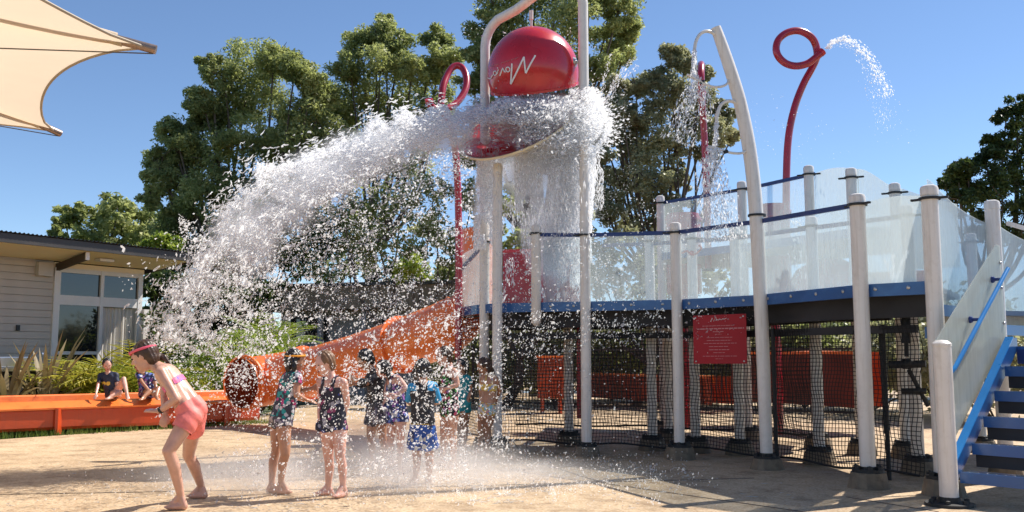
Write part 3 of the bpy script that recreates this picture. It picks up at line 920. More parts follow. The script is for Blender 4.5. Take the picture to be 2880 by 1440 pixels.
# decks
def q2(px, d, z=0): 
    v = XZ(px, d, 1.9); v.z = z
    return v
lower = [q2(1296, 14.3), q2(1316, 13.5), q2(1352, 12.98), q2(1402, 12.62), q2(1520, 12.42), q2(1650, 12.19), q2(1911, 11.79), q2(2140, 10.85), q2(2424, 9.3), q2(2610, 8.84), q2(2640, 9.3), q2(2700, 10.6), q2(2560, 11.8), q2(2290, 12.9), q2(1870, 14.2), q2(1640, 14.2), q2(1420, 14.3)]
def slab(name, pts, zt, th, mat, par):
    mb = MB(); n = len(pts)
    mb.add([(p.x, p.y, zt) for p in pts] + [(p.x, p.y, zt - th) for p in pts],
           [tuple(range(n)), tuple(range(2 * n - 1, n - 1, -1))] + [(i, i + n, (i + 1) % n + n, (i + 1) % n) for i in range(n)])
    return mb.build(name, mat, par)
slab('lower_deck', lower, DZ - 0.005, 0.05, M['deckfloor'], plat)
for i in range(0, 9):
    a, b = lower[i].copy(), lower[i + 1].copy()
    a.z = b.z = DZ - 0.055
    d = (b - a).normalized(); nn = Vector((-d.y, d.x, 0))
    eb = MB().beam(a - nn * 0.03, b - nn * 0.03, 0.05, 0.125).build('edge_beam', M['blue'], plat)
    L = (b - a).length
    if i >= 4:
        k = max(2, round(L / 0.42))
        for j in range(k):
            c = a.lerp(b, (j + 0.5) / k) - nn * 0.056
            MB().lathe(c + UP * 0.01, [(0.019, 0), (0.019, 0.006), (0.008, 0.012), (0, 0.013)], 8, axis=-nn).build('bolt', M['steel'], eb)
# dark joists and bracing below the floor
for off, z in ((0.30, 1.79), (1.2, 1.79), (0.55, 1.55)):
    pp = [p + Vector((0.12, off, 0)) for p in lower[2:10]]
    for p, q in zip(pp[:-1], pp[1:]):
        MB().beam(Vector((p.x, p.y, z)), Vector((q.x, q.y, z)), 0.06, 0.26 if z > 1.7 else 0.08).build('joist', M['under'], plat)
for px, d0, d1 in ((1480, 12.7, 15.2), (1700, 12.4, 15.2), (1850, 12.1, 15.0), (2050, 11.5, 14.2), (2250, 10.6, 13.3), (2480, 9.6, 12.2)):
    a = q2(px, d0, 1.86); b = Vector((a.x + 0.5, d1, 1.86))
    MB().beam(a, b, 0.06, 0.12).build('joist', M['under'], plat)
# upper deck
updk = [q2(1868, 15.4), q2(2104, 14.1), q2(2300, 12.95), q2(2423, 12.3), q2(2548, 12.05), Vector((6.2, 14.5, 0)), Vector((5.0, 17, 0)), Vector((2.8, 18, 0))]
slab('upper_deck', updk, 2.98, 0.06, M['deckfloor'], plat)
for i in range(4):
    a, b = updk[i].copy(), updk[i + 1].copy(); a.z = b.z = 2.93
    MB().beam(a, b, 0.05, 0.12).build('edge_beam', M['blue'], plat)
# guard panels
def panel(p, q, z0, zt, mat, par, bow=0.0, th=0.012, n=14):
    """upright sheet from ground points p to q; zt = function t -> top height"""
    d = (q - p); d.z = 0; dn = d.normalized(); nn = Vector((-dn.y, dn.x, 0))
    vs = []
    for i in range(n + 1):
        t = i / n
        c = Vector((p.x, p.y, 0)) + d * t + nn * bow * math.sin(math.pi * t)
        zb = z0(t) if callable(z0) else z0
        for o in (0, th):
            vs += [c + nn * o + UP * zb, c + nn * o + UP * zt(t)]
    fs = []
    for i in range(n):
        b = 4 * i
        fs += [(b, b + 4, b + 5, b + 1), (b + 2, b + 3, b + 7, b + 6), (b + 1, b + 5, b + 7, b + 3), (b, b + 2, b + 6, b + 4)]
    fs += [(0, 1, 3, 2), (4 * n, 4 * n + 2, 4 * n + 3, 4 * n + 1)]
    return MB().add(vs, fs).build('guard_panel', mat, par, smooth=False)
back = Vector((0.02, 0.06, 0))
lin = lambda a, b: (lambda t: a + (b - a) * t)
def rail(p, q, z0, z1, r=0.022, mat='navy', name='top_rail'):
    return MB().beam(Vector((p.x, p.y, z0)), Vector((q.x, q.y, z1)), 0.03, 0.05).build(name, M[mat], plat)
fr = [pos['a3'], pos['a4'], pos['a5'], pos['a6'], pos['a7']]
panel(hc + Vector((0.1, 0.1, 0)), fr[0] + back, DZ, lin(2.84, 2.84), M['frost'], plat)
panel(fr[0] + back, fr[1] + back, DZ, lin(2.85, 2.83), M['frost'], plat)
panel(fr[1] + back, fr[2] + back, DZ, lin(2.83, 2.83), M['frost'], plat)
panel(fr[2] + back, fr[3] + back, DZ, lin(2.83, 2.79), M['frost'], plat)
panel(fr[3] + back, fr[4] + back, DZ, lambda t: 2.80 + 0.05 * math.sin(math.pi * t), M['frost2'], plat, bow=0.05)
rail(fr[0], fr[1], 2.86, 2.84); rail(fr[1], fr[2], 2.84, 2.84); rail(fr[2], fr[3], 2.84, 2.79)
lh = XZ(1361, 12.85, 0.2)
panel(q2(1300, 13.9), q2(1400, 12.7), DZ, lin(2.8, 2.85), M['frost'], plat, bow=-0.08)
rail(q2(1296, 14.3), lh, 2.62, 2.84); rail(hc, fr[0], 2.9, 2.86)
# right bay: panel with a wave along its top, on the lower landing edge
a8 = XZ(2830, 9.7, 0.2)
panel(fr[4] + back, a8 + back, 1.76, lambda t: 2.97 - 0.30 * (3 * t * t - 2 * t ** 3) + 0.05 * math.sin(math.pi * t), M['frost2'], plat, bow=0.12)
MB().beam(Vector((fr[4].x + 0.03, fr[4].y + 0.06, 1.71)), Vector((a8.x, a8.y + 0.06, 1.71)), 0.05, 0.11).build('edge_beam', M['blue'], plat)
MB().beam(Vector((fr[4].x + 0.03, fr[4].y + 0.25, 1.50)), Vector((a8.x, a8.y + 0.25, 1.50)), 0.05, 0.11).build('edge_beam', M['blue'], plat)
panel(a8 + back, a8 + Vector((1.2, 0.9, 0)), 1.60, lambda t: 2.72 - 0.25 * t, M['frost2'], plat, bow=0.08)
MB().beam(a8 + Vector((0.0, 0.07, 1.35)), a8 + Vector((1.2, 0.95, 1.35)), 0.05, 0.11).build('edge_beam', M['brightblue'], plat)
MB().beam(a8 + Vector((0.1, -0.1, 2.46)), a8 + Vector((0.9, 0.1, 2.28)), 0.03, 0.04).build('top_rail', M['white'], plat)
# inner row panels and rails
inn = [XZ(px, d, 0.2) for px, d in ((1700, 13.0), (1835, 12.8), (1957, 12.5), (2081, 12.2), (2304, 11.2), (2582, 10.2))]
for p, q in zip(inn[:-1], inn[1:]):
    rail(p, q, 2.83, 2.83, name='inner_rail', mat='navy')
for p, q in ((inn[3], inn[4]), (inn[4], inn[5])):
    panel(p + back, q + back, DZ, lin(2.82, 2.82), M['frost'], plat)
# upper panels, waving top towards the right
ups = [XZ(px, d, 2.5) for px, d, _ in upper[:5]]
rail(ups[0], ups[1], 3.86, 3.86); rail(ups[1], ups[2], 3.86, 3.86)
UL = XZ(1640, 16.4, 2.5)
panel(ups[0] + back, ups[1] + back, 2.98, lin(3.85, 3.85), M['frost'], plat)
panel(ups[1] + back, ups[2] + back, 2.98, lin(3.85, 3.87), M['frost'], plat)
panel(ups[2] + back, ups[3] + back, 2.98, lambda t: 3.88 + 0.05 * math.sin(math.pi * t) - 0.10 * t, M['frost2'], plat)
panel(ups[3] + back, ups[4] + back, 2.6, lambda t: 3.78 - 0.32 * (3 * t * t - 2 * t ** 3), M['frost2'], plat)
panel(ups[4] + back, XZ(2700, 11.7, 2.5), 2.4, lambda t: 3.46 - 0.25 * t, M['frost2'], plat, bow=0.1)
# red valve wheel on the inner rail
v = P(1945, 708, 12.4)
tv = empty('valve_handle', v, label='small red twisted valve handle behind the frosted panel near the white arched tower', cat='valve')
MB().tube(bez([P(1918, 712, 12.4), P(1932, 706, 12.4), P(1945, 716, 12.35), P(1960, 712, 12.4), P(1972, 698, 12.4), P(1966, 690, 12.45)], 5), 0.014, 8).build('lever', M['red'], tv, smooth=True)
MB().ball(P(1946, 712, 12.36), 0.035).build('hub', M['red'], tv, smooth=True)
# maroon spray tank and tube starts behind the upper panels
def maroon_tank(name, label, px, d, z0, z1, r):
    c = XZ(px, d, z0); c.z = 0
    t = empty(name, c, label=label, cat='water tank')
    MB().lathe(c, [(r * 0.96, z0), (r, z0 + 0.05), (r, z1 - 0.06), (r * 0.93, z1), (0, z1 + 0.02)], 28).build('drum', M['maroon'], t, smooth=True)
    MB().lathe(c, [(r + 0.03, z1 - 0.14), (r + 0.03, z1 - 0.10), (r + 0.001, z1 - 0.10)], 28, cap=False).build('band', M['maroon'], t)
    MB().lathe(c, [(0.08, 0), (0.08, z0 + 0.01)], 12).build('leg', M['maroon'], t, smooth=True)
maroon_tank('pump_drum', 'maroon drum behind frosted panel left of the white tower', 1925, 16.8, 2.4, 3.86, 0.32)
maroon_tank('pump_drum', 'maroon drum behind frosted panel under the looped spout', 2180, 15.4, 2.2, 3.80, 0.28)
# red wall panels seen through the spray left of the first tall post
def red_panel():
    a, b = q2(1415, 14.2), q2(1640, 13.9)
    t = empty('climbing_wall', (a.x, a.y, 0), label='translucent dark red wall panel on the deck behind the water column', cat='wall panel')
    m = M['maroon']
    p = MB().beam(Vector((a.x, a.y, 2.36)), Vector((b.x, b.y, 2.36)), 0.04, 0.98)
    p.build('panel', m, t)
    MB().beam(Vector((a.x, a.y, 2.88)), Vector((b.x, b.y, 2.88)), 0.06, 0.05).build('cap_rail', M['red'], t)
red_panel()
# red slide dome seen hazily behind the right panels
dm = P(2330, 740, 13.4)
td = empty('red_slide_hood', (dm.x, dm.y, 1.98), label='hazy red domed slide hood behind the frosted panels at the right', cat='slide hood')
MB().lathe((dm.x, dm.y, 1.98), [(0.62, 0), (0.60, 0.3), (0.45, 0.55), (0.22, 0.68), (0, 0.72)], 24).build('dome', M['red'], td, smooth=True)
dm2 = P(2440, 800, 12.6)
td = empty('red_slide_chute', (dm2.x, dm2.y, 1.98), label='low red chute wall behind the frosted panel left of the tallest right post', cat='slide hood')
MB().box((dm2.x, dm2.y, 2.2), (1.5, 0.1, 0.42), rot=-0.5).build('wall', M['red'], td, bevel=0.04)

# ---------------------------------------------------------------- safety net under the deck
def make_net(name, label, sts, z0, z1, cell, th, sag=0.05):
    pts = []
    for p, q in zip(sts[:-1], sts[1:]):
        L = (q - p).length; n = max(1, int(L / cell))
        for i in range(n): pts.append(p.lerp(q, i / n))
    pts.append(sts[-1])
    nz_ = int((z1 - z0) / cell)
    N = len(pts)
    V = np.zeros((N, nz_ + 1, 3))
    for i, p in enumerate(pts):
        for j in range(nz_ + 1):
            f = j / nz_
            wv = sag * math.sin(i * 0.09 + j * 0.11) + 0.5 * sag * math.sin(i * 0.31 - j * 0.23)
            V[i, j] = (p.x + 0.3 * sag * math.sin(j * 0.5 + i * 0.2), p.y + wv, z0 + (z1 - z0) * f + 0.35 * sag * math.sin(i * 0.22 + j * 0.15) * (1 - f))
    idx = np.arange(N * (nz_ + 1)).reshape(N, nz_ + 1)
    E = np.concatenate([np.stack([idx[:-1, :].ravel(), idx[1:, :].ravel()], 1), np.stack([idx[:, :-1].ravel(), idx[:, 1:].ravel()], 1)])
    V = V.reshape(-1, 3)
    A, B = V[E[:, 0]], V[E[:, 1]]
    D = B - A; D /= np.linalg.norm(D, axis=1, keepdims=True)
    U = np.cross(D, np.array([0.1, 1.0, 0.05])); U /= np.linalg.norm(U, axis=1, keepdims=True)
    W = np.cross(D, U)
    h = th / 2
    vs = []
    for C in (A, B):
        vs += [C + U * h, C - U * h * 0.5 + W * h * 0.87, C - U * h * 0.5 - W * h * 0.87]
    VV = np.stack(vs, 1).reshape(-1, 3)
    b = (np.arange(len(E)) * 6)[:, None]
    FF = np.concatenate([b + np.array([[0, 1, 4, 3]]), b + np.array([[1, 2, 5, 4]]), b + np.array([[2, 0, 3, 5]])])
    t = empty(name, (sts[0].x, sts[0].y, 0), label=label, cat='net')
    me = np_mesh('mesh', VV, FF)
    link('netting', me, M['net'], t, smooth=False, kind='stuff')
    for z in (z0, z1):
        mb = MB().tube([Vector((V[i * (nz_ + 1) + (0 if z == z0 else nz_)][0], V[i * (nz_ + 1) + (0 if z == z0 else nz_)][1], V[i * (nz_ + 1) + (0 if z == z0 else nz_)][2])) for i in range(0, N, 3)], th * 1.4, 6)
        mb.build('edge_rope', M['net'], t, smooth=True)
    return t
nst = [XZ(px, d, 0.1) for px, d in ((1300, 14.2), (1350, 13.7), (1420, 13.2), (1650, 12.75), (1960, 12.05), (2175, 11.1), (2400, 9.95), (2600, 9.3))]
for p in nst: p.z = 0
nt = make_net('safety_net', 'black square-mesh safety net hanging behind the front row of posts', nst, 0.10, 1.86, 0.044, 0.0095)
for px, d in ((2184, 10.95), (2500, 9.75)):
    c = XZ(px, d, 0.1)
    MB().tube([(c.x, c.y, 0.0), (c.x, c.y, 1.6)], 0.024, 10).build('net_pole', M['rubber'], nt, smooth=True)
nst2 = [XZ(px, d, 0.1) for px, d in ((1450, 15.8), (1640, 15.7), (1880, 15.4), (2100, 14.6), (2310, 13.8))]
for p in nst2: p.z = 0
make_net('rear_safety_net', 'second black net hanging along the back edge of the deck', nst2, 0.12, 1.84, 0.060, 0.012)
# black plumbing at the right end
pl = empty('plumbing', XZ(2560, 9.45, 0), label='black valve pipes under the deck beside the right corner post', cat='pipework')
pl.location.z = 0
def pp(name, pts, r, mat='rubber'): return MB().tube([P(*p) for p in pts], r, 12).build(name, M[mat], pl, smooth=True)
pp('drop_pipe', [(2547, 862, 9.5), (2549, 965, 9.5)], 0.045)
pp('drop_pipe', [(2549, 965, 9.5), (2550, 1003, 9.5)], 0.022)
pp('cross_pipe', [(2500, 1025, 9.6), (2604, 1023, 9.4)], 0.036)
pp('collar', [(2538, 1024, 9.52), (2562, 1024, 9.5)], 0.05)
pp('brace_pipe', [(2556, 1040, 9.5), (2610, 1142, 9.5)], 0.022)
pp('cross_pipe', [(2536, 1100, 9.5), (2606, 1100, 9.4)], 0.03)
pp('rear_pipe', [(2476, 930, 9.9), (2492, 1220, 9.9)], 0.022)
pp('red_feed', [(1629, 905, 13.0), (1629, 1176, 13.0)], 0.035, 'maroon')

# ---------------------------------------------------------------- rules sign
sg = P(2025, 952, 11.45)
ts = empty('rules_sign', sg, label='square red rules sign hanging on the net with small white print', cat='sign')
A, B, C_, D_ = P(1951, 1023, 11.42), P(2101, 1023, 11.08), P(2098, 882, 11.08), P(1949, 888, 11.42)
ux = (B - A).normalized(); uz = ((D_ - A) + (C_ - B)).normalized(); un = ux.cross(uz).normalized()
if un.y > 0: un = -un
mb = MB(); th = -un * 0.012
mb.add([A, B, C_, D_, A + th, B + th, C_ + th, D_ + th], [(0, 1, 2, 3), (7, 6, 5, 4), (0, 4, 5, 1), (1, 5, 6, 2), (2, 6, 7, 3), (3, 7, 4, 0)])
mb.build('sign_board', M['signred'], ts)
def sp(u, v): # u,v in 0..1 on the board
    a = A.lerp(B, u); b = D_.lerp(C_, u)
    return a.lerp(b, v) + un * 0.004
hd = MB()
def stroke(mb, pts, r, f):
    mb.tube([f(*p) for p in pts], r, 5)
stroke(hd, [(0.34, 0.86), (0.37, 0.94), (0.40, 0.87), (0.44, 0.96), (0.455, 0.88)], 0.0045, sp)
stroke(hd, [(0.46, 0.90), (0.49, 0.885), (0.51, 0.915), (0.54, 0.89), (0.57, 0.915), (0.60, 0.905), (0.64, 0.925)], 0.0035, sp)
hd.build('lettering', M['strap'], ts)
pr = MB(); random.seed(3)
for v, u0, u1, hgt in ((0.775, 0.18, 0.74, 0.012), (0.715, 0.08, 0.96, 0.022), (0.655, 0.38, 0.58, 0.014), (0.60, 0.42, 0.54, 0.008), (0.535, 0.26, 0.74, 0.010), (0.475, 0.26, 0.72, 0.012), (0.415, 0.2, 0.82, 0.011), (0.35, 0.3, 0.66, 0.011), (0.285, 0.3, 0.68, 0.012), (0.225, 0.38, 0.6, 0.009), (0.155, 0.18, 0.82, 0.010), (0.10, 0.42, 0.56, 0.007)):
    u = u0
    while u < u1:
        wl = min(random.uniform(0.03, 0.09), u1 - u)
        pr.quad(sp(u, v - hgt / 2), sp(u + wl, v - hgt / 2), sp(u + wl, v + hgt / 2), sp(u, v + hgt / 2))
        u += wl + 0.012
pr.build('printed_lines', M['fadeletter'], ts, kind='stuff')
for u, v in ((0.05, 0.95), (0.95, 0.95), (0.05, 0.05), (0.95, 0.05)):
    MB().lathe(sp(u, v), [(0.012, 0), (0.008, 0.006), (0, 0.007)], 8, axis=un).build('screw', M['steel'], ts)

# ---------------------------------------------------------------- stairs at the right
a_ = Vector((0.76, 0.65, 0)).normalized(); b_ = Vector((0.65, -0.76, 0)).normalized()
S0 = XZ(2697, 8.2, 0.2); S0.z = 0
st = empty('staircase', S0, label='bright blue open-backed staircase with a frosted side panel rising to the deck', cat='staircase')
def T(t, o, z): return S0 + a_ * t + b_ * o + UP * z
ax = (a_, b_, UP)
RUN, RISE, Z1 = 0.265, 0.225, 0.28
slab('landing_deck', [fr[4] + Vector((0.1, 0.1, 0)), a8 + Vector((0, 0.1, 0)), Vector((8.5, 11.0, 0)), Vector((8.5, 13.5, 0)), Vector((5.6, 12.2, 0))], 1.755, 0.05, M['deckfloor'], plat)  # landing floor, added and carried further right to shade behind the stairs
for k in range(5):
    z = Z1 + RISE * k
    tr = MB().box(T(RUN * k + 0.10, 0.65, z - 0.02), (0.23, 1.26, 0.022), ax=ax).build('stair_tread', M['blue'], st)
    MB().box(T(RUN * k - 0.012, 0.65, z - 0.048), (0.02, 1.26, 0.095), ax=ax).build('nosing', M['blue'], tr)
    if k: MB().box(T(RUN * k + 0.03, 0.65, z - RISE * 0.55), (0.008, 1.24, RISE * 0.74), ax=ax).build('shade_plate', M['under'], tr)  # dark plate added for the shade in the open gaps between treads
    bl = MB()
    for j in range(16):
        bl.ball(T(RUN * k + 0.03, 0.08 + j * 0.075, z - 0.006), 0.007, 6, 4)
    bl.build('grip_studs', M['steel'], tr, smooth=True)
pr_ = MB()
lo = [(-0.10, 0.0), (-0.02, 0.0), (-0.02, 0.20), (1.42, 1.34), (1.42, 1.455), (1.32, 1.455), (-0.10, 0.30)]
vs = [T(t, o, z) for o in (-0.045, 0.0) for t, z in lo]
n = len(lo)
pr_.add(vs, [tuple(range(n)), tuple(range(2 * n - 1, n - 1, -1))] + [(i, (i + 1) % n, (i + 1) % n + n, i + n) for i in range(n)])
pr_.build('stringer', M['blue'], st)
MB().beam(T(-0.11, -0.03, 0.305), T(1.32, -0.03, 1.46), 0.075, 0.012).build('stringer_cap', M['brightblue'], st)
MB().box(T(-0.12, -0.02, 0.12), (0.05, 0.1, 0.34), ax=ax).build('stringer_foot', M['blue'], st)
pn = [(-0.14, 0.30), (1.42, 1.45), (1.40, 2.37), (1.32, 2.38), (-0.14, 1.37)]
vs = [T(t, o, z) for o in (-0.115, -0.103) for t, z in pn]
n = len(pn)
MB().add(vs, [tuple(range(n)), tuple(range(2 * n - 1, n - 1, -1))] + [(i, (i + 1) % n, (i + 1) % n + n, i + n) for i in range(n)]).build('side_panel', M['frost3'], st)
hr = MB().tube([T(-0.02, -0.02, 1.13), T(0.03, 0.0, 1.17), T(1.30, 0.0, 2.13)], 0.021, 12).build('handrail', M['brightblue'], st, smooth=True)
for t, z in ((-0.02, 1.13), (0.62, 1.615), (1.16, 2.02)):
    MB().lathe(T(t, -0.10, z), [(0.034, 0), (0.030, 0.02), (0.016, 0.028), (0.013, 0.1)], 12, axis=b_).build('bracket', M['navy'], hr, smooth=True)
for t, z in ((-0.10, 1.2), (-0.10, 0.85), (-0.10, 0.5), (1.38, 2.2), (1.38, 1.95), (1.39, 1.6)):
    MB().ball(T(t, -0.10, z), 0.016, 8, 5).build('bolt', M['steel'], st, smooth=True)
MB().box(T(2.0, 0.65, 1.345), (1.2, 1.3, 0.05), ax=ax).build('landing', M['blue'], st)
MB().box(T(1.41, 0.65, 1.27), (0.03, 1.3, 0.14), ax=ax).build('landing_beam', M['navy'], st)
nw = XZ(2666, 8.12, 0.3); nw.z = 0
nb = MB().lathe(nw, [(0.078, 0.05), (0.078, 1.36), (0.082, 1.362), (0.082, 1.385), (0.05, 1.412), (0, 1.418)], 20).build('newel_post', M['white'], st, smooth=True)
fl = MB().lathe(nw, [(0.20, -0.01), (0.20, 0.025), (0.09, 0.03), (0.09, 0.075), (0.078, 0.076)], 16, cap=False)
for k in range(6):
    a = k * math.pi / 3
    fl.lathe((nw.x + 0.15 * math.cos(a), nw.y + 0.15 * math.sin(a), 0), [(0.022, 0.02), (0.022, 0.055), (0, 0.06)], 6)
fl.build('base_flange', M['rubber'], nb)

# ================================================================ TIPPING BUCKET
fa = empty('bucket_frame', XZ(1361, 12.85, 0), label='tall white pipe arch carrying the red tipping bucket', cat='frame')
pL = XZ(1361, 12.85, 0.2); pR = XZ(1650, 12.1, 0.2)
ztop = P(1430, 34, 12.6).z
pL.z = pR.z = 0
path = [pL + UP * 0.1, pL + UP * 3.0, pL + UP * (ztop - 0.42)]
dh = (pR - pL).normalized()
for k in range(1, 7):
    a = k / 6 * math.pi / 2
    path.append(pL + UP * (ztop - 0.42 + 0.42 * math.sin(a)) + dh * (0.42 - 0.42 * math.cos(a)))
Lh = (pR - pL).length
zt2 = P(1640, -22, 12.1).z + 0.25      # the cross pipe climbs towards the right post
slope = (zt2 - ztop) / (Lh - 0.84)
path = path[:-2]
path.append(pL + UP * (ztop + 0.03) + dh * 0.50)
path.append(pL + UP * zt2 + dh * (Lh - 0.42))
for k in range(1, 7):
    a = k / 6 * math.pi / 2
    path.append(pR + UP * (zt2 - 0.42 + 0.42 * math.cos(a)) - dh * (0.42 - 0.42 * math.sin(a)))
path += [pR + UP * 3.0, pR + UP * 0.1]
MB().tube(path, 0.068, 20).build('arch_pipe', M['white'], fa, smooth=True)
for c in (pL, pR):
    MB().lathe((c.x, c.y, 0), [(0.19, -0.02), (0.175, 0.02), (0.145, 0.12), (0, 0.12)], 14).build('footing', M['footing'], fa)
    fl = MB().lathe((c.x, c.y, 0), [(0.135, 0.12), (0.135, 0.145), (0.08, 0.15), (0.08, 0.175), (0.069, 0.176)], 16, cap=False)
    for k in range(6):
        a = k * math.pi / 3
        fl.lathe((c.x + 0.105 * math.cos(a), c.y + 0.105 * math.sin(a), 0), [(0.022, 0.14), (0.022, 0.17), (0, 0.175)], 6)
    fl.build('base_flange', M['rubber'], fa)
    z = 2.86
    rg = MB().lathe((c.x, c.y, 0), [(0.069, z - 0.012), (0.095, z - 0.012), (0.095, z + 0.012), (0.069, z + 0.012)], 18, cap=False)
    rg.box((c.x, c.y, z), (0.30, 0.03, 0.018))
    rg.build('clamp_ring', M['rubber'], fa)
fp = P(1494, 34, 12.5)
ztop = P(1494, 30, 12.5).z
MB().tube([Vector((fp.x, fp.y, ztop)), Vector((fp.x, fp.y, ztop - 0.13))], 0.03, 10).build('feed_pipe', M['white'], fa, smooth=True)
MB().tube([Vector((fp.x, fp.y, ztop - 0.11)), Vector((fp.x, fp.y, ztop - 0.24))], 0.018, 8).build('nozzle', M['white'], fa, smooth=True)

BC = P(1499, 208, 12.45); BR = 0.632
bax = Vector((-0.13, -0.42, 1)).normalized()     # the bucket is upside down: closed end up
tb = empty('tipping_bucket', BC, label='large red domed bucket tipped upside down pouring water from the white arch', cat='tipping bucket')
def bprof(rs):
    pr = []
    for k in range(19):
        a = -0.30 + (math.pi / 2 + 0.30) * k / 18
        pr.append((BR * rs * math.cos(a), BR * rs * math.sin(a) * 1.02))
    return pr
MB().lathe(BC, bprof(1.0), 56, axis=bax, cap=False).build('bucket_shell', M['red'], tb, smooth=True)
MB().lathe(BC, [(r * 0.985, h) for r, h in bprof(0.985)], 40, axis=bax, cap=False).build('bucket_lining', M['maroon'], tb, smooth=True)
pr0 = bprof(1.0)[0]
MB().lathe(BC, [(pr0[0] - 0.025, pr0[1] - 0.012), (pr0[0] + 0.014, pr0[1] - 0.014), (pr0[0] + 0.014, pr0[1] + 0.02), (pr0[0] - 0.002, pr0[1] + 0.02)], 56, axis=bax, cap=False).build('rim', M['red'], tb, smooth=True)
# pivot gear on the right, shaft both sides
hb = P(1611, 176, 12.2)
gr = MB().lathe(hb, [(0.075, -0.03), (0.085, 0.0), (0.06, 0.05), (0.03, 0.055), (0.03, 0.16)], 12, axis=Vector((1, -0.25, 0)))
gr.build('pivot_hub', M['steel'], tb)
gl = P(1386, 190, 12.7)
MB().lathe(gl, [(0.06, -0.05), (0.06, 0.05)], 12, axis=Vector((1, -0.2, 0))).build('pivot_hub', M['steel'], tb)
# painted lettering following the dome, upside down as it hangs
def onball(px, py, off=0.006):
    o = Vector((0, 0, CAM_H)); d = ray(px, py).normalized()
    m = o - BC; b = m.dot(d); c = m.dot(m) - (BR * 1.003) ** 2
    disc = b * b - c
    if disc < 0: disc = 0
    p = o + d * (-b - math.sqrt(disc))
    return p + (p - BC).normalized() * off
def z5(x, y): return (1280 + x / 4.2925, 40 + y / 4.2925)
lt = MB()
def bstroke(pts, r):
    dense = []
    for (x0, y0), (x1, y1) in zip(pts[:-1], pts[1:]):
        for k in range(5): dense.append((x0 + (x1 - x0) * k / 5, y0 + (y1 - y0) * k / 5))
    dense.append(pts[-1])
    lt.tube([onball(*z5(x, y)) for x, y in dense], r, 6)
bstroke([(968, 500), (905, 610), (853, 712)], 0.0125)
bstroke([(853, 712), (842, 620), (832, 518)], 0.0115)
bstroke([(832, 518), (755, 680), (675, 842)], 0.0125)
bstroke([(675, 842), (682, 720), (690, 598)], 0.0115)
def ring(cx, cy, rx, ry, r):
    bstroke([(cx + rx * math.cos(k * math.pi / 6), cy + ry * math.sin(k * math.pi / 6)) for k in range(13)], r)
ring(640, 668, 24, 28, 0.008)
bstroke([(612, 700), (598, 690), (578, 652), (560, 700), (545, 742)], 0.0085)
bstroke([(528, 668), (520, 690), (512, 722)], 0.008)
bstroke([(520, 645), (517, 655)], 0.010)
ring(486, 712, 18, 26, 0.0075)
bstroke([(462, 730), (452, 745), (440, 772), (420, 778), (398, 768)], 0.0075)
lt.build('painted_name', M['strap'], tb, smooth=True)
lt = MB()
xs = np.linspace(762, 448, 22)
for i, x in enumerate(xs):
    if i in (6, 14, 15): continue
    y = 520 + (762 - x) * 0.33
    bstroke([(x, y), (x - 5, y + 9 + 4 * (i % 3))], 0.004)
lt.build('painted_tagline', M['fadeletter'], tb, smooth=True)

# ---------------------------------------------------------------- splash tray on its own post
tp = empty('splash_tray', XZ(1398, 12.35, 0), label='cream and red dished splash tray on a white post below the bucket', cat='splash tray')
post(1398, 12.35, P(1395, 460, 12.35).z, tp, r=0.066, ring=None, name='post')
TC = P(1462, 368, 12.5); tn = Vector((-0.36, -0.56, 0.74)).normalized()
def dish(rmax, dep, n=9): return [(rmax * k / n, dep * ((k / n) ** 2)) for k in range(n + 1)]
MB().lathe(TC - tn * 0.25, [(0.001, 0)] + dish(0.84, 0.34)[1:] + [(0.875, 0.35), (0.875, 0.32)], 36, axis=tn, cap=False).build('underside', M['cream'], tp, smooth=True)
MB().lathe(TC - tn * 0.235, [(0.001, 0)] + dish(0.82, 0.32)[1:], 36, axis=tn, cap=False).build('red_lining', M['red'], tp, smooth=True)
for k in range(5):
    a = k * 2 * math.pi / 5 + 0.4
    u, v = frame_of(tn)
    e = u * math.cos(a) + v * math.sin(a)
    MB().beam(TC - tn * 0.2 + e * 0.12, TC - tn * 0.0 + e * 0.6, 0.012, 0.07, up=tn).build('deflector_fin', M['red'], tp)

# ================================================================ SPRAY FEATURES
def loop_spout(label, pts, r, nozzle, group='looped maroon spouts'):
    path = bez(pts, 6)
    b = path[0]
    t = empty('looped_spout', (b.x, b.y, 0), label=label, cat='water spout', group=group)
    MB().tube(path, r, 16).build('pipe', M['maroon'], t, smooth=True)
    d = (path[-1] - path[-2]).normalized()
    MB().lathe(path[-1] - d * 0.02, [(r + 0.006, -0.03), (r + 0.006, 0.02), (r * 0.7, 0.022), (r * 0.7, -0.01), (0, -0.012)], 16, axis=d).build('nozzle_collar', M['red'], t, smooth=True)
    MB().lathe((b.x, b.y, b.z), [(r + 0.05, -0.01), (r + 0.05, 0.02), (r, 0.022)], 16, cap=False).build('base_flange', M['rubber'], t)
    return path[-1], d
zz = lambda x, y: (1900 + x / 2.8, 40 + y / 2.8)
lp = [(872, 1700), (872, 1400), (874, 1250), (882, 1050), (903, 880), (948, 700), (1012, 540), (1072, 430), (1112, 340), (1110, 265), (1080, 195), (1020, 148), (950, 130), (870, 150), (812, 200), (792, 270), (812, 335), (870, 388), (950, 408), (1035, 390), (1100, 345), (1160, 292)]
dd = [0] * 9 + [0.02, 0.0, -0.03, -0.06, -0.09, -0.11, -0.13, -0.14, -0.15, -0.16, -0.17, -0.18, -0.18]
nz1, nd1 = loop_spout('maroon looped spout shaped like a nine, shooting a jet to the right', [P(*zz(x, y), 14.0 + o) for (x, y), o in zip(lp, dd)], 0.056, None)
z4 = lambda x, y: (1180 + x / 3.788, 160 + y / 3.788)
sp2 = [((1289, 1015), 0.3), ((1290, 850), 0.3), ((1290, 650), 0.28), ((1286, 500), 0.25), ((1279, 410), 0.2), ((1266, 350), 0.15)]
lp2 = [P(px, py, 13.2 + o) for (px, py), o in sp2]
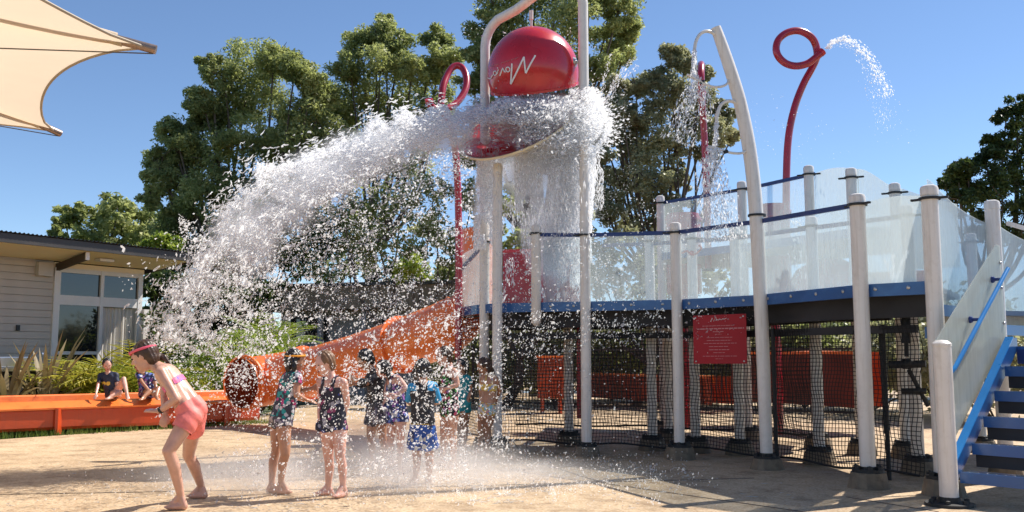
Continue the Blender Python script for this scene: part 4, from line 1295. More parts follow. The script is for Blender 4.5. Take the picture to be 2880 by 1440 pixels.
ring2 = [((235, 560), 0.12), ((235, 440), 0.16), ((255, 300), 0.26), ((300, 190), 0.38), ((350, 115), 0.45), ((410, 95), 0.48), ((465, 130), 0.45), ((500, 225), 0.36), ((490, 340), 0.25), ((430, 450), 0.12), ((340, 530), -0.02), ((240, 560), -0.14), ((150, 545), -0.24), ((108, 500), -0.30), ((98, 450), -0.34)]
lp2 += [P(*z4(x, y), 13.2 + o) for (x, y), o in ring2]
loop_spout('maroon looped spout curling left in front of the trees beside the arch', lp2, 0.052, None)
sp3 = [P(1992, 760, 15.2), P(1990, 640, 15.2), P(1985, 480, 15.2), P(1978, 340, 15.15), P(1973, 260, 15.0), P(1972, 205, 14.7), P(1972, 182, 14.4), P(1972, 188, 14.05), P(1971, 225, 13.9), P(1972, 265, 14.1), P(1973, 285, 14.45), P(1974, 280, 14.8), P(1975, 268, 15.1), P(1976, 262, 15.3)]
loop_spout('maroon looped spout seen edge-on as a straight pole beside the white tower', sp3, 0.056, None)

# white arched tower with tipping spoons
tw = empty('spoon_tower', XZ(2156, 10.7, 0), label='tall white curved tower with thin spoon arms dripping water', cat='spray tower')
tw.location.z = 0
tpx = [(2156, 1276), (2151, 1140), (2146, 1000), (2137, 800), (2129, 640), (2122, 540), (2112, 450), (2099, 370), (2078, 275), (2052, 190), (2030, 125), (2013, 78)]
tpts = bez([P(x, y, 10.7) for x, y in tpx], 4)
nT = len(tpts)
MB().tube(tpts, [0.070 + 0.012 * math.sin(math.pi * i / nT) - 0.010 * (i / nT) ** 3 for i in range(nT)], 20).build('mast', M['white'], tw, smooth=True)
cB = P(2156, 1270, 10.7)
MB().lathe((cB.x, cB.y, 0), [(0.2, -0.02), (0.185, 0.02), (0.155, 0.12), (0, 0.12)], 14).build('footing', M['footing'], tw)
fl = MB().lathe((cB.x, cB.y, 0), [(0.145, 0.12), (0.145, 0.145), (0.09, 0.15), (0.09, 0.18), (0.072, 0.181)], 16, cap=False)
for k in range(6):
    a = k * math.pi / 3
    fl.lathe((cB.x + 0.115 * math.cos(a), cB.y + 0.115 * math.sin(a), 0), [(0.022, 0.14), (0.022, 0.175), (0, 0.18)], 6)
fl.build('base_flange', M['rubber'], tw)
zr = P(2129, 606, 10.7)
rg = MB().lathe((zr.x, zr.y, zr.z), [(0.083, -0.012), (0.105, -0.012), (0.105, 0.012), (0.083, 0.012)], 18, cap=False)
rg.build('clamp_ring', M['rubber'], tw)
def arm(pts, r, name='spoon_arm'):
    return MB().tube(bez([P(x, y, d) for x, y, d in pts], 5), r, 10).build(name, M['white'], tw, smooth=True)
arm([(2022, 108, 10.7), (2003, 92, 10.66), (1985, 88, 10.62), (1968, 97, 10.6), (1957, 118, 10.58), (1953, 142, 10.56)], 0.020)
arm([(2050, 218, 10.7), (2046, 234, 10.66), (2030, 243, 10.62), (2006, 244, 10.6), (1982, 236, 10.58), (1958, 222, 10.56), (1932, 210, 10.54)], 0.015, 'tipping_spoon')
arm([(2085, 302, 10.7), (2066, 288, 10.66), (2046, 284, 10.62), (2028, 295, 10.6), (2018, 318, 10.58), (2015, 345, 10.56)], 0.020)
arm([(2102, 408, 10.7), (2098, 424, 10.66), (2082, 431, 10.62), (2058, 430, 10.6), (2036, 424, 10.58), (2012, 416, 10.56), (1992, 412, 10.54)], 0.015, 'tipping_spoon')
for x, y in ((1974, 231), (2040, 427)):
    MB().lathe(P(x, y, 10.58), [(0.022, -0.03), (0.022, 0.03)], 10, axis=Vector((1, 0, 0.3))).build('pivot', M['rubber'], tw)

# ================================================================ SHADE SAIL
def shade_sail():
    z = 4.50
    T1 = P(412, 133, 9.6); z = T1.z
    T2 = P(152, 381, 13.3)
    T2 = Vector((T2.x, T2.y, T2.z))
    mid = (T1 + T2) / 2
    e = (T2 - T1); e.z = 0; Lc = e.length
    nn = Vector((-e.y, e.x, 0)).normalized()
    cc = mid + nn * (Lc * 1.207)
    apex = Vector((cc.x, cc.y, z + 1.5))
    t = empty('shade_umbrella', (cc.x, cc.y, 0), label='cream tensile shade canopy with steel-tipped arms at the top left', cat='shade canopy')
    off = T1 - Vector((cc.x, cc.y, T1.z))
    tips = []
    for k in range(8):
        q = Matrix.Rotation(k * math.pi / 4, 3, 'Z')
        p = q @ off
        tips.append(Vector((cc.x + p.x, cc.y + p.y, z)))
    # which neighbour is T2?
    N, K = 16, 16
    for k in range(8):
        A, B = tips[k], tips[(k + 1) % 8]
        vs = []
        for i in range(N + 1):
            r = i / N
            for j in range(K + 1):
                f = j / K
                # straight chord, pulled inwards on the rim, arched towards the arms
                pull = 0.085 * (4 * f * (1 - f)) ** 0.6
                edge = A.lerp(B, f)
                rim = edge.lerp(Vector((apex.x, apex.y, z)), pull)
                rim.z = z + 0.12 * (4 * f * (1 - f))
                p = Vector((apex.x, apex.y, 0)).lerp(Vector((rim.x, rim.y, 0)), r)
                zz_ = apex.z + (rim.z - apex.z) * (1 - (1 - r) ** 1.5) - 0.10 * math.sin(math.pi * r) * (4 * f * (1 - f))
                vs.append(Vector((p.x, p.y, zz_)))
        fs = [(i * (K + 1) + j, (i + 1) * (K + 1) + j, (i + 1) * (K + 1) + j + 1, i * (K + 1) + j + 1) for i in range(N) for j in range(K)]
        MB().add(vs, fs).build('canopy_panel', M['sail'], t, smooth=True)
        rimpts = [vs[N * (K + 1) + j] for j in range(K + 1)]
        MB().tube([p + UP * -0.004 for p in rimpts], 0.016, 6).build('edge_webbing', M['sail2'], t, smooth=True)
    for A in tips:
        d = (A - apex); d.normalize()
        arm_in = Vector((apex.x, apex.y, apex.z - 0.25))
        pk = A.lerp(arm_in, 0.03)
        MB().tube([A + (A - arm_in).normalized() * 0.10, pk, A.lerp(arm_in, 0.05)], 0.05, 16).build('arm_tip', M['sail_cap'], t, smooth=True)
        MB().tube([A.lerp(arm_in, 0.04) - UP * 0.03, arm_in], 0.035, 10).build('radial_arm', M['sail'], t, smooth=True)
        sl = MB()
        s0, s1 = A.lerp(arm_in, 0.05), A.lerp(arm_in, 0.85)
        sl.tube([s0 + UP * 0.01, s0.lerp(s1, 0.4), s1], [0.06, 0.11, 0.14], 10)
        sl.build('arm_sleeve', M['sail'], t, smooth=True)
        MB().tube([A + (A - arm_in).normalized() * 0.07 - UP * 0.05, Vector((cc.x, cc.y, z - 0.35))], 0.007, 6).build('tie_cable', M['cable'], t, smooth=True)
    MB().tube([(cc.x, cc.y, 0), (cc.x, cc.y, apex.z + 0.1)], 0.09, 16).build('mast', M['white'], t, smooth=True)
shade_sail()

# ================================================================ TREES AND PLANTS
def leaf_cloud(centers, radii, n_per, L, W, flat=0.8, droop=0.5, seed=1):
    """leaf-sized four-corner blades filling the shells of many small clumps"""
    g = np.random.default_rng(seed)
    C = np.asarray(centers); Rr = np.asarray(radii)
    idx = np.repeat(np.arange(len(C)), n_per)
    n = len(idx)
    d = g.normal(size=(n, 3)); d /= np.linalg.norm(d, axis=1, keepdims=True)
    rad = g.random(n) ** 0.5
    p = C[idx] + d * (Rr[idx] * rad)[:, None] * np.array([1, 1, flat])
    ax = g.normal(size=(n, 3)) * np.array([1, 1, 0.7]); ax[:, 2] -= droop
    ax += d * 0.5
    ax /= np.linalg.norm(ax, axis=1, keepdims=True)
    sd_ = np.cross(ax, g.normal(size=(n, 3))); sd_ /= np.linalg.norm(sd_, axis=1, keepdims=True) + 1e-9
    l = L * g.uniform(0.6, 1.4, n)[:, None]; w_ = W * g.uniform(0.6, 1.4, n)[:, None]
    v0 = p - ax * l * 0.5; v2 = p + ax * l * 0.5
    v1 = p + sd_ * w_ * 0.5 - ax * l * 0.08; v3 = p - sd_ * w_ * 0.5 - ax * l * 0.08
    V = np.stack([v0, v1, v2, v3], 1).reshape(-1, 3)
    F_ = np.arange(n * 4).reshape(n, 4)
    return V, F_
def tree(label, base_px, d, blobs, mat, n_leaf=60, L=0.16, W=0.07, sub=14, depth=0.6, seed=1, trunk_r=0.28, name='eucalypt_tree', cat='tree', group=None, clump=0.40, fork=0.45):
    """blobs: (px, py, r_px) crown lobes read off the photograph, put at depth d with their own depth spread"""
    g = np.random.default_rng(seed)
    base = XZ(base_px, d, 0.5); base.z = -0.05
    t = empty(name, base, label=label, cat=cat, group=group)
    cs, rs, tips = [], [], []
    for (px, py, r) in blobs:
        dd = d + g.uniform(-1, 1) * depth * r / FPX * d * 1.6
        c = P(px, py, dd)
        R_ = r / FPX * dd
        tips.append((c, R_))
        for k in range(sub):
            v = g.normal(size=3); v /= np.linalg.norm(v)
            rr_ = R_ * g.uniform(0.35, 1.0)
            q = np.array(c) + v * rr_ * np.array([1, 1, 0.85])
            cs.append(q); rs.append(R_ * clump * g.uniform(0.6, 1.25))
    V, F_ = leaf_cloud(cs, rs, n_leaf, L, W, seed=seed + 50)
    link('crown', np_mesh('crown', V, F_), M[mat], t, smooth=False)
    # trunk and limbs
    top = np.mean([np.array(c) for c, _ in tips], 0)
    fk = base.lerp(Vector(top), fork)
    fk.x += g.uniform(-0.4, 0.4)
    mb = MB().tube(bez([base, base.lerp(fk, 0.5) + Vector((g.uniform(-.2, .2), 0, 0)), fk], 4), list(np.linspace(trunk_r, trunk_r * 0.7, 9)), 10)
    mb.build('trunk', M['bark'], t, smooth=True)
    for c, R_ in tips:
        m_ = fk.lerp(c, 0.5) + Vector((g.uniform(-.4, .4), g.uniform(-.4, .4), -0.15 * (c - fk).length))
        pts = bez([fk, m_, c], 4)
        lb = MB().tube(pts, list(np.linspace(trunk_r * 0.30, trunk_r * 0.07, len(pts))), 7)
        for k in range(3):
            v = Vector([float(x) for x in g.normal(size=3)]).normalized()
            lb.tube([c, c + v * R_ * 0.45 + UP * 0.05, c + v * R_ * 0.85 + UP * 0.12 * R_], [trunk_r * 0.10, trunk_r * 0.06, trunk_r * 0.025], 5)
        lb.build('limb', M['bark'], t, smooth=True)
    return t
TG = None
tree('small bushy tree low above the house roof at the far left', 300, 42, [(205, 600, 44), (180, 625, 30), (335, 590, 60), (300, 625, 55), (270, 660, 60), (395, 620, 60), (420, 665, 55), (160, 660, 26), (350, 670, 60), (230, 690, 60), (455, 700, 40), (330, 720, 60)], 'euc', n_leaf=60, L=0.24, W=0.13, sub=18, seed=11, trunk_r=0.25)
tree('bright lime green bush showing just above the eave beside the splash', 450, 26, [(455, 672, 34), (490, 690, 30), (425, 690, 26), (470, 715, 40)], 'lush', n_leaf=40, L=0.16, W=0.07, sub=12, seed=12, trunk_r=0.06, name='garden_tree')
tree('big dark-leaved gum tree standing alone against the sky left of centre', 700, 32,
     [(705, 190, 88), (630, 215, 68), (590, 180, 40), (770, 170, 70), (830, 195, 60), (880, 240, 55), (640, 290, 85), (740, 290, 95), (850, 310, 85), (570, 280, 50), (560, 330, 42), (500, 400, 70), (460, 440, 50), (455, 500, 55), (540, 420, 60), (520, 500, 70), (600, 450, 80), (680, 400, 90), (780, 410, 90), (870, 430, 90), (500, 580, 60), (570, 560, 80), (660, 540, 80), (760, 540, 90), (480, 640, 55), (560, 650, 80), (660, 660, 80), (480, 370, 45), (450, 480, 45), (600, 340, 60), (910, 280, 55), (920, 380, 60), (430, 560, 40)],
     'euc', n_leaf=125, L=0.15, W=0.06 , sub=24, seed=13, trunk_r=0.34)
tree('broad sunlit gum tree behind the water arc between its two taller neighbours', 1060, 34,
     [(1085, 70, 40), (1060, 110, 60), (1015, 130, 60), (1125, 130, 55), (985, 190, 60), (1070, 190, 80), (1160, 190, 60), (1225, 110, 50), (1255, 160, 48), (1230, 210, 60), (1150, 260, 90), (1010, 270, 85), (930, 300, 70), (1090, 340, 95), (960, 370, 85), (1230, 290, 60), (850, 350, 60), (820, 420, 60), (1180, 360, 80), (900, 440, 85), (1010, 450, 90), (1120, 450, 90)],
     'euc', n_leaf=125, L=0.15, W=0.06 , sub=24, seed=14, trunk_r=0.32)
tree('tallest gum tree rising out of the frame behind the red bucket', 1520, 30,
     [(1400, 30, 75), (1370, 90, 60), (1340, 150, 45), (1470, -30, 90), (1570, -50, 95), (1660, -20, 85), (1740, 30, 65), (1770, 90, 45), (1700, 110, 75), (1600, 60, 90), (1500, 80, 90), (1420, 130, 80), (1380, 200, 70), (1690, 190, 65), (1600, 180, 90), (1490, 200, 90), (1640, 280, 75), (1560, 300, 80), (1450, 310, 85), (1370, 320, 60), (1330, 240, 45), (1750, 150, 45), (1330, 430, 50), (1480, 430, 80), (1590, 440, 70)],
     'euc', n_leaf=125, L=0.14, W=0.055 , sub=24, seed=15, trunk_r=0.4)
tree('pale grey-green gum tree between the white arch and the curved tower', 1810, 26,
     [(1885, 160, 42), (1925, 180, 45), (1975, 205, 30), (1850, 215, 55), (1790, 250, 50), (1900, 270, 70), (1970, 270, 45), (2010, 300, 35), (2045, 330, 30), (2060, 385, 26), (2010, 370, 48), (1950, 350, 60), (1820, 330, 70), (1750, 330, 50), (1730, 400, 60), (1800, 430, 80), (1880, 410, 70), (1990, 425, 40), (1750, 500, 70), (1830, 520, 80), (1900, 500, 50), (1720, 580, 60), (1800, 610, 80), (1890, 600, 60), (1730, 240, 34), (1710, 300, 42), (1695, 380, 50), (1690, 460, 55), (1680, 540, 55), (1745, 300, 50)],
     'euc2', n_leaf=110, L=0.12, W=0.05, sub=24, seed=16, trunk_r=0.24)
tree('dark gum tree at the far right above the wavy panels', 2820, 30,
     [(2860, 300, 40), (2830, 330, 38), (2880, 350, 50), (2800, 390, 40), (2850, 410, 60), (2770, 440, 45), (2720, 470, 50), (2690, 500, 45), (2655, 515, 22), (2790, 500, 60), (2860, 490, 70), (2740, 540, 60), (2820, 560, 70), (2890, 580, 70), (2700, 560, 50), (2860, 650, 80), (2940, 450, 90), (2780, 640, 70), (2960, 600, 90)],
     'dark', n_leaf=110, L=0.15, W=0.06, sub=14, seed=17, trunk_r=0.3)
# darker mid-ground growth behind the falling water
tree('dark evergreen screen tree behind the left half of the falling water', 640, 28,
     [(600, 700, 80), (680, 650, 85), (780, 620, 90), (700, 740, 80), (800, 720, 80), (520, 720, 60), (570, 790, 70), (860, 560, 70), (880, 680, 80), (450, 760, 45), (500, 830, 60)],
     'dark', n_leaf=56, L=0.17, W=0.09, sub=14, seed=18, trunk_r=0.2, name='screen_tree', fork=0.3)
tree('mottled green screen tree behind the right half of the falling water', 1100, 27,
     [(960, 560, 80), (1040, 600, 85), (1130, 560, 85), (1220, 540, 75), (1230, 640, 75), (1150, 690, 75), (1050, 720, 60), (1270, 720, 60), (980, 670, 50), (1330, 560, 60), (1380, 640, 60), (1420, 560, 60)],
     'euc', n_leaf=52, L=0.15, W=0.08, sub=14, seed=19, trunk_r=0.2, name='screen_tree', fork=0.3)
tree('yellow green small tree above the pavilion roof left of the maroon spout', 1150, 25, [(1150, 735, 45), (1180, 760, 40), (1125, 765, 35)], 'lush', n_leaf=40, L=0.12, W=0.06, sub=12, seed=20, trunk_r=0.07, name='garden_tree')
tree('grey-green backdrop tree behind the deck panels left of the white tower', 1790, 24, [(1690, 700, 75), (1780, 720, 85), (1880, 720, 85), (1970, 740, 75), (2040, 800, 60), (1700, 800, 75), (1800, 820, 75), (1900, 820, 75), (1640, 760, 55)], 'euc2', n_leaf=50, L=0.14, W=0.08, sub=13, seed=21, trunk_r=0.16, name='screen_tree', fork=0.3)

tree('dark tangled screen tree beyond the house corner behind the splash edge', 480, 25, [(430, 800, 50), (500, 800, 65), (580, 830, 65), (660, 830, 70), (740, 820, 60), (450, 880, 55), (540, 900, 65), (640, 920, 70), (730, 900, 60), (420, 960, 55), (520, 980, 70), (620, 1000, 70), (720, 990, 60), (780, 950, 40)], 'dark', n_leaf=60, L=0.18, W=0.09, sub=16, seed=22, trunk_r=0.12, name='screen_tree', fork=0.25)
tree('mid-green screen tree behind the pavilion roof under the thrown water', 960, 33, [(800, 690, 80), (900, 640, 80), (980, 730, 85), (880, 760, 70), (1080, 780, 60), (1000, 620, 70), (1160, 760, 60), (1270, 760, 60), (760, 600, 70), (1200, 640, 60)], 'euc', n_leaf=56, L=0.2, W=0.11, sub=16, seed=23, trunk_r=0.2, name='screen_tree', fork=0.3)
tree('shaded backdrop tree left of the deck behind the white posts', 1420, 24, [(1380, 740, 60), (1450, 700, 70), (1540, 700, 75), (1620, 690, 70), (1440, 800, 70), (1540, 800, 75), (1500, 620, 60), (1600, 600, 55)], 'euc', n_leaf=52, L=0.16, W=0.09, sub=14, seed=24, trunk_r=0.14, name='screen_tree', fork=0.3)
def bush(label, px, d, w_, h, mat, L, W, n=900, seed=1, name='garden_bush', group=None, dep=None, cat='bush', sub=26):
    g = np.random.default_rng(seed)
    b = XZ(px, d, 0.2); b.z = 0
    t = empty(name, b, label=label, cat=cat, group=group)
    cs, rs = [], []
    for k in range(sub):
        a = g.uniform(0, 2 * math.pi); r = math.sqrt(g.random())
        cs.append((b.x + math.cos(a) * r * w_ * 0.42, b.y + math.sin(a) * r * (dep or w_) * 0.42, h * (0.2 + 0.62 * g.random() * (1 - 0.45 * r))))
        rs.append(min(w_, h) * 0.22 * g.uniform(0.7, 1.2))
    V, F_ = leaf_cloud(cs, rs, n // sub, L, W, seed=seed, droop=-0.3)
    V[:, 2] = np.maximum(V[:, 2], 0.0)
    link('foliage', np_mesh('foliage', V, F_), M[mat], t, smooth=False)
    st_ = MB()
    for k in range(5):
        c = cs[k]
        st_.tube([b, Vector(c)], [0.025, 0.008], 5)
    st_.build('stems', M['bark'], t)
    return t
def blades(t, mat, b, n, length, width, spread, seed, droop=1.0, segs=5, up=1.0, name='blade'):
    """strap leaves arching out from a common base; each one its own part"""
    g = np.random.default_rng(seed)
    for k in range(n):
        az = g.uniform(0, 2 * math.pi); tilt = g.uniform(0.08, spread)
        L = length * g.uniform(0.65, 1.1); wd = width * g.uniform(0.7, 1.2)
        dirh = Vector((math.cos(az), math.sin(az), 0)); side = Vector((-dirh.y, dirh.x, 0))
        p = b + dirh * g.uniform(0, 0.12) + UP * 0.02
        ang = tilt
        vs = []
        for i in range(segs + 1):
            f = i / segs
            wv = wd * (0.35 + 1.0 * f) * (1 - f) ** 0.6 * 1.5 if i < segs else 0.001
            vs += [p - side * wv / 2, p + side * wv / 2]
            d = dirh * math.sin(ang) + UP * math.cos(ang)
            p = p + d * L / segs
            ang += droop * tilt * 0.45 + 0.05
        mb = MB().add(vs, [(2 * i, 2 * i + 1, 2 * i + 3, 2 * i + 2) for i in range(segs)])
        mb.build(name, M[mat], t, smooth=False)
def flax(label, px, d, n, L, seed, group='bronze flax clumps'):
    b = XZ(px, d, 0.2); b.z = 0
    t = empty('flax_plant', b, label=label, cat='plant', group=group)
    blades(t, 'flax', b, n, L, 0.095, 1.0, seed, droop=0.85)
flax('bronze striped flax clump at the left end behind the orange trough', 15, 16.8, 60, 1.7, 31)
flax('bronze striped flax clump spreading widest left of the seated boys', 125, 17.2, 76, 1.8, 32)
def palm(label, px, d, n, L, seed, h0=0.2, mat='palm', group='arching garden palms', el=(0.25, 1.1)):
    g = np.random.default_rng(seed)
    b = XZ(px, d, 0.3); b.z = 0
    t = empty('garden_palm', b, label=label, cat='palm', group=group)
    st_ = MB()
    for k in range(4):
        st_.tube([b + Vector((g.uniform(-.15, .15), g.uniform(-.15, .15), 0)), b + Vector((g.uniform(-.2, .2), g.uniform(-.2, .2), h0 + 0.35))], [0.035, 0.02], 6)
    st_.build('stem', M['lush'], t)
    for k in range(n):
        az = g.uniform(0, 2 * math.pi); ang = g.uniform(*el) * 0.75
        dirh = Vector((math.cos(az), math.sin(az), 0)); side = Vector((-dirh.y, dirh.x, 0))
        p = b + UP * h0; LL = L * g.uniform(0.7, 1.1); S = 14
        vs, fs = [], []; pts = []
        for i in range(S + 1):
            pts.append(p.copy())
            d_ = dirh * math.sin(ang) + UP * math.cos(ang)
            p = p + d_ * LL / S; ang += 0.085
        for i in range(3, S + 1):
            f = i / S; c = pts[i]; d_ = (pts[min(i, S)] - pts[i - 1]).normalized()
            ll = LL * 0.30 * math.sin(math.pi * (0.15 + 0.8 * f)) + 0.05
            for sg_ in (-1, 1):
                q = side * sg_ * 0.8 + d_ * 0.75 - UP * 0.15 + Vector((g.uniform(-.12, .12), g.uniform(-.12, .12), g.uniform(-.12, .12)))
                q.normalize()
                wv = 0.016
                i0 = len(vs)
                vs += [c - d_ * wv, c + d_ * wv, c + q * ll * 0.6 + d_ * wv * 0.9 - UP * 0.01, c + q * ll - UP * 0.05 * ll]
                fs.append((i0, i0 + 1, i0 + 2, i0 + 3))
        mb = MB().add(vs, fs).tube(pts, [0.010] * S + [0.003], 4)
        mb.build('frond', M[mat], t)
palm('yellow garden palm with arching fronds left of the navy-shirted boy', 225, 17.9, 34, 1.6, 41, h0=0.35)
palm('yellow-green palm clump directly behind the navy-shirted boy', 300, 18.2, 28, 1.35, 42, h0=0.25)
palm('yellow palm with tallest fronds in front of the curtained window', 370, 18.4, 28, 1.7, 43, h0=0.4)
palm('green palm clump behind the second seated boy', 420, 18.6, 24, 1.5, 44, mat='lush')
bush('dense low green bush behind the trough left of the palms', 30, 17.5, 1.8, 0.6, 'lush', 0.12, 0.035, 2600, 51)
bush('low green hedge bush under the palms by the window', 300, 18.6, 2.8, 0.95, 'lush', 0.12, 0.03, 3400, 52)
bush('rounded dark green bush behind the foremost girl', 470, 19.0, 1.8, 1.55, 'lush', 0.13, 0.035, 3200, 53)
bush('tall loose grassy bush behind the tube mouth', 620, 20.0, 2.4, 2.35, 'lush', 0.24, 0.035, 6500, 54)
bush('bright tufted bush right of the tube mouth behind the water', 730, 20.5, 2.0, 2.6, 'lush', 0.26, 0.035, 6000, 55)
bush('dark shrub against the house corner behind the splash', 440, 20.5, 1.6, 2.7, 'dark', 0.15, 0.06, 3600, 56)
bush('dark spiky shrub further right behind the splash edge', 520, 21.5, 2.0, 2.5, 'dark', 0.2, 0.05, 3600, 57)
bush('pale grassy tuft low beside the orange tube mouth', 590, 19.0, 1.4, 1.0, 'palm', 0.26, 0.022, 1800, 58)
palm('green palm behind the water at the pavilion corner', 760, 22, 24, 1.6, 45, h0=1.2, mat='lush')
# hedges beyond the pool fence
for i, (px, d, wd, h) in enumerate(((1390, 27, 4, 2.9), (1560, 26, 4, 3.3), (1720, 27, 5, 3.4), (1900, 26, 5, 3.4), (2080, 24, 4.5, 3.3), (2260, 23, 4.5, 3.4), (2450, 22, 4.5, 3.2), (2640, 20, 4, 3.2), (2800, 18, 3.5, 3.0))):
    lab = ['hedge shrub behind the far fence nearest the pavilion', 'hedge shrub behind the far fence above the orange slide box', 'hedge shrub behind the far fence left of the sign', 'hedge shrub beyond the deck directly behind the sign', 'hedge shrub behind the dark orange curved slide wall', 'hedge shrub beyond the deck right of the white tower', 'hedge shrub beyond the deck near the black valve pipes', 'hedge shrub behind the right corner post', 'hedge shrub behind the blue staircase'][i]
    bush(lab, px, d, wd, h, 'euc2' if i % 3 else 'euc', 0.16, 0.08, 6500, 60 + i, dep=2.0, group='hedge shrubs beyond the deck', name='hedge_shrub', sub=60)
# grass under the trough
g = np.random.default_rng(77)
n = 9000
tt = g.random(n); off = g.uniform(-0.25, 2.2, n)
A = np.array(XZ(-150, 14.2, 0)); B = np.array(XZ(760, 18.0, 0))
pp_ = A + (B - A) * tt[:, None]; dr = (B - A)[:2] / np.linalg.norm((B - A)[:2]); nr = np.array([-dr[1], dr[0]])
pp_[:, :2] += nr * off[:, None]; pp_[:, 2] = -0.02
hh = g.uniform(0.05, 0.15, n)[:, None]; az = g.uniform(0, 6.28, n)
sv = np.stack([np.cos(az), np.sin(az), np.zeros(n)], 1) * 0.008
tp_ = pp_ + np.stack([g.normal(size=n) * 0.03, g.normal(size=n) * 0.03, np.zeros(n)], 1); tp_[:, 2] += hh[:, 0]
V = np.stack([pp_ - sv, pp_ + sv, tp_], 1).reshape(-1, 3)
tag(link('grass', np_mesh('grass', V, np.arange(n * 3).reshape(n, 3)), M['grass'], None, smooth=False), 'short grass growing along the foot of the orange trough', 'grass', kind='stuff')

# ================================================================ PEOPLE
def capsule(mb, a, b, ra, rb, seg=12):
    a, b = Vector(a), Vector(b)
    d = b - a
    L = d.length
    if L < 1e-5:
        mb.ball(a, max(ra, rb), seg, 8); return
    prof = []
    for k in range(5):
        t = math.pi / 2 * k / 4
        prof.append((max(0.0001, ra * math.sin(t)), -ra * math.cos(t)))
    for k in range(5):
        t = math.pi / 2 * k / 4
        prof.append((max(0.0001, rb * math.cos(t)), L + rb * math.sin(t)))
    mb.lathe(a, prof, seg, axis=d)
def remesh_np(mb, voxel, smooth_it=4):
    """union of closed overlapping shapes -> one continuous skin"""
    me = mb.mesh('tmp')
    o = bpy.data.objects.new('tmp', me)
    COL.objects.link(o)
    m = o.modifiers.new('r', 'REMESH'); m.mode = 'VOXEL'; m.voxel_size = voxel
    s = o.modifiers.new('s', 'SMOOTH'); s.factor = 0.5; s.iterations = smooth_it
    dg = bpy.context.evaluated_depsgraph_get()
    out = bpy.data.meshes.new_from_object(o.evaluated_get(dg))
    bpy.data.objects.remove(o)
    bpy.data.meshes.remove(me)
    return out
def hand(mb, w, tip, s=1.0, curl=0.35, spread=1.0, nrm=None, side=1):
    d = (tip - w).normalized()
    n = nrm if nrm is not None else Vector((0, -1, 0.15))
    sd_ = d.cross(n).normalized() * side
    n = sd_.cross(d).normalized() * side
    pc = w + d * 0.022 * s; pe = w + d * 0.062 * s
    for k in (-1, 0, 1):
        capsule(mb, pc + sd_ * k * 0.011 * s, pe + sd_ * k * 0.017 * s, 0.013 * s, 0.0115 * s, 8)
    for k, (l, o) in enumerate(((0.050, -0.027), (0.058, -0.009), (0.054, 0.009), (0.042, 0.026))):
        base = pe + sd_ * o * s * 0.9
        dk = (d + sd_ * o * 6 * spread).normalized()
        m_ = base + dk * l * 0.5 * s - n * curl * 0.010 * s
        e = m_ + (dk * (1 - curl * 0.5) - n * curl).normalized() * l * 0.55 * s
        capsule(mb, base - dk * 0.01, m_, 0.0085 * s, 0.0078 * s, 7)
        capsule(mb, m_, e, 0.0078 * s, 0.0062 * s, 7)
    tb_ = pc - sd_ * 0.02 * s
    te = tb_ + (d * 0.75 - sd_ * 0.7 - n * 0.3).normalized() * 0.032 * s
    capsule(mb, tb_, te, 0.0105 * s, 0.009 * s, 7)
    capsule(mb, te, te + (d - n * 0.3).normalized() * 0.024 * s, 0.009 * s, 0.007 * s, 7)
def segd(V, a, b):
    a = np.array(a); b = np.array(b); ab = b - a
    t = np.clip(((V - a) @ ab) / max(1e-9, ab @ ab), 0, 1)
    return np.linalg.norm(V - (a + t[:, None] * ab), axis=1), t
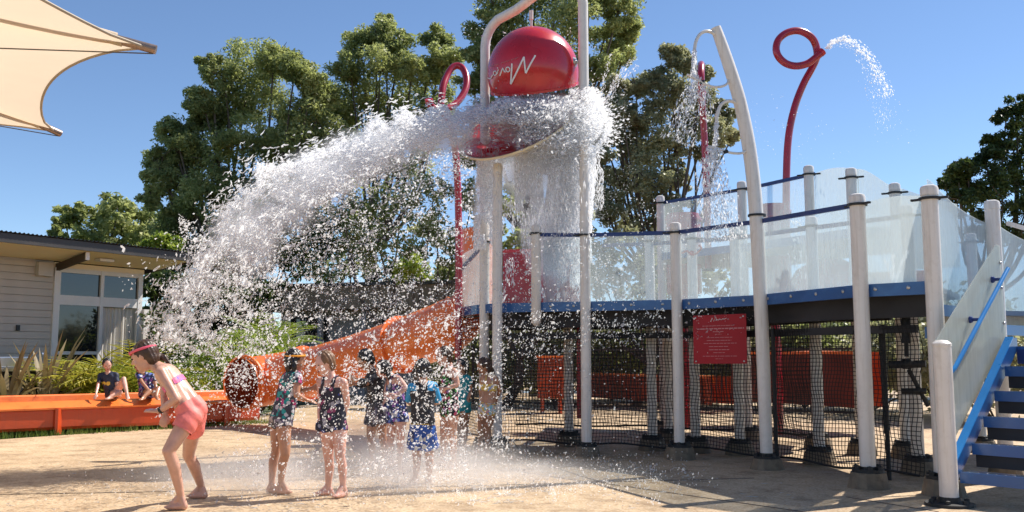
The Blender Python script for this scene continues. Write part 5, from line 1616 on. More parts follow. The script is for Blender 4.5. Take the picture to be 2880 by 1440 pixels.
def person(label, d, J, face, S=1.0, skin='skin', clothes=(), hair=None, voxel=0.0085, group=None, extra=None, handopt=None, seated=False, headup=None, bulk=1.0, hs=1.0):
    D = {}
    def g3(k):
        v = J[k]
        return P(v[0], v[1], d + (v[2] if len(v) > 2 else 0.0))
    for k in J:
        if k[:2] == 'to' and not seated:
            D[k] = G(J[k][0], J[k][1], 0.02)
        else:
            D[k] = g3(k)
    if not seated:
        for s in 'LR':
            fy = D['to' + s].y
            an, kn = J['an' + s], J['kn' + s]
            fo = J.get('fo', 0)
            D['an' + s] = P(an[0], an[1], fy + (an[2] if len(an) > 2 else 0.03))
            hy = D['hi' + s].y
            D['kn' + s] = P(kn[0], kn[1], (fy + hy) / 2 + (kn[2] if len(kn) > 2 else -0.02))
    b = S * bulk
    mb = MB()
    bones = []
    def bn(grp, a, c, ra, rc, seg=12):
        bones.append((grp, Vector(a), Vector(c), ra * b, rc * b))
        capsule(mb, a, c, ra * b, rc * b, seg)
    hd = D['head']; nk = D['neck']; ch = D['chest']; wa = D['waist']; pe = D['pelvis']
    f = Vector(face).normalized()
    hu = Vector(headup).normalized() if headup else (hd - nk).normalized()
    f = (f - hu * f.dot(hu)).normalized()
    sx = f.cross(hu).normalized()
    H = S * hs
    hax = (sx, f, hu)
    mb.ball(hd + hu * 0.012 * H - f * 0.006 * H, (0.073 * H, 0.088 * H, 0.094 * H), 18, 12, ax=hax)
    mb.ball(hd - hu * 0.035 * H + f * 0.016 * H, (0.056 * H, 0.066 * H, 0.072 * H), 16, 10, ax=hax)   # jaw
    mb.ball(hd - hu * 0.088 * H + f * 0.052 * H, (0.022 * H, 0.022 * H, 0.018 * H), 10, 8, ax=hax)     # chin
    capsule(mb, hd + hu * 0.012 * H + f * 0.076 * H, hd - hu * 0.018 * H + f * 0.094 * H, 0.007 * H, 0.0115 * H, 8)   # nose
    mb.ball(hd + hu * 0.022 * H + f * 0.074 * H, (0.042 * H, 0.012 * H, 0.008 * H), 10, 6, ax=hax)     # brow
    for s_ in (-1, 1):
        mb.ball(hd + sx * s_ * 0.074 * H - hu * 0.005 * H - f * 0.004 * H, (0.008 * H, 0.016 * H, 0.024 * H), 8, 6, ax=hax)
        mb.ball(hd + sx * s_ * 0.036 * H - hu * 0.03 * H + f * 0.055 * H, (0.022 * H, 0.02 * H, 0.022 * H), 8, 6, ax=hax)
    bones.append(('head', hd - hu * 0.03 * H, hd + hu * 0.03 * H, 0.085 * H, 0.085 * H))
    bn('neck', hd - hu * 0.06 * H - f * 0.02 * H, nk, 0.038, 0.044)
    shm = (D['shL'] + D['shR']) / 2
    bn('neck', nk, shm.lerp(ch, 0.25), 0.044, 0.062)
    bn('torso', ch, wa, 0.082, 0.074)
    bn('torso', wa, pe, 0.074, 0.085)
    him = (D['hiL'] + D['hiR']) / 2
    for s in 'LR':
        sh, hi = D['sh' + s], D['hi' + s]
        shi = sh.lerp(shm, 0.30); hii = hi.lerp(him, 0.15)
        mid_ = shi.lerp(hii, 0.5).lerp((ch + wa) / 2, 0.22)
        bn('torso', shi.lerp(ch, 0.40), mid_, 0.072, 0.066)
        bn('torso', mid_, hii, 0.066, 0.074)
        bn('torso', shi.lerp(ch, 0.7), mid_.lerp(wa, 0.5), 0.078, 0.070)
        bn('torso', sh, shm.lerp(nk, 0.3), 0.042, 0.046)
        bn('torso', hii, pe, 0.074, 0.08)
        el, wr = D['el' + s], D['wr' + s]
        bn('arm' + s, sh, sh.lerp(el, 0.45), 0.042, 0.036)
        bn('arm' + s, sh.lerp(el, 0.45), el, 0.036, 0.029)
        bn('fore' + s, el, el.lerp(wr, 0.35), 0.029, 0.030)
        bn('fore' + s, el.lerp(wr, 0.35), wr, 0.030, 0.020)
        kn, an, to = D['kn' + s], D['an' + s], D['to' + s]
        bn('thigh' + s, hi, hi.lerp(kn, 0.5), 0.075, 0.061)
        bn('thigh' + s, hi.lerp(kn, 0.5), kn, 0.061, 0.046)
        cal = kn.lerp(an, 0.35)
        back = -(to - an); back.z = 0
        back = back.normalized() if back.length > 0.01 else Vector((0, 0, 0))
        bn('shin' + s, kn, cal + back * 0.012, 0.044, 0.045)
        bn('shin' + s, cal + back * 0.012, an, 0.045, 0.028)
        # foot
        fd = (to - an); 
        if not seated: fd.z = 0
        Lf = fd.length
        fdn = fd.normalized() if Lf > 0.01 else Vector((0, -1, 0))
        gz = 0.024 * S if not seated else to.z
        heel = an - fdn * 0.030 * S
        if not seated: heel.z = 0.028 * S
        else: heel = heel - UP * 0.03
        toe = heel + fdn * max(0.15 * S, Lf + 0.03)
        toe.z = gz if not seated else toe.z
        ball_ = heel.lerp(toe, 0.72)
        fs_ = Vector((-fdn.y, fdn.x, 0)).normalized() if abs(fdn.z) < 0.95 else Vector((1, 0, 0))
        bn('foot' + s, an, heel, 0.026, 0.028)
        bn('foot' + s, an, ball_, 0.026, 0.020)
        bn('foot' + s, heel, ball_ + fs_ * 0.014 * S, 0.026, 0.021)
        bn('foot' + s, heel, ball_ - fs_ * 0.014 * S, 0.026, 0.021)
        for q in range(5):
            o = (q - 2) * 0.0125 * S
            capsule(mb, ball_ + fs_ * o, toe + fs_ * o * 0.9 - fdn * abs(q - 1.2) * 0.006, 0.011 * S, (0.0105 if q in (0, 4) else 0.0085) * S, 7)
        ha = D['ha' + s]
        ho = (handopt or {}).get(s, {})
        hand(mb, wr, ha, S * 1.02, **ho)
    root_z = min(D['toL'].z, D['toR'].z) if not seated else D['pelvis'].z - 0.1
    loc = Vector((him.x, him.y, 0.0 if not seated else root_z))
    me = remesh_np(mb, voxel, 8)
    n = len(me.vertices)
    V = np.empty(n * 3, dtype=np.float32); me.vertices.foreach_get('co', V); V = V.reshape(-1, 3).astype(float)
    NV = np.empty(n * 3, dtype=np.float32); me.vertices.foreach_get('normal', NV); NV = NV.reshape(-1, 3).astype(float)
    best = np.full(n, 1e9); bi = np.zeros(n, int); bt = np.zeros(n)
    for i, (grp, a, c, ra, rc) in enumerate(bones):
        dist, t = segd(V, a, c)
        dd = dist - (ra + (rc - ra) * t)
        m_ = dd < best
        best[m_] = dd[m_]; bi[m_] = i; bt[m_] = t[m_]
    gname = np.array([bb[0] for bb in bones])[bi]
    # parametric position
    top = np.array(shm.lerp(nk, 0.35)); bot = np.array(pe) + (np.array(pe) - np.array(wa)) * 0.35
    # bent torsos: measure along neck-chest-waist-pelvis polyline
    poly = [np.array(x) for x in (shm.lerp(nk, 0.3), ch, wa, pe)] + [bot]
    cum = [0]
    for a_0, a_1 in zip(poly[:-1], poly[1:]): cum.append(cum[-1] + np.linalg.norm(a_1 - a_0))
    bd = np.full(n, 1e9); hT = np.zeros(n)
    for i in range(len(poly) - 1):
        ab = poly[i + 1] - poly[i]
        tt_ = ((V - poly[i]) @ ab) / (ab @ ab)
        lo_ = -1e9 if i == 0 else 0
        hi_ = 1e9 if i == len(poly) - 2 else 1
        tc = np.clip(tt_, max(lo_, -2), min(hi_, 3))
        dist = np.linalg.norm(V - (poly[i] + np.clip(tt_, 0, 1)[:, None] * ab), axis=1)
        m_ = dist < bd
        bd[m_] = dist[m_]; hT[m_] = (cum[i] + tc[m_] * np.linalg.norm(ab)) / cum[-1]
    limb = {}
    for s in 'LR':
        for nm, a, c in (('arm', 'sh', 'el'), ('fore', 'el', 'wr'), ('thigh', 'hi', 'kn'), ('shin', 'kn', 'an')):
            _, t = segd(V, D[a + s], D[c + s]); limb[nm + s] = t
    E = np.empty(len(me.loops), dtype=np.int32); me.loops.foreach_get('vertex_index', E)
    ls = np.empty(len(me.polygons), dtype=np.int32); me.polygons.foreach_get('loop_start', ls)
    lt_ = np.empty(len(me.polygons), dtype=np.int32); me.polygons.foreach_get('loop_total', lt_)
    quads = ls[lt_ == 4]
    Q = E[quads[:, None] + np.arange(4)]
    t_ = empty('person', loc, label=label, cat='child', group=group)
    body = link('body', me, M[skin], t_, smooth=True)
    side_axis = np.array((D['shR'] - D['shL']).normalized())
    fwd = np.array(Vector(face).normalized())
    ctx = dict(V=V, N=NV, g=gname, h=hT, limb=limb, D=D, side=side_axis, fwd=fwd, chest=np.array(ch), head=np.array(hd), S=S, hax=[np.array(x) for x in hax])
    def garment(name, mask, mat, off=0.006, wav=0.0, flare=None, freq=30):
        fm = mask[Q].all(1)
        q = Q[fm]
        if len(q) == 0: return None
        u, inv = np.unique(q, return_inverse=True)
        v = V[u].copy()
        o_ = np.full(len(u), off)
        if flare is not None: o_ = o_ + flare[u]
        if wav: o_ = o_ + wav * (np.sin(v[:, 0] * freq + v[:, 2] * freq * 0.7) * np.sin(v[:, 2] * freq * 0.8 + v[:, 1] * freq) + 0.6)
        v = v + NV[u] * o_[:, None]
        me2 = np_mesh(name, v, inv.reshape(-1, 4))
        oo = link(name, me2, M[mat], t_, smooth=True)
        return oo
    isT = (gname == 'torso') | ((gname == 'neck') & (hT > 0.0))
    tors = (gname == 'torso')
    arms = lambda t: ((gname == 'armL') & (limb['armL'] < t)) | ((gname == 'armR') & (limb['armR'] < t))
    fores = lambda t: ((gname == 'foreL') & (limb['foreL'] < t)) | ((gname == 'foreR') & (limb['foreR'] < t))
    thighs = lambda t: ((gname == 'thighL') & (limb['thighL'] < t)) | ((gname == 'thighR') & (limb['thighR'] < t))
    tpar = np.where(gname == 'thighL', limb['thighL'], np.where(gname == 'thighR', limb['thighR'], 0))
    sided = np.abs((V - np.array(shm)) @ side_axis) / max(0.05, (D['shR'] - D['shL']).length / 2)
    for c in clothes:
        k, mat = c[0], c[1]
        if k == 'one_piece':
            m_ = (tors & (hT > 0.16)) | (tors & (hT > -0.1) & (hT <= 0.2) & (sided > 0.28) & (sided < 0.62)) | thighs(0.10)
            garment('swimsuit', m_, mat, 0.005)
        elif k == 'rash':
            m_ = (tors & (hT < c[2])) | arms(c[3]) | fores(c[4] if len(c) > 4 else -1)
            if c[2] > 1: m_ = m_ | thighs(0.08)
            garment('rash_shirt', m_, mat, 0.008, 0.005, freq=36)
        elif k == 'sleeves':
            m_ = arms(0.98) | (tors & (hT < 0.14) & (sided > 0.45))
            garment('sleeves', m_, mat, 0.011, 0.003)
        elif k == 'shorts':
            m_ = (tors & (hT > c[3])) | thighs(c[2])
            garment('shorts', m_, mat, 0.010, 0.006, flare=tpar * c[4], freq=33)
        elif k == 'band':
            garment(c[4] if len(c) > 4 else 'swim_top', tors & (hT > c[2]) & (hT < c[3]), mat, 0.006)
        elif k == 'brief':
            garment('swim_bottoms', (tors & (hT > c[2])) | thighs(0.10), mat, 0.006)
        elif k == 'straps':
            garment('straps', (tors | (gname == 'neck')) & (hT < 0.3) & (sided > 0.38) & (sided < 0.58), mat, 0.006)
    # features
    eb = MB(); 
    for s_ in (-1, 1):
        eb2 = MB().ball(hd + sx * s_ * 0.030 * H + hu * 0.008 * H + f * 0.077 * H, (0.011 * H, 0.006 * H, 0.006 * H), 8, 6, ax=hax)
        eb2.build('eye', M['eye'], body, smooth=True)
    MB().ball(hd - hu * 0.052 * H + f * 0.083 * H, (0.020 * H, 0.008 * H, 0.007 * H), 10, 6, ax=hax).build('mouth', M['lip'], body, smooth=True)
    if hair:
        hm = MB()
        hm.ball(hd + hu * 0.024 * H - f * 0.024 * H, (0.085 * H, 0.088 * H, 0.092 * H), 20, 14, ax=hax)
        hm.ball(hd - hu * 0.02 * H - f * 0.045 * H, (0.072 * H, 0.055 * H, 0.075 * H), 16, 10, ax=hax)
        for (a, c, r0, r1) in hair.get('locks', ()):
            capsule(hm, P(*a), P(*c), r0, r1, 10)
        if hair.get('strings'):
            gg = np.random.default_rng(len(label))
            for k in range(hair['strings']):
                an_ = gg.uniform(0, 2 * math.pi)
                e = (sx * math.cos(an_) * 0.085 * H - f * abs(math.sin(an_)) * 0.085 * H)
                a = hd + e * 0.9 + hu * 0.03 * H
                L_ = hair.get('len', 0.1) * gg.uniform(0.6, 1.1)
                bb_ = hd + e * 1.12 - Vector((0, 0, 1)) * L_ * 0.5
                cc_ = hd + e * 1.05 - Vector((0, 0, 1)) * L_
                capsule(hm, a, bb_, 0.018 * H, 0.016 * H, 7); capsule(hm, bb_, cc_, 0.016 * H, 0.006 * H, 7)
        hme = remesh_np(hm, 0.0075, 2)
        nv = len(hme.vertices); hv = np.empty(nv * 3, dtype=np.float32); hme.vertices.foreach_get('co', hv); hv = hv.reshape(-1, 3)
        hn = np.empty(nv * 3, dtype=np.float32); hme.vertices.foreach_get('normal', hn); hn = hn.reshape(-1, 3)
        hv += hn * (0.004 * np.sin(hv[:, 0:1] * 140 + hv[:, 2:3] * 60) * np.sin(hv[:, 1:2] * 120 + hv[:, 2:3] * 30))
        hme.vertices.foreach_set('co', hv.ravel())
        hobj = link('hair', hme, M[hair['mat']], t_, smooth=True)
        if hair.get('strap'):
            sm, tilt = hair['strap'], hair.get('strap_tilt', 0.0)
            ax_ = (hu + f * tilt).normalized()
            c0 = hd + hu * (0.045 * H) - f * 0.012 * H
            e1 = (f - ax_ * f.dot(ax_)).normalized(); e2 = ax_.cross(e1)
            pts = [c0 + e1 * (0.091 * H * math.cos(a)) + e2 * (0.086 * H * math.sin(a)) for a in np.linspace(0, 2 * math.pi, 25)]
            gt = MB().tube(pts, 0.0095 * H, 8, cap=False).build('goggle_strap', M[sm], t_, smooth=True)
            for s_ in (-1, 1):
                MB().ball(c0 + e1 * 0.086 * H + e2 * s_ * 0.030 * H, (0.022 * H, 0.009 * H, 0.017 * H), 12, 8, ax=(e2, e1, ax_)).build('goggle_lens', M[sm], gt, smooth=True)
    if extra: extra(t_, D, ctx, garment)
    return t_

# ---- foreground girl in coral shorts, crouching forward to the left
def band(t_, D, ctx, garment):
    w_, h_ = D['wrR'], D['elR']
    d_ = (w_ - h_).normalized()
    MB().lathe(w_ - d_ * 0.02, [(0.0255, -0.012), (0.029, -0.010), (0.029, 0.010), (0.0255, 0.012)], 16, axis=d_, cap=False).build('wristband', M['rubber'], t_, smooth=True)
person('girl in coral shorts and pink goggles hunching forward at the front left', 7.95,
       dict(head=(405, 1002, -0.02), neck=(436, 1028, 0), chest=(474, 1056, 0), waist=(516, 1106, 0), pelvis=(545, 1150, 0.0),
            shR=(452, 1046, -0.13), shL=(464, 1040, 0.14), elR=(496, 1122, -0.17), wrR=(447, 1157, -0.13), haR=(405, 1152, -0.10),
            elL=(462, 1120, 0.12), wrL=(466, 1160, 0.0), haL=(459, 1186, -0.02),
            hiR=(535, 1172, -0.075), hiL=(548, 1170, 0.08), knR=(474, 1268, -0.12), knL=(530, 1280, 0.02), anR=(508, 1392, 0.0), anL=(566, 1368, 0.0),
            toR=(460, 1428), toL=(540, 1396)),
       (-1, -0.12, -0.22), S=1.12, skin='skin', voxel=0.008, headup=(-0.42, 0.0, 0.9),
       clothes=[('shorts', 'coral', 0.40, 0.74, 0.022), ('band', 'pink_print', 0.30, 0.42)],
       hair=dict(mat='hair_brown', strap='pinkstrap', strap_tilt=-0.1, locks=[((436, 1000, 8.0), (462, 1006, 8.0), 0.035, 0.028), ((462, 1006, 8.0), (478, 1024, 8.0), 0.028, 0.012)]),
       handopt={'R': dict(curl=0.15, spread=0.8, nrm=Vector((0, -0.3, 1)), side=-1), 'L': dict(curl=0.7)}, extra=band, bulk=1.03, hs=1.06)
# ---- girl with orange goggle strap and floral shirt
person('girl in a floral rash shirt with an orange goggle strap facing right', 8.75,
       dict(head=(831, 1014, 0.0), neck=(826, 1042, 0.0), chest=(815, 1072, 0), waist=(798, 1132, 0), pelvis=(788, 1176, 0),
            shR=(836, 1062, -0.11), shL=(826, 1060, 0.13), elR=(834, 1112, -0.16), wrR=(860, 1124, -0.10), haR=(884, 1130, -0.06),
            elL=(848, 1098, 0.16), wrL=(876, 1092, 0.10), haL=(896, 1090, 0.06),
            hiR=(797, 1190, -0.06), hiL=(781, 1190, 0.08), knR=(803, 1276, -0.05), knL=(776, 1268, 0.0), anR=(790, 1354, 0.02), anL=(764, 1358, 0.02),
            toR=(822, 1386), toL=(786, 1383)),
       (0.85, 0.35, -0.25), S=1.0, skin='skin_tan',
       clothes=[('rash', 'floral_shirt', 0.97, 0.38), ('shorts', 'grey_print', 0.13, 0.84, 0.02)],
       hair=dict(mat='hair_dark', strap='orangestrap', strap_tilt=-0.15, strings=10, len=0.13), handopt={'R': dict(curl=0.3, nrm=Vector((0, -0.4, 0.9)), side=1)})
# ---- girl in dark one-piece looking down to the left
person('girl in a dark star-print one-piece looking down, tallest of the middle pair', 8.6,
       dict(head=(913, 1022, -0.03), neck=(930, 1052, 0.0), chest=(932, 1084, 0), waist=(932, 1140, 0), pelvis=(936, 1186, 0),
            shR=(966, 1076, -0.06), shL=(902, 1072, 0.04), elR=(976, 1128, -0.02), wrR=(966, 1176, 0.04), haR=(958, 1192, 0.10),
            elL=(902, 1130, 0.06), wrL=(898, 1176, 0.0), haL=(897, 1198, -0.03),
            hiR=(955, 1204, 0), hiL=(921, 1204, 0.0), knR=(957, 1284, 0.0), knL=(924, 1286, 0.0), anR=(965, 1364, 0.06), anL=(923, 1366, 0.02),
            toR=(946, 1396), toL=(893, 1388)),
       (-0.72, -0.55, -0.5), S=1.0, skin='skin_pale', headup=(-0.25, -0.2, 0.9),
       clothes=[('one_piece', 'night_suit')], hair=dict(mat='hair_fair', strings=5, len=0.07), handopt={'L': dict(curl=0.5), 'R': dict(curl=0.5)})
# ---- dark haired child bending, black long sleeves
person('dark-haired child in a black long-sleeved top bending left behind the middle pair', 10.55,
       dict(head=(1027, 1012, -0.03), neck=(1042, 1034, 0.0), chest=(1054, 1064, 0), waist=(1060, 1110, 0), pelvis=(1062, 1148, 0),
            shR=(1060, 1058, -0.12), shL=(1046, 1052, 0.13), elR=(1032, 1078, -0.2), wrR=(1006, 1068, -0.22), haR=(988, 1062, -0.2),
            elL=(1024, 1084, 0.12), wrL=(1000, 1080, 0.08), haL=(984, 1074, 0.06),
            hiR=(1068, 1164, -0.06), hiL=(1050, 1164, 0.08), knR=(1076, 1228, -0.04), knL=(1042, 1228, 0.0), anR=(1082, 1294, 0.02), anL=(1046, 1290, 0.02),
            toR=(1066, 1318), toL=(1030, 1312)),
       (-0.9, -0.3, -0.3), S=1.04, skin='skin_tan', voxel=0.010,
       clothes=[('rash', 'blackcloth', 0.85, 0.99, 0.9), ('shorts', 'grey_print', 0.45, 0.74, 0.04)], hair=dict(mat='hair_dark', strings=4, len=0.06))
# ---- child beside them leaning, print shorts
person('child in navy print swimwear leaning forward, soaked, left of the blue-sleeved boy', 10.3,
       dict(head=(1078, 1040, -0.1), neck=(1094, 1054, 0.0), chest=(1108, 1078, 0), waist=(1114, 1118, 0), pelvis=(1118, 1152, 0),
            shR=(1122, 1068, -0.12), shL=(1096, 1064, 0.12), elR=(1142, 1090, -0.2), wrR=(1118, 1112, -0.24), haR=(1100, 1112, -0.26),
            elL=(1086, 1096, 0.1), wrL=(1084, 1122, 0.02), haL=(1082, 1138, 0.0),
            hiR=(1128, 1168, -0.03), hiL=(1106, 1168, 0.04), knR=(1126, 1232, -0.04), knL=(1098, 1234, 0.0), anR=(1122, 1302, 0.02), anL=(1094, 1300, 0.02),
            toR=(1108, 1326), toL=(1080, 1322)),
       (-0.8, -0.5, -0.4), S=0.98, skin='skin_pale', voxel=0.010,
       clothes=[('one_piece', 'blue_print'), ('shorts', 'blue_print', 0.3, 0.7, 0.04)], hair=dict(mat='hair_dark', strings=6, len=0.1))
# ---- boy seen from behind
def waistband(t_, D, ctx, garment):
    pass
person('boy seen from behind in a black top with sky-blue sleeves and blue board shorts', 9.35,
       dict(head=(1189, 1040, 0.03), neck=(1190, 1066, 0.0), chest=(1190, 1100, 0), waist=(1189, 1152, 0), pelvis=(1188, 1196, 0),
            shR=(1218, 1088, 0), shL=(1161, 1088, 0), elR=(1232, 1128, 0.10), wrR=(1212, 1140, 0.20), haR=(1196, 1142, 0.20),
            elL=(1148, 1128, 0.10), wrL=(1166, 1144, 0.20), haL=(1182, 1146, 0.22),
            hiR=(1204, 1212, 0), hiL=(1173, 1212, 0.0), knR=(1207, 1282, 0.0), knL=(1172, 1284, 0.0), anR=(1207, 1334, -0.05), anL=(1168, 1338, -0.05),
            toR=(1204, 1352), toL=(1160, 1354)),
       (-0.1, 1, -0.5), S=0.98, skin='skin_tan', voxel=0.009, headup=(0, 0.25, 1),
       clothes=[('rash', 'blackcloth', 0.86, 0.1), ('sleeves', 'skyblue'), ('shorts', 'board_print', 0.62, 0.86, 0.06), ('band', 'yellow', 0.83, 0.875, 'waistband')],
       hair=dict(mat='hair_dark', strings=6, len=0.06))
# ---- girl in leafy one-piece, side on
person('girl in a leafy green and purple one-piece with folded arms by the red pole', 10.55,
       dict(head=(1248, 1002, -0.03), neck=(1263, 1026, 0.0), chest=(1262, 1056, 0), waist=(1260, 1104, 0), pelvis=(1263, 1142, 0),
            shR=(1278, 1046, -0.10), shL=(1254, 1042, 0.12), elR=(1287, 1082, -0.15), wrR=(1256, 1092, -0.2), haR=(1238, 1096, -0.18),
            elL=(1250, 1080, 0.14), wrL=(1238, 1104, 0.02), haL=(1232, 1114, -0.04),
            hiR=(1273, 1158, -0.05), hiL=(1256, 1158, 0.07), knR=(1271, 1222, -0.03), knL=(1248, 1224, 0.0), anR=(1275, 1290, 0.02), anL=(1243, 1288, 0.02),
            toR=(1262, 1314), toL=(1230, 1308)),
       (-0.85, -0.4, -0.35), S=1.02, skin='skin', voxel=0.010, headup=(-0.15, -0.05, 0.95),
       clothes=[('one_piece', 'jungle_suit')], hair=dict(mat='hair_brown', strings=3, len=0.04, locks=[((1262, 985, 10.6), (1272, 982, 10.6), 0.035, 0.03)]))
# ---- child in teal behind her
person('small child in a teal shirt standing half hidden beside the red pole', 12.4,
       dict(head=(1298, 1030, 0.0), neck=(1299, 1050, 0.0), chest=(1300, 1074, 0), waist=(1301, 1110, 0), pelvis=(1302, 1140, 0),
            shR=(1318, 1066, -0.03), shL=(1284, 1066, 0.03), elR=(1324, 1096, 0.0), wrR=(1318, 1122, -0.06), haR=(1314, 1132, -0.08),
            elL=(1280, 1096, 0.02), wrL=(1284, 1124, 0.0), haL=(1286, 1136, 0.0),
            hiR=(1310, 1152, 0), hiL=(1294, 1152, 0.0), knR=(1308, 1200, 0.0), knL=(1293, 1200, 0.0), anR=(1306, 1250, 0.02), anL=(1290, 1250, 0.02),
            toR=(1300, 1266), toL=(1284, 1266)),
       (-0.7, -0.6, -0.4), S=0.95, skin='skin_tan', voxel=0.011,
       clothes=[('rash', 'teal', 1.05, 0.5)], hair=dict(mat='hair_dark', strings=5, len=0.1))
# ---- small girl leaning on the white post
person('small girl in yellow swimwear leaning against the white post', 11.95,
       dict(head=(1359, 1030, -0.03), neck=(1368, 1050, 0.0), chest=(1376, 1074, 0), waist=(1374, 1112, 0), pelvis=(1370, 1144, 0),
            shR=(1394, 1066, 0.0), shL=(1358, 1064, 0.0), elR=(1406, 1098, 0.04), wrR=(1398, 1122, 0.10), haR=(1390, 1132, 0.14),
            elL=(1352, 1094, 0.05), wrL=(1352, 1120, 0.08), haL=(1358, 1132, 0.1),
            hiR=(1380, 1158, 0), hiL=(1359, 1158, 0.0), knR=(1372, 1208, 0.0), knL=(1352, 1208, 0.0), anR=(1368, 1258, 0.02), anL=(1348, 1256, 0.02),
            toR=(1360, 1276), toL=(1338, 1276)),
       (-0.9, -0.45, -0.05), S=0.96, skin='skin_tan', voxel=0.011,
       clothes=[('band', 'yellow_print', 0.20, 0.42), ('straps', 'yellow_print'), ('brief', 'pastel_print', 0.80), ('band', 'yellow_print', 0.76, 0.81, 'waistband')],
       hair=dict(mat='hair_brown', strings=8, len=0.14, locks=[((1372, 1018, 12.0), (1390, 1058, 12.05), 0.05, 0.02)]))
# ---- boys sitting on the rear lip of the trough
def flower(t_, D, ctx, garment):
    V, N, g_, h = ctx['V'], ctx['N'], ctx['g'], ctx['h']
    c = V - ctx['chest']
    f_ = ctx['fwd']
    front = (N @ np.array([0.35, -0.9, 0])) > 0.2
    sx_ = np.array([1.0, 0, 0])
    for k in (-0.035, 0.04):
        m_ = (g_ == 'torso') & front & (np.hypot((c @ sx_) - k + 0.01, V[:, 2] - D['chest'].z + 0.085) < 0.040)
        garment('flower_print', m_, 'yellow', 0.0135)
person('boy in a navy shirt with yellow flowers sitting on the orange trough', 16.15,
       dict(head=(302, 1026, -0.05), neck=(303, 1046, 0.0), chest=(306, 1064, 0), waist=(311, 1090, 0), pelvis=(316, 1106, 0.02),
            shR=(326, 1055, 0.0), shL=(284, 1056, 0.0), elR=(330, 1080, -0.05), wrR=(330, 1104, -0.12), haR=(334, 1112, -0.14),
            elL=(276, 1082, -0.12), wrL=(270, 1108, -0.28), haL=(267, 1118, -0.34),
            hiR=(325, 1108, 0.0), hiL=(310, 1110, 0.0), knR=(348, 1066, -0.20), knL=(338, 1104, -0.28), anR=(357, 1106, -0.42), anL=(312, 1114, -0.42),
            toR=(362, 1118, -0.52), toL=(300, 1117, -0.5)),
       (0.45, -0.85, -0.1), S=0.98, skin='skin_pale', seated=True, voxel=0.010,
       clothes=[('rash', 'navycloth', 0.90, 0.85), ('shorts', 'navycloth', 0.35, 0.8, 0.02)], hair=dict(mat='hair_dark'), extra=flower)
person('boy in a blue patterned shirt sitting on the trough half hidden behind the front girl', 16.5,
       dict(head=(392, 1030, -0.05), neck=(398, 1048, 0.0), chest=(406, 1066, 0), waist=(410, 1090, 0), pelvis=(412, 1106, 0.02),
            shR=(430, 1058, 0.0), shL=(388, 1054, 0.0), elR=(438, 1084, -0.05), wrR=(440, 1106, -0.14), haR=(442, 1114, -0.18),
            elL=(402, 1078, -0.2), wrL=(424, 1104, -0.26), haL=(434, 1112, -0.3),
            hiR=(424, 1108, 0.0), hiL=(402, 1108, 0.0), knR=(446, 1092, -0.25), knL=(420, 1100, -0.30), anR=(440, 1114, -0.42), anL=(404, 1116, -0.42),
            toR=(448, 1120, -0.5), toL=(396, 1119, -0.5)),
       (-0.4, -0.85, -0.1), S=0.98, skin='skin_tan', seated=True, voxel=0.011,
       clothes=[('rash', 'blue_print', 0.95, 0.6), ('shorts', 'blue_print', 0.6, 0.8, 0.02)], hair=dict(mat='hair_dark'))

# ================================================================ WATER
wr = np.random.default_rng(2024)
def vnoise(x, y, s, seed):
    """smooth value noise on the picture-independent plane x,y (used to clump the spray)"""
    g = np.random.default_rng(seed); T = g.random((64, 64))
    X, Y = x / s, y / s
    xi, yi = np.floor(X).astype(int), np.floor(Y).astype(int)
    fx, fy = X - xi, Y - yi
    fx = fx * fx * (3 - 2 * fx); fy = fy * fy * (3 - 2 * fy)
    a = T[xi % 64, yi % 64]; b = T[(xi + 1) % 64, yi % 64]; c = T[xi % 64, (yi + 1) % 64]; d = T[(xi + 1) % 64, (yi + 1) % 64]
    return (a * (1 - fx) + b * fx) * (1 - fy) + (c * (1 - fx) + d * fx) * fy
def PN(px, py, Y):
    u = (px - 1440) / FPX; v = (720 - py) / FPX
    dy = _c - v * _s; k = Y / dy
    return np.stack([u * k, Y, CAM_H + (_s + v * _c) * k], 1)
def unit(a): return a / (np.linalg.norm(a, axis=1, keepdims=True) + 1e-9)
def drops_np(p, r, el, dirv, jit=0.25):
    """eight-faced irregular drops stretched along dirv"""
    n = len(p)
    a = unit(dirv); u = unit(np.cross(a, wr.normal(size=(n, 3)))); v = np.cross(a, u)
    r = r[:, None]; L = r * el[:, None]
    bend = u * r * wr.uniform(-0.9, 0.9, (n, 1)) * (el[:, None] - 0.8).clip(0, 2)
    vs = [p + a * L + bend, p - a * L + bend]
    for q, w_ in ((u, 1), (v, 1), (-u, 1), (-v, 1)):
        vs.append(p + q * r * wr.uniform(1 - jit, 1 + jit, (n, 1)) + a * L * wr.uniform(-0.25, 0.25, (n, 1)))
    V = np.stack(vs, 1).reshape(-1, 3)
    f = np.array([[0, 2, 3], [0, 3, 4], [0, 4, 5], [0, 5, 2], [1, 3, 2], [1, 4, 3], [1, 5, 4], [1, 2, 5]])
    F_ = (np.arange(n) * 6)[:, None, None] + f[None]
    return V, F_.reshape(-1, 3)
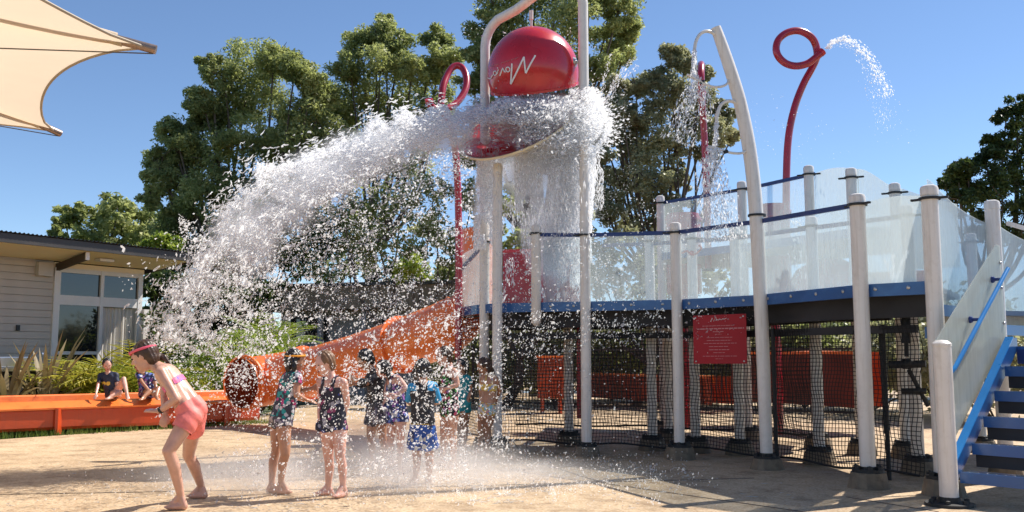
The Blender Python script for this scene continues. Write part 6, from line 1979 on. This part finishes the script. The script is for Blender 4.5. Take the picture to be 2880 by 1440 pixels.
def strands_np(p, r, Ln, dirv, curl=0.5):
    """bent ropes of water: three four-sided rings and two tips"""
    n = len(p)
    a = unit(dirv); u = unit(np.cross(a, wr.normal(size=(n, 3)))); v = np.cross(a, u)
    b = wr.uniform(-curl, curl, (n, 1)) * Ln[:, None]
    c1 = p - a * Ln[:, None] * 0.33; c2 = p + u * b * 0.45; c3 = p + a * Ln[:, None] * 0.33 + v * b * 0.3
    rr_ = r[:, None]
    vs = [c1 - a * Ln[:, None] * 0.25 - u * b * 0.3, ]
    for c in (c1, c2, c3):
        s_ = wr.uniform(0.55, 1.25, (n, 1))
        for q in (u, v, -u, -v):
            vs.append(c + q * rr_ * s_ * wr.uniform(0.7, 1.3, (n, 1)))
    vs.append(c3 + a * Ln[:, None] * 0.25)
    V = np.stack(vs, 1).reshape(-1, 3)
    f = []
    for k in range(4):
        k2 = (k + 1) % 4
        f.append([0, 1 + k2, 1 + k])
        for R0 in (1, 5):
            f.append([R0 + k, R0 + k2, R0 + 4 + k2]); f.append([R0 + k, R0 + 4 + k2, R0 + 4 + k])
        f.append([13, 9 + k, 9 + k2])
    f = np.array(f)
    F_ = (np.arange(n) * 14)[:, None, None] + f[None]
    return V, F_.reshape(-1, 3)
def join(parts):
    Vs, Fs, k = [], [], 0
    for V, F_ in parts:
        Vs.append(V); Fs.append(F_ + k); k += len(V)
    return np.concatenate(Vs), np.concatenate(Fs)
def water(name, parts, label, cat='water', mat='water'):
    V, F_ = join(parts)
    o = link(name, np_mesh(name, V, F_), M[mat], None, smooth=True, kind='stuff')
    tag(o, label, cat)
    return o
def keep(px, py, dens, scale=38, seed=5, lo=0.25):
    nn = 0.6 * vnoise(px, py, scale, seed) + 0.4 * vnoise(px, py, scale * 0.4, seed + 1)
    return wr.random(len(px)) < np.clip((nn - lo) / (1 - lo) * 2.0 * dens, 0, 1)

# --- the sheet of water thrown left from the tray
ED = np.array([(1600, 305), (1520, 318), (1450, 312), (1340, 312), (1260, 314), (1180, 322), (1090, 345), (1030, 368), (980, 388), (920, 412), (870, 432), (800, 462), (740, 505), (690, 552), (650, 600), (610, 650), (585, 700), (560, 755), (530, 815), (500, 865), (470, 910), (455, 950)], float)
WD = np.array([150, 120, 100, 85, 85, 85, 95, 105, 115, 125, 130, 135, 140, 145, 150, 150, 150, 150, 150, 140, 130, 120], float)
seg_ = np.linalg.norm(np.diff(ED, axis=0), axis=1); cum_ = np.concatenate([[0], np.cumsum(seg_)]) / seg_.sum()
tan_ = np.gradient(ED, axis=0); tan_ /= np.linalg.norm(tan_, axis=1, keepdims=True)
nor_ = np.stack([tan_[:, 1], -tan_[:, 0]], 1)
nor_[nor_[:, 1] < -0.2] *= 1
nor_ = np.where((nor_ @ np.array([0.5, 1.0]))[:, None] < 0, -nor_, nor_)
def amp_(t, n):
    return (vnoise(t * 4000, t * 0, 22, 77) > 0.62) * wr.exponential(3.5, n)   # little tongues thrown off the top edge
def arc(n, kind):
    t = wr.random(n) ** 0.92
    ex = np.interp(t, cum_, ED[:, 0]); ey = np.interp(t, cum_, ED[:, 1]); wd = np.interp(t, cum_, WD)
    nx = np.interp(t, cum_, nor_[:, 0]); ny = np.interp(t, cum_, nor_[:, 1])
    tx = np.interp(t, cum_, tan_[:, 0]); ty = np.interp(t, cum_, tan_[:, 1])
    # ragged upper edge
    amp = np.interp(t, [0, 0.25, 1], [0.6, 1.0, 1.9])
    rag = amp * (34 * (vnoise(t * 4000, t * 0, 130, 9) - 0.5) + 22 * (vnoise(t * 4000, t * 0, 40, 10) - 0.5) + 12 * (vnoise(t * 4000, t * 0, 14, 12) - 0.5))
    if kind == 'core':
        s = wd * np.where(wr.random(n) < 0.75, wr.random(n), 0.5 + wr.exponential(0.7, n)) * np.interp(t, [0, 0.6, 1], [1.0, 1.0, 1.0])
    elif kind == 'edge':
        s = wr.exponential(12, n) - 4 * amp_(t, n)
    else:
        s = -wr.exponential(16, n) * np.interp(t, [0, 0.35, 1], [0.6, 1.0, 2.2])
    px = ex + nx * (s + rag); py = ey + ny * (s + rag)
    Y = np.interp(t, [0, 0.12, 1], [12.45, 12.3, 10.3]) + wr.normal(size=n) * np.interp(t, [0, 1], [0.22, 0.5])
    d = np.stack([tx, wr.normal(size=n) * 0.35, -ty], 1) + wr.normal(size=(n, 3)) * 0.38
    return t, px, py, Y, d
parts = []
t, px, py, Y, d = arc(40000, 'core')
k = wr.random(len(px)) < np.interp(t, [0, 0.5, 0.75, 1], [1, 0.95, 0.6, 0.38])
k &= (0.6 * vnoise(px, py, 30, 31) + 0.4 * vnoise(px, py, 11, 32)) > np.interp(t, [0, 0.4, 0.7, 1], [0.12, 0.24, 0.43, 0.56])
k &= ~((np.abs(px - 1392) < 62) & (np.abs(py - 398) < 50) & (wr.random(len(px)) < 0.9))
px, py, Y, d, t = px[k], py[k], Y[k], d[k], t[k]
n = len(px)
m_ = wr.random(n) < 0.80
parts.append(drops_np(PN(px[m_], py[m_], Y[m_]), wr.lognormal(math.log(0.0066), 0.45, m_.sum()), wr.uniform(0.9, 2.6, m_.sum()), d[m_]))
m2 = ~m_
parts.append(strands_np(PN(px[m2], py[m2], Y[m2]), wr.lognormal(math.log(0.0058), 0.4, m2.sum()), wr.uniform(0.03, 0.11, m2.sum()), d[m2], 0.6))
for kind, cnt in (('edge', 5200), ('out', 1100)):
    t, px, py, Y, d = arc(cnt, kind)
    parts.append(strands_np(PN(px, py, Y), wr.lognormal(math.log(0.0062), 0.45, cnt), wr.uniform(0.02, 0.10, cnt), d, 0.6))
water('thrown_water', parts, 'long white arc of foaming water thrown left from the red bucket tray', 'water')

# --- the dome of water bursting round the tray and the curtains falling from it
parts = []
def blob_pts(n, cx, cy, rx, ry, Y0, sy, power=0.5):
    a = wr.random(n) * 2 * math.pi; r = wr.random(n) ** power
    return cx + rx * r * np.cos(a), cy + ry * r * np.sin(a), Y0 + wr.normal(size=n) * sy
for cx, cy, rx, ry, cnt in [(a_0, b_0, c_0, d_0, int(e_0 * 1.6)) for a_0, b_0, c_0, d_0, e_0 in ((1560, 352, 135, 78, 8500), (1440, 350, 120, 50, 3600), (1640, 320, 60, 72, 2800), (1380, 338, 60, 34, 1500), (1560, 430, 110, 60, 3400), (1500, 290, 112, 26, 2200), (1655, 268, 34, 26, 420))]:
    px, py, Y = blob_pts(cnt, cx, cy, rx, ry, 12.35, 0.28)
    # leave some of the red tray lining showing
    k = ~((np.abs(px - 1395) < 62) & (np.abs(py - 395) < 48) & (wr.random(cnt) < 0.92)) & ~((np.abs(px - 1470) < 45) & (np.abs(py - 385 + (px - 1470) * 0.4) < 26) & (wr.random(cnt) < 0.6))
    k &= ~((np.hypot((px - 1499) / 128, (py - 205) / 60) < 1.0))
    px, py, Y = px[k], py[k], Y[k]; n = len(px)
    dr = np.stack([px - 1520, wr.normal(size=n) * 60, -(py - 350)], 1) / 80 + wr.normal(size=(n, 3)) * 0.6
    m_ = wr.random(n) < 0.84
    parts.append(drops_np(PN(px[m_], py[m_], Y[m_]), wr.lognormal(math.log(0.0068), 0.45, m_.sum()), wr.uniform(1, 2.6, m_.sum()), dr[m_]))
    parts.append(strands_np(PN(px[~m_], py[~m_], Y[~m_]), wr.lognormal(math.log(0.0056), 0.35, (~m_).sum()), wr.uniform(0.03, 0.09, (~m_).sum()), dr[~m_], 0.6))
for cx, cy, rx, ry, cnt in ((1570, 345, 110, 70, 7000), (1480, 312, 105, 34, 4200), (1530, 400, 90, 34, 2200), (1440, 292, 60, 16, 900)):
    px, py, Y = blob_pts(cnt, cx, cy, rx, ry, 11.95, 0.16)
    k = (0.5 * vnoise(px, py, 26, 91) + 0.5 * vnoise(px, py, 9, 92)) > 0.30
    px, py, Y = px[k], py[k], Y[k]; n = len(px)
    dr = np.stack([px - 1520, wr.normal(size=n) * 60, -(py - 350)], 1) / 80 + wr.normal(size=(n, 3)) * 0.7
    parts.append(drops_np(PN(px, py, Y), wr.lognormal(math.log(0.0060), 0.5, n), wr.uniform(1, 2.8, n), dr))
# ragged crown of single drops round the burst
n = 1500
a = wr.uniform(-1.1, 1.3, n); rr0 = 1 + wr.exponential(0.10, n)
px = 1560 + 142 * rr0 * np.cos(a); py = 352 - 95 * rr0 * np.sin(a)
parts.append(drops_np(PN(px, py, 12.35 + wr.normal(size=n) * 0.2), wr.lognormal(math.log(0.008), 0.4, n), wr.uniform(1, 3, n), np.stack([np.cos(a), wr.normal(size=n) * 0.3, np.sin(a)], 1)))
def curtain(n, x0, x1, y0, y1, Y0, sy, thr, r=0.0085, seed=3, taper=0.0):
    px = wr.uniform(x0, x1, n); f = wr.random(n) ** 1.15; py = y0 + (y1 - y0) * f
    px = (px - (x0 + x1) / 2) * (1 - taper * f) + (x0 + x1) / 2 + 5 * np.sin(py / 60)
    k = (0.7 * vnoise(px, py * 0.22, 14, seed) + 0.3 * vnoise(px, py, 34, seed + 4)) > thr + 0.22 * f
    px, py = px[k], py[k]; n = len(px)
    Y = Y0 + wr.normal(size=n) * sy
    d = np.stack([wr.normal(size=n) * 0.25, wr.normal(size=n) * 0.25, -np.ones(n)], 1)
    m_ = wr.random(n) < 0.22
    pt = PN(px, py, Y); q = ~m_
    parts.append(strands_np(pt[m_], wr.lognormal(math.log(r * 0.6), 0.35, m_.sum()), wr.uniform(0.03, 0.12, m_.sum()), d[m_], 0.35))
    parts.append(drops_np(pt[q], wr.lognormal(math.log(r * 0.62), 0.4, q.sum()), wr.uniform(2.0, 7.0, q.sum()), d[q]))
curtain(4500, 1336, 1400, 420, 700, 12.7, 0.2, 0.30, seed=41)
curtain(3600, 1440, 1580, 430, 600, 12.5, 0.25, 0.30, seed=42, taper=0.1)
curtain(9500, 1552, 1672, 420, 800, 12.5, 0.22, 0.22, seed=43, taper=0.1)
curtain(4200, 1400, 1640, 560, 850, 12.6, 0.3, 0.42, r=0.007, seed=44)
curtain(900, 1660, 1705, 380, 620, 12.5, 0.2, 0.45, r=0.006, seed=45)
water('falling_water', parts, 'white burst and curtains of water falling round the tray below the bucket', 'water')

# --- loose drops filling the air under the arc
def poly_in(px, py, poly):
    ins = np.zeros(len(px), bool); n = len(poly); j = n - 1
    for i in range(n):
        xi, yi = poly[i]; xj, yj = poly[j]
        c = ((yi > py) != (yj > py)) & (px < (xj - xi) * (py - yi) / (yj - yi + 1e-9) + xi)
        ins ^= c; j = i
    return ins
parts = []
def scatter(n, poly, Ya, Yb, r, dens, seed, scale=40, el=(0.9, 2.4), sig=0.4, lo=0.25, vert=0.5, zmin=0.02):
    poly = np.array(poly, float)
    px = wr.uniform(poly[:, 0].min(), poly[:, 0].max(), n); py = wr.uniform(poly[:, 1].min(), poly[:, 1].max(), n)
    k = poly_in(px, py, poly) & keep(px, py, dens, scale, seed, lo)
    px, py = px[k], py[k]; n = len(px)
    Y = wr.uniform(Ya, Yb, n)
    p = PN(px, py, Y)
    k = p[:, 2] > zmin
    p = p[k]; n = len(p)
    d = wr.normal(size=(n, 3)); d[:, 2] -= vert; d[:, 0] -= vert * 0.5
    parts.append(drops_np(p, wr.lognormal(math.log(r), sig, n), wr.uniform(el[0], el[1], n), d))
scatter(24000, [(640, 650), (900, 520), (1100, 440), (1330, 420), (1330, 700), (1290, 900), (800, 900), (560, 900), (520, 800)], 9.6, 11.8, 0.0058, 0.66, 71)
scatter(11000, [(500, 600), (560, 640), (640, 700), (800, 760), (760, 1000), (480, 1000), (400, 940), (430, 880), (520, 720)], 9.4, 11.0, 0.0064, 0.9, 72)
scatter(1500, [(330, 760), (520, 600), (600, 500), (700, 430), (700, 520), (500, 760), (420, 960), (360, 960)], 9.4, 10.6, 0.0068, 0.30, 73)
scatter(7000, [(560, 880), (1290, 880), (1300, 1060), (1000, 1060), (560, 1100)], 8.3, 11.0, 0.0062, 0.6, 74)
scatter(5200, [(960, 1000), (1300, 1000), (1320, 1330), (1240, 1360), (960, 1330)], 8.1, 9.2, 0.0054, 0.66, 75)
scatter(4200, [(640, 1020), (980, 1020), (980, 1340), (660, 1340)], 7.7, 8.4, 0.0043, 0.55, 76)
scatter(2600, [(400, 960), (640, 960), (640, 1160), (440, 1180)], 8.3, 9.4, 0.0050, 0.38, 77)
scatter(2600, [(1290, 900), (1420, 900), (1450, 1290), (1290, 1290)], 9.8, 11.6, 0.0060, 0.5, 78)
scatter(26000, [(480, 640), (640, 600), (900, 500), (1100, 430), (1330, 410), (1330, 900), (1290, 1320), (640, 1300), (420, 940)], 9.0, 11.8, 0.0027, 0.75, 171, scale=60, sig=0.3, lo=0.2)
water('flying_drops', parts, 'thousands of loose white drops raining over the children under the arc', 'water drops')

parts = []
scatter(3200, [(1290, 560), (1340, 560), (1500, 640), (1500, 980), (1290, 960)], 11.6, 12.3, 0.0056, 0.5, 81)
scatter(3000, [(1400, 640), (1700, 640), (1800, 860), (1400, 860)], 11.4, 12.1, 0.0055, 0.42, 82)
scatter(4200, [(1400, 868), (1900, 866), (2130, 846), (2130, 930), (1900, 960), (1400, 1010)], 11.0, 11.9, 0.0058, 0.75, 83, vert=1.5)
scatter(1800, [(1400, 1000), (1660, 980), (1700, 1280), (1400, 1280)], 10.6, 11.9, 0.0052, 0.42, 84)
scatter(900, [(1700, 980), (2000, 960), (1980, 1280), (1700, 1280)], 10.6, 11.4, 0.0042, 0.35, 85)
scatter(1700, [(1700, 560), (2080, 540), (2120, 840), (1720, 850)], 11.0, 12.2, 0.0048, 0.40, 86)
scatter(700, [(1480, 110), (1640, 130), (1680, 260), (1560, 260)], 12.0, 12.3, 0.0045, 0.5, 87)
scatter(420, [(1390, 200), (1470, 260), (1390, 290)], 12.0, 12.3, 0.0045, 0.5, 88)
scatter(7000, [(1560, 250), (1760, 200), (1790, 480), (1720, 820), (1560, 800), (1660, 500)], 11.8, 12.8, 0.0028, 0.6, 172, scale=60, sig=0.3)
scatter(900, [(1300, 70), (1660, 80), (1700, 200), (1670, 260), (1640, 160), (1500, 84), (1380, 170), (1310, 240)], 12.3, 12.6, 0.0048, 0.4, 89)
water('deck_spray', parts, 'small drops dripping from the deck edge and bouncing off the guard panels', 'water drops')

# --- streams from the spoons and the jet from the looped spout
def stream(n, pts, w0, w1, r, seed, sig=0.4, el=(1.5, 4)):
    pts = np.array(pts, float)
    s_ = np.concatenate([[0], np.cumsum(np.linalg.norm(np.diff(pts[:, :2], axis=0), axis=1))]); s_ /= s_[-1]
    t = wr.random(n)
    px = np.interp(t, s_, pts[:, 0]); py = np.interp(t, s_, pts[:, 1]); Y = np.interp(t, s_, pts[:, 2])
    tx = np.gradient(pts[:, 0]); ty = np.gradient(pts[:, 1])
    ax_ = np.interp(t, s_, tx); ay = np.interp(t, s_, ty)
    wd = w0 + (w1 - w0) * t
    l_ = np.hypot(ax_, ay) + 1e-6
    o = np.clip(wr.normal(size=n), -2, 2) * wd
    px += -ay / l_ * o; py += ax_ / l_ * o
    d = np.stack([ax_, wr.normal(size=n) * 2, -ay], 1) + wr.normal(size=(n, 3)) * l_[:, None] * 0.25
    parts.append(drops_np(PN(px, py, Y + wr.normal(size=n) * 0.03 * (1 + 3 * t)), wr.lognormal(math.log(r), sig, n) * np.interp(t, [0, 1], [1.0, 0.75]), wr.uniform(el[0], el[1], n), d))
parts = []
stream(650, [(2322, 138, 13.8), (2345, 116, 13.8), (2375, 108, 13.8), (2405, 118, 13.8), (2435, 146, 13.8), (2462, 190, 13.8), (2485, 235, 13.8), (2500, 275, 13.8)], 3.0, 11, 0.0060, 1)
stream(420, [(2322, 140, 13.8), (2350, 124, 13.8), (2385, 122, 13.8), (2420, 152, 13.8), (2450, 215, 13.8), (2478, 300, 13.8), (2500, 370, 13.8)], 3, 20, 0.0042, 2)
scatter(420, [(2400, 160), (2520, 220), (2580, 380), (2560, 460), (2440, 380)], 13.5, 14.2, 0.0036, 0.5, 91)
scatter(650, [(2100, 230), (2260, 280), (2420, 430), (2280, 470), (2120, 440)], 13.0, 14.4, 0.0034, 0.4, 92)
water('spout_jet', parts, 'thin arching jet of water leaving the nine-shaped spout', 'water jet')
parts = []
stream(420, [(1953, 142, 10.56), (1952, 175, 10.56), (1951, 212, 10.56)], 3, 4, 0.0058, 3)
stream(900, [(1958, 214, 10.56), (1950, 250, 10.56), (1938, 290, 10.5), (1924, 340, 10.45), (1905, 400, 10.4)], 8, 26, 0.0055, 4)
stream(300, [(1980, 236, 10.6), (1985, 280, 10.55), (1990, 340, 10.5)], 7, 14, 0.005, 5)
stream(300, [(2015, 345, 10.56), (2014, 380, 10.56), (2012, 412, 10.56)], 3, 4, 0.0058, 6)
stream(1500, [(2012, 418, 10.5), (2010, 470, 10.5), (2012, 530, 10.45), (2020, 600, 10.45), (2035, 680, 10.4)], 10, 34, 0.0062, 7)
stream(300, [(1998, 414, 10.5), (1985, 460, 10.5), (1975, 540, 10.45)], 5, 18, 0.0045, 8)
stream(260, [(2010, 250, 11.2), (1985, 420, 11.2), (1960, 640, 11.2)], 30, 40, 0.0035, 9)
stream(170, [(2240, 620, 11.5), (2250, 740, 11.5), (2262, 800, 11.5)], 12, 20, 0.006, 10)
for ex in ((-28, -70), (-6, -90), (22, -60), (38, -95)):
    stream(70, [(2515, 800, 9.6), (2515 + ex[0] * 0.5, 800 + ex[1] * 0.6, 9.6), (2515 + ex[0], 800 + ex[1], 9.6)], 1.5, 3, 0.006, 11)
# two thin jets crossing the trees right of the arch
stream(160, [(1700, 300, 12.8), (1722, 240, 12.8), (1755, 190, 12.8), (1790, 160, 12.8)], 2, 4, 0.0055, 12)
stream(120, [(1690, 290, 12.8), (1700, 220, 12.8), (1720, 150, 12.8)], 2, 5, 0.005, 13)
stream(120, [(1706, 310, 12.8), (1740, 230, 12.8), (1800, 180, 12.8)], 2, 5, 0.005, 14)
water('spoon_streams', parts, 'ragged streams spilling from the spoons of the white curved tower', 'water stream')

# --- water bouncing off the paving
parts = []
n = 9000
cx = wr.normal(size=n) * 1.5 - 0.9; cy = 9.9 + wr.normal(size=n) * 1.0
k = (cx > -4.2) & (cx < 2.0) & (cy > 8.0) & (cy < 12.6); cx, cy = cx[k], cy[k]; n = len(cx)
cz = wr.exponential(0.075, n) + 0.004
p = np.stack([cx, cy, cz], 1)
d = wr.normal(size=(n, 3)); d[:, 2] += 1.2
parts.append(drops_np(p, wr.lognormal(math.log(0.0042), 0.4, n), wr.uniform(0.8, 2.2, n), d))
for gx, gy in [(wr.uniform(-3.4, 1.6), wr.uniform(8.1, 10.6)) for _ in range(34)]:   # little crowns where big drops land
    m = 22; a = wr.uniform(0, 6.28, m); r0 = wr.uniform(0.01, 0.07, m)
    p = np.stack([gx + r0 * np.cos(a), gy + r0 * np.sin(a), wr.uniform(0.005, 0.09, m)], 1)
    parts.append(drops_np(p, wr.uniform(0.003, 0.007, m), wr.uniform(1, 3, m), np.stack([np.cos(a) * 0.5, np.sin(a) * 0.5, np.ones(m)], 1)))
# flattened white foam on the paving
n = 2600
gx = wr.normal(size=n) * 1.3 - 0.9; gy = 9.3 + wr.normal(size=n) * 0.8
k = vnoise(gx + 20, gy + 20, 0.35, 55) > 0.55; gx, gy = gx[k], gy[k]; n = len(gx)
V, F_ = drops_np(np.zeros((n, 3)), wr.uniform(0.008, 0.022, n), wr.uniform(1, 3, n), np.stack([wr.normal(size=n), wr.normal(size=n) * 0.7, wr.normal(size=n) * 0.02], 1))
V[:, 2] *= 0.18; V += np.repeat(np.stack([gx, gy, np.full(n, 0.004)], 1), 6, 0)
parts.append((V, F_))
water('ground_splash', parts, 'white splashes bouncing off the wet paving round the children', 'water splash')

# --- fine mist: real thin volumes
def mist(name, label, blobs, dens, nscale, seedv):
    mb = MB()
    for c, r in blobs:
        mb.ball(c, r, 24, 14)
    me = mb.mesh(name)
    o = bpy.data.objects.new('tmp', me); COL.objects.link(o)
    m = o.modifiers.new('r', 'REMESH'); m.mode = 'VOXEL'; m.voxel_size = 0.06
    out = bpy.data.meshes.new_from_object(o.evaluated_get(bpy.context.evaluated_depsgraph_get()))
    bpy.data.objects.remove(o)
    mt = bpy.data.materials.new(name); mt.use_nodes = True
    n_ = mt.node_tree; n_.nodes.clear()
    ou = n_.nodes.new('ShaderNodeOutputMaterial')
    vs_ = n_.nodes.new('ShaderNodeVolumePrincipled')
    vs_.inputs['Color'].default_value = (0.98, 0.985, 1, 1)
    vs_.inputs['Anisotropy'].default_value = 0.55
    ge = n_.nodes.new('ShaderNodeNewGeometry')
    tot = None
    for c, r in blobs:   # each puff thins out towards its own edge
        mp = n_.nodes.new('ShaderNodeVectorMath'); mp.operation = 'SUBTRACT'
        n_.links.new(ge.outputs['Position'], mp.inputs[0]); mp.inputs[1].default_value = c
        dv = n_.nodes.new('ShaderNodeVectorMath'); dv.operation = 'DIVIDE'
        n_.links.new(mp.outputs[0], dv.inputs[0]); dv.inputs[1].default_value = r
        ln = n_.nodes.new('ShaderNodeVectorMath'); ln.operation = 'LENGTH'; n_.links.new(dv.outputs[0], ln.inputs[0])
        q = n_.nodes.new('ShaderNodeMapRange'); q.interpolation_type = 'SMOOTHSTEP'
        n_.links.new(ln.outputs['Value'], q.inputs[0])
        q.inputs[1].default_value = 1.0; q.inputs[2].default_value = 0.15; q.inputs[3].default_value = 0.0; q.inputs[4].default_value = 1.0
        if tot is None: tot = q.outputs[0]
        else:
            ad = n_.nodes.new('ShaderNodeMath'); ad.operation = 'MAXIMUM'
            n_.links.new(tot, ad.inputs[0]); n_.links.new(q.outputs[0], ad.inputs[1]); tot = ad.outputs[0]
    no = nz(n_, nscale, 4, 0.6, vec=ge.outputs['Position'])
    mr_ = n_.nodes.new('ShaderNodeMapRange')
    mr_.inputs[1].default_value = 0.36; mr_.inputs[2].default_value = 0.66; mr_.inputs[3].default_value = 0.12 * dens; mr_.inputs[4].default_value = dens
    n_.links.new(no.outputs[0], mr_.inputs[0])
    mu = n_.nodes.new('ShaderNodeMath'); mu.operation = 'MULTIPLY'
    n_.links.new(mr_.outputs[0], mu.inputs[0]); n_.links.new(tot, mu.inputs[1])
    n_.links.new(mu.outputs[0], vs_.inputs['Density'])
    n_.links.new(vs_.outputs[0], ou.inputs['Volume'])
    oo = link(name, out, mt, None, smooth=True, kind='stuff')
    tag(oo, label, 'mist')
    return oo
mist('ground_mist', 'low drifting mist over the wet paving at the children\'s feet',
     [(Vector((-2.3, 9.2, 0.14)), (1.7, 1.0, 0.28)), (Vector((-0.9, 9.3, 0.14)), (1.5, 1.2, 0.34)), (Vector((0.3, 9.5, 0.10)), (1.2, 0.8, 0.18)), (Vector((-1.4, 10.8, 0.2)), (1.8, 1.0, 0.42))], 2.6, 1.3, 1)
mist('plume_mist', 'white mist wrapping the falling water under the red bucket',
     [(P(1550, 360, 12.45), (0.85, 0.5, 0.55)), (P(1460, 325, 12.3), (0.6, 0.35, 0.26)), (P(1560, 350, 12.1), (0.7, 0.4, 0.42)), (P(1612, 540, 12.5), (0.30, 0.28, 0.8)), (P(1370, 520, 12.7), (0.20, 0.2, 0.7)), (P(1500, 500, 12.6), (0.55, 0.25, 0.45)), (P(1560, 700, 12.6), (0.5, 0.35, 0.6))], 18, 2.2, 2)
mist('curtain_mist', 'soft white veil of spray hanging between the arch posts',
     [(P(1368, 560, 12.95), (0.24, 0.22, 0.85)), (P(1605, 560, 12.75), (0.42, 0.25, 0.95)), (P(1480, 480, 12.75), (0.62, 0.25, 0.42)), (P(1540, 640, 12.75), (0.5, 0.25, 0.55))], 14, 2.6, 4)
mist('arc_mist', 'thin white haze inside the thrown arc of water',
     [(P(1200, 385, 12.0), (1.0, 0.45, 0.34)), (P(1040, 430, 11.6), (0.75, 0.5, 0.38)), (P(900, 500, 11.2), (0.65, 0.5, 0.42)), (P(780, 580, 10.9), (0.6, 0.5, 0.46)), (P(690, 680, 10.6), (0.5, 0.5, 0.52))], 8.0, 2.2, 3)
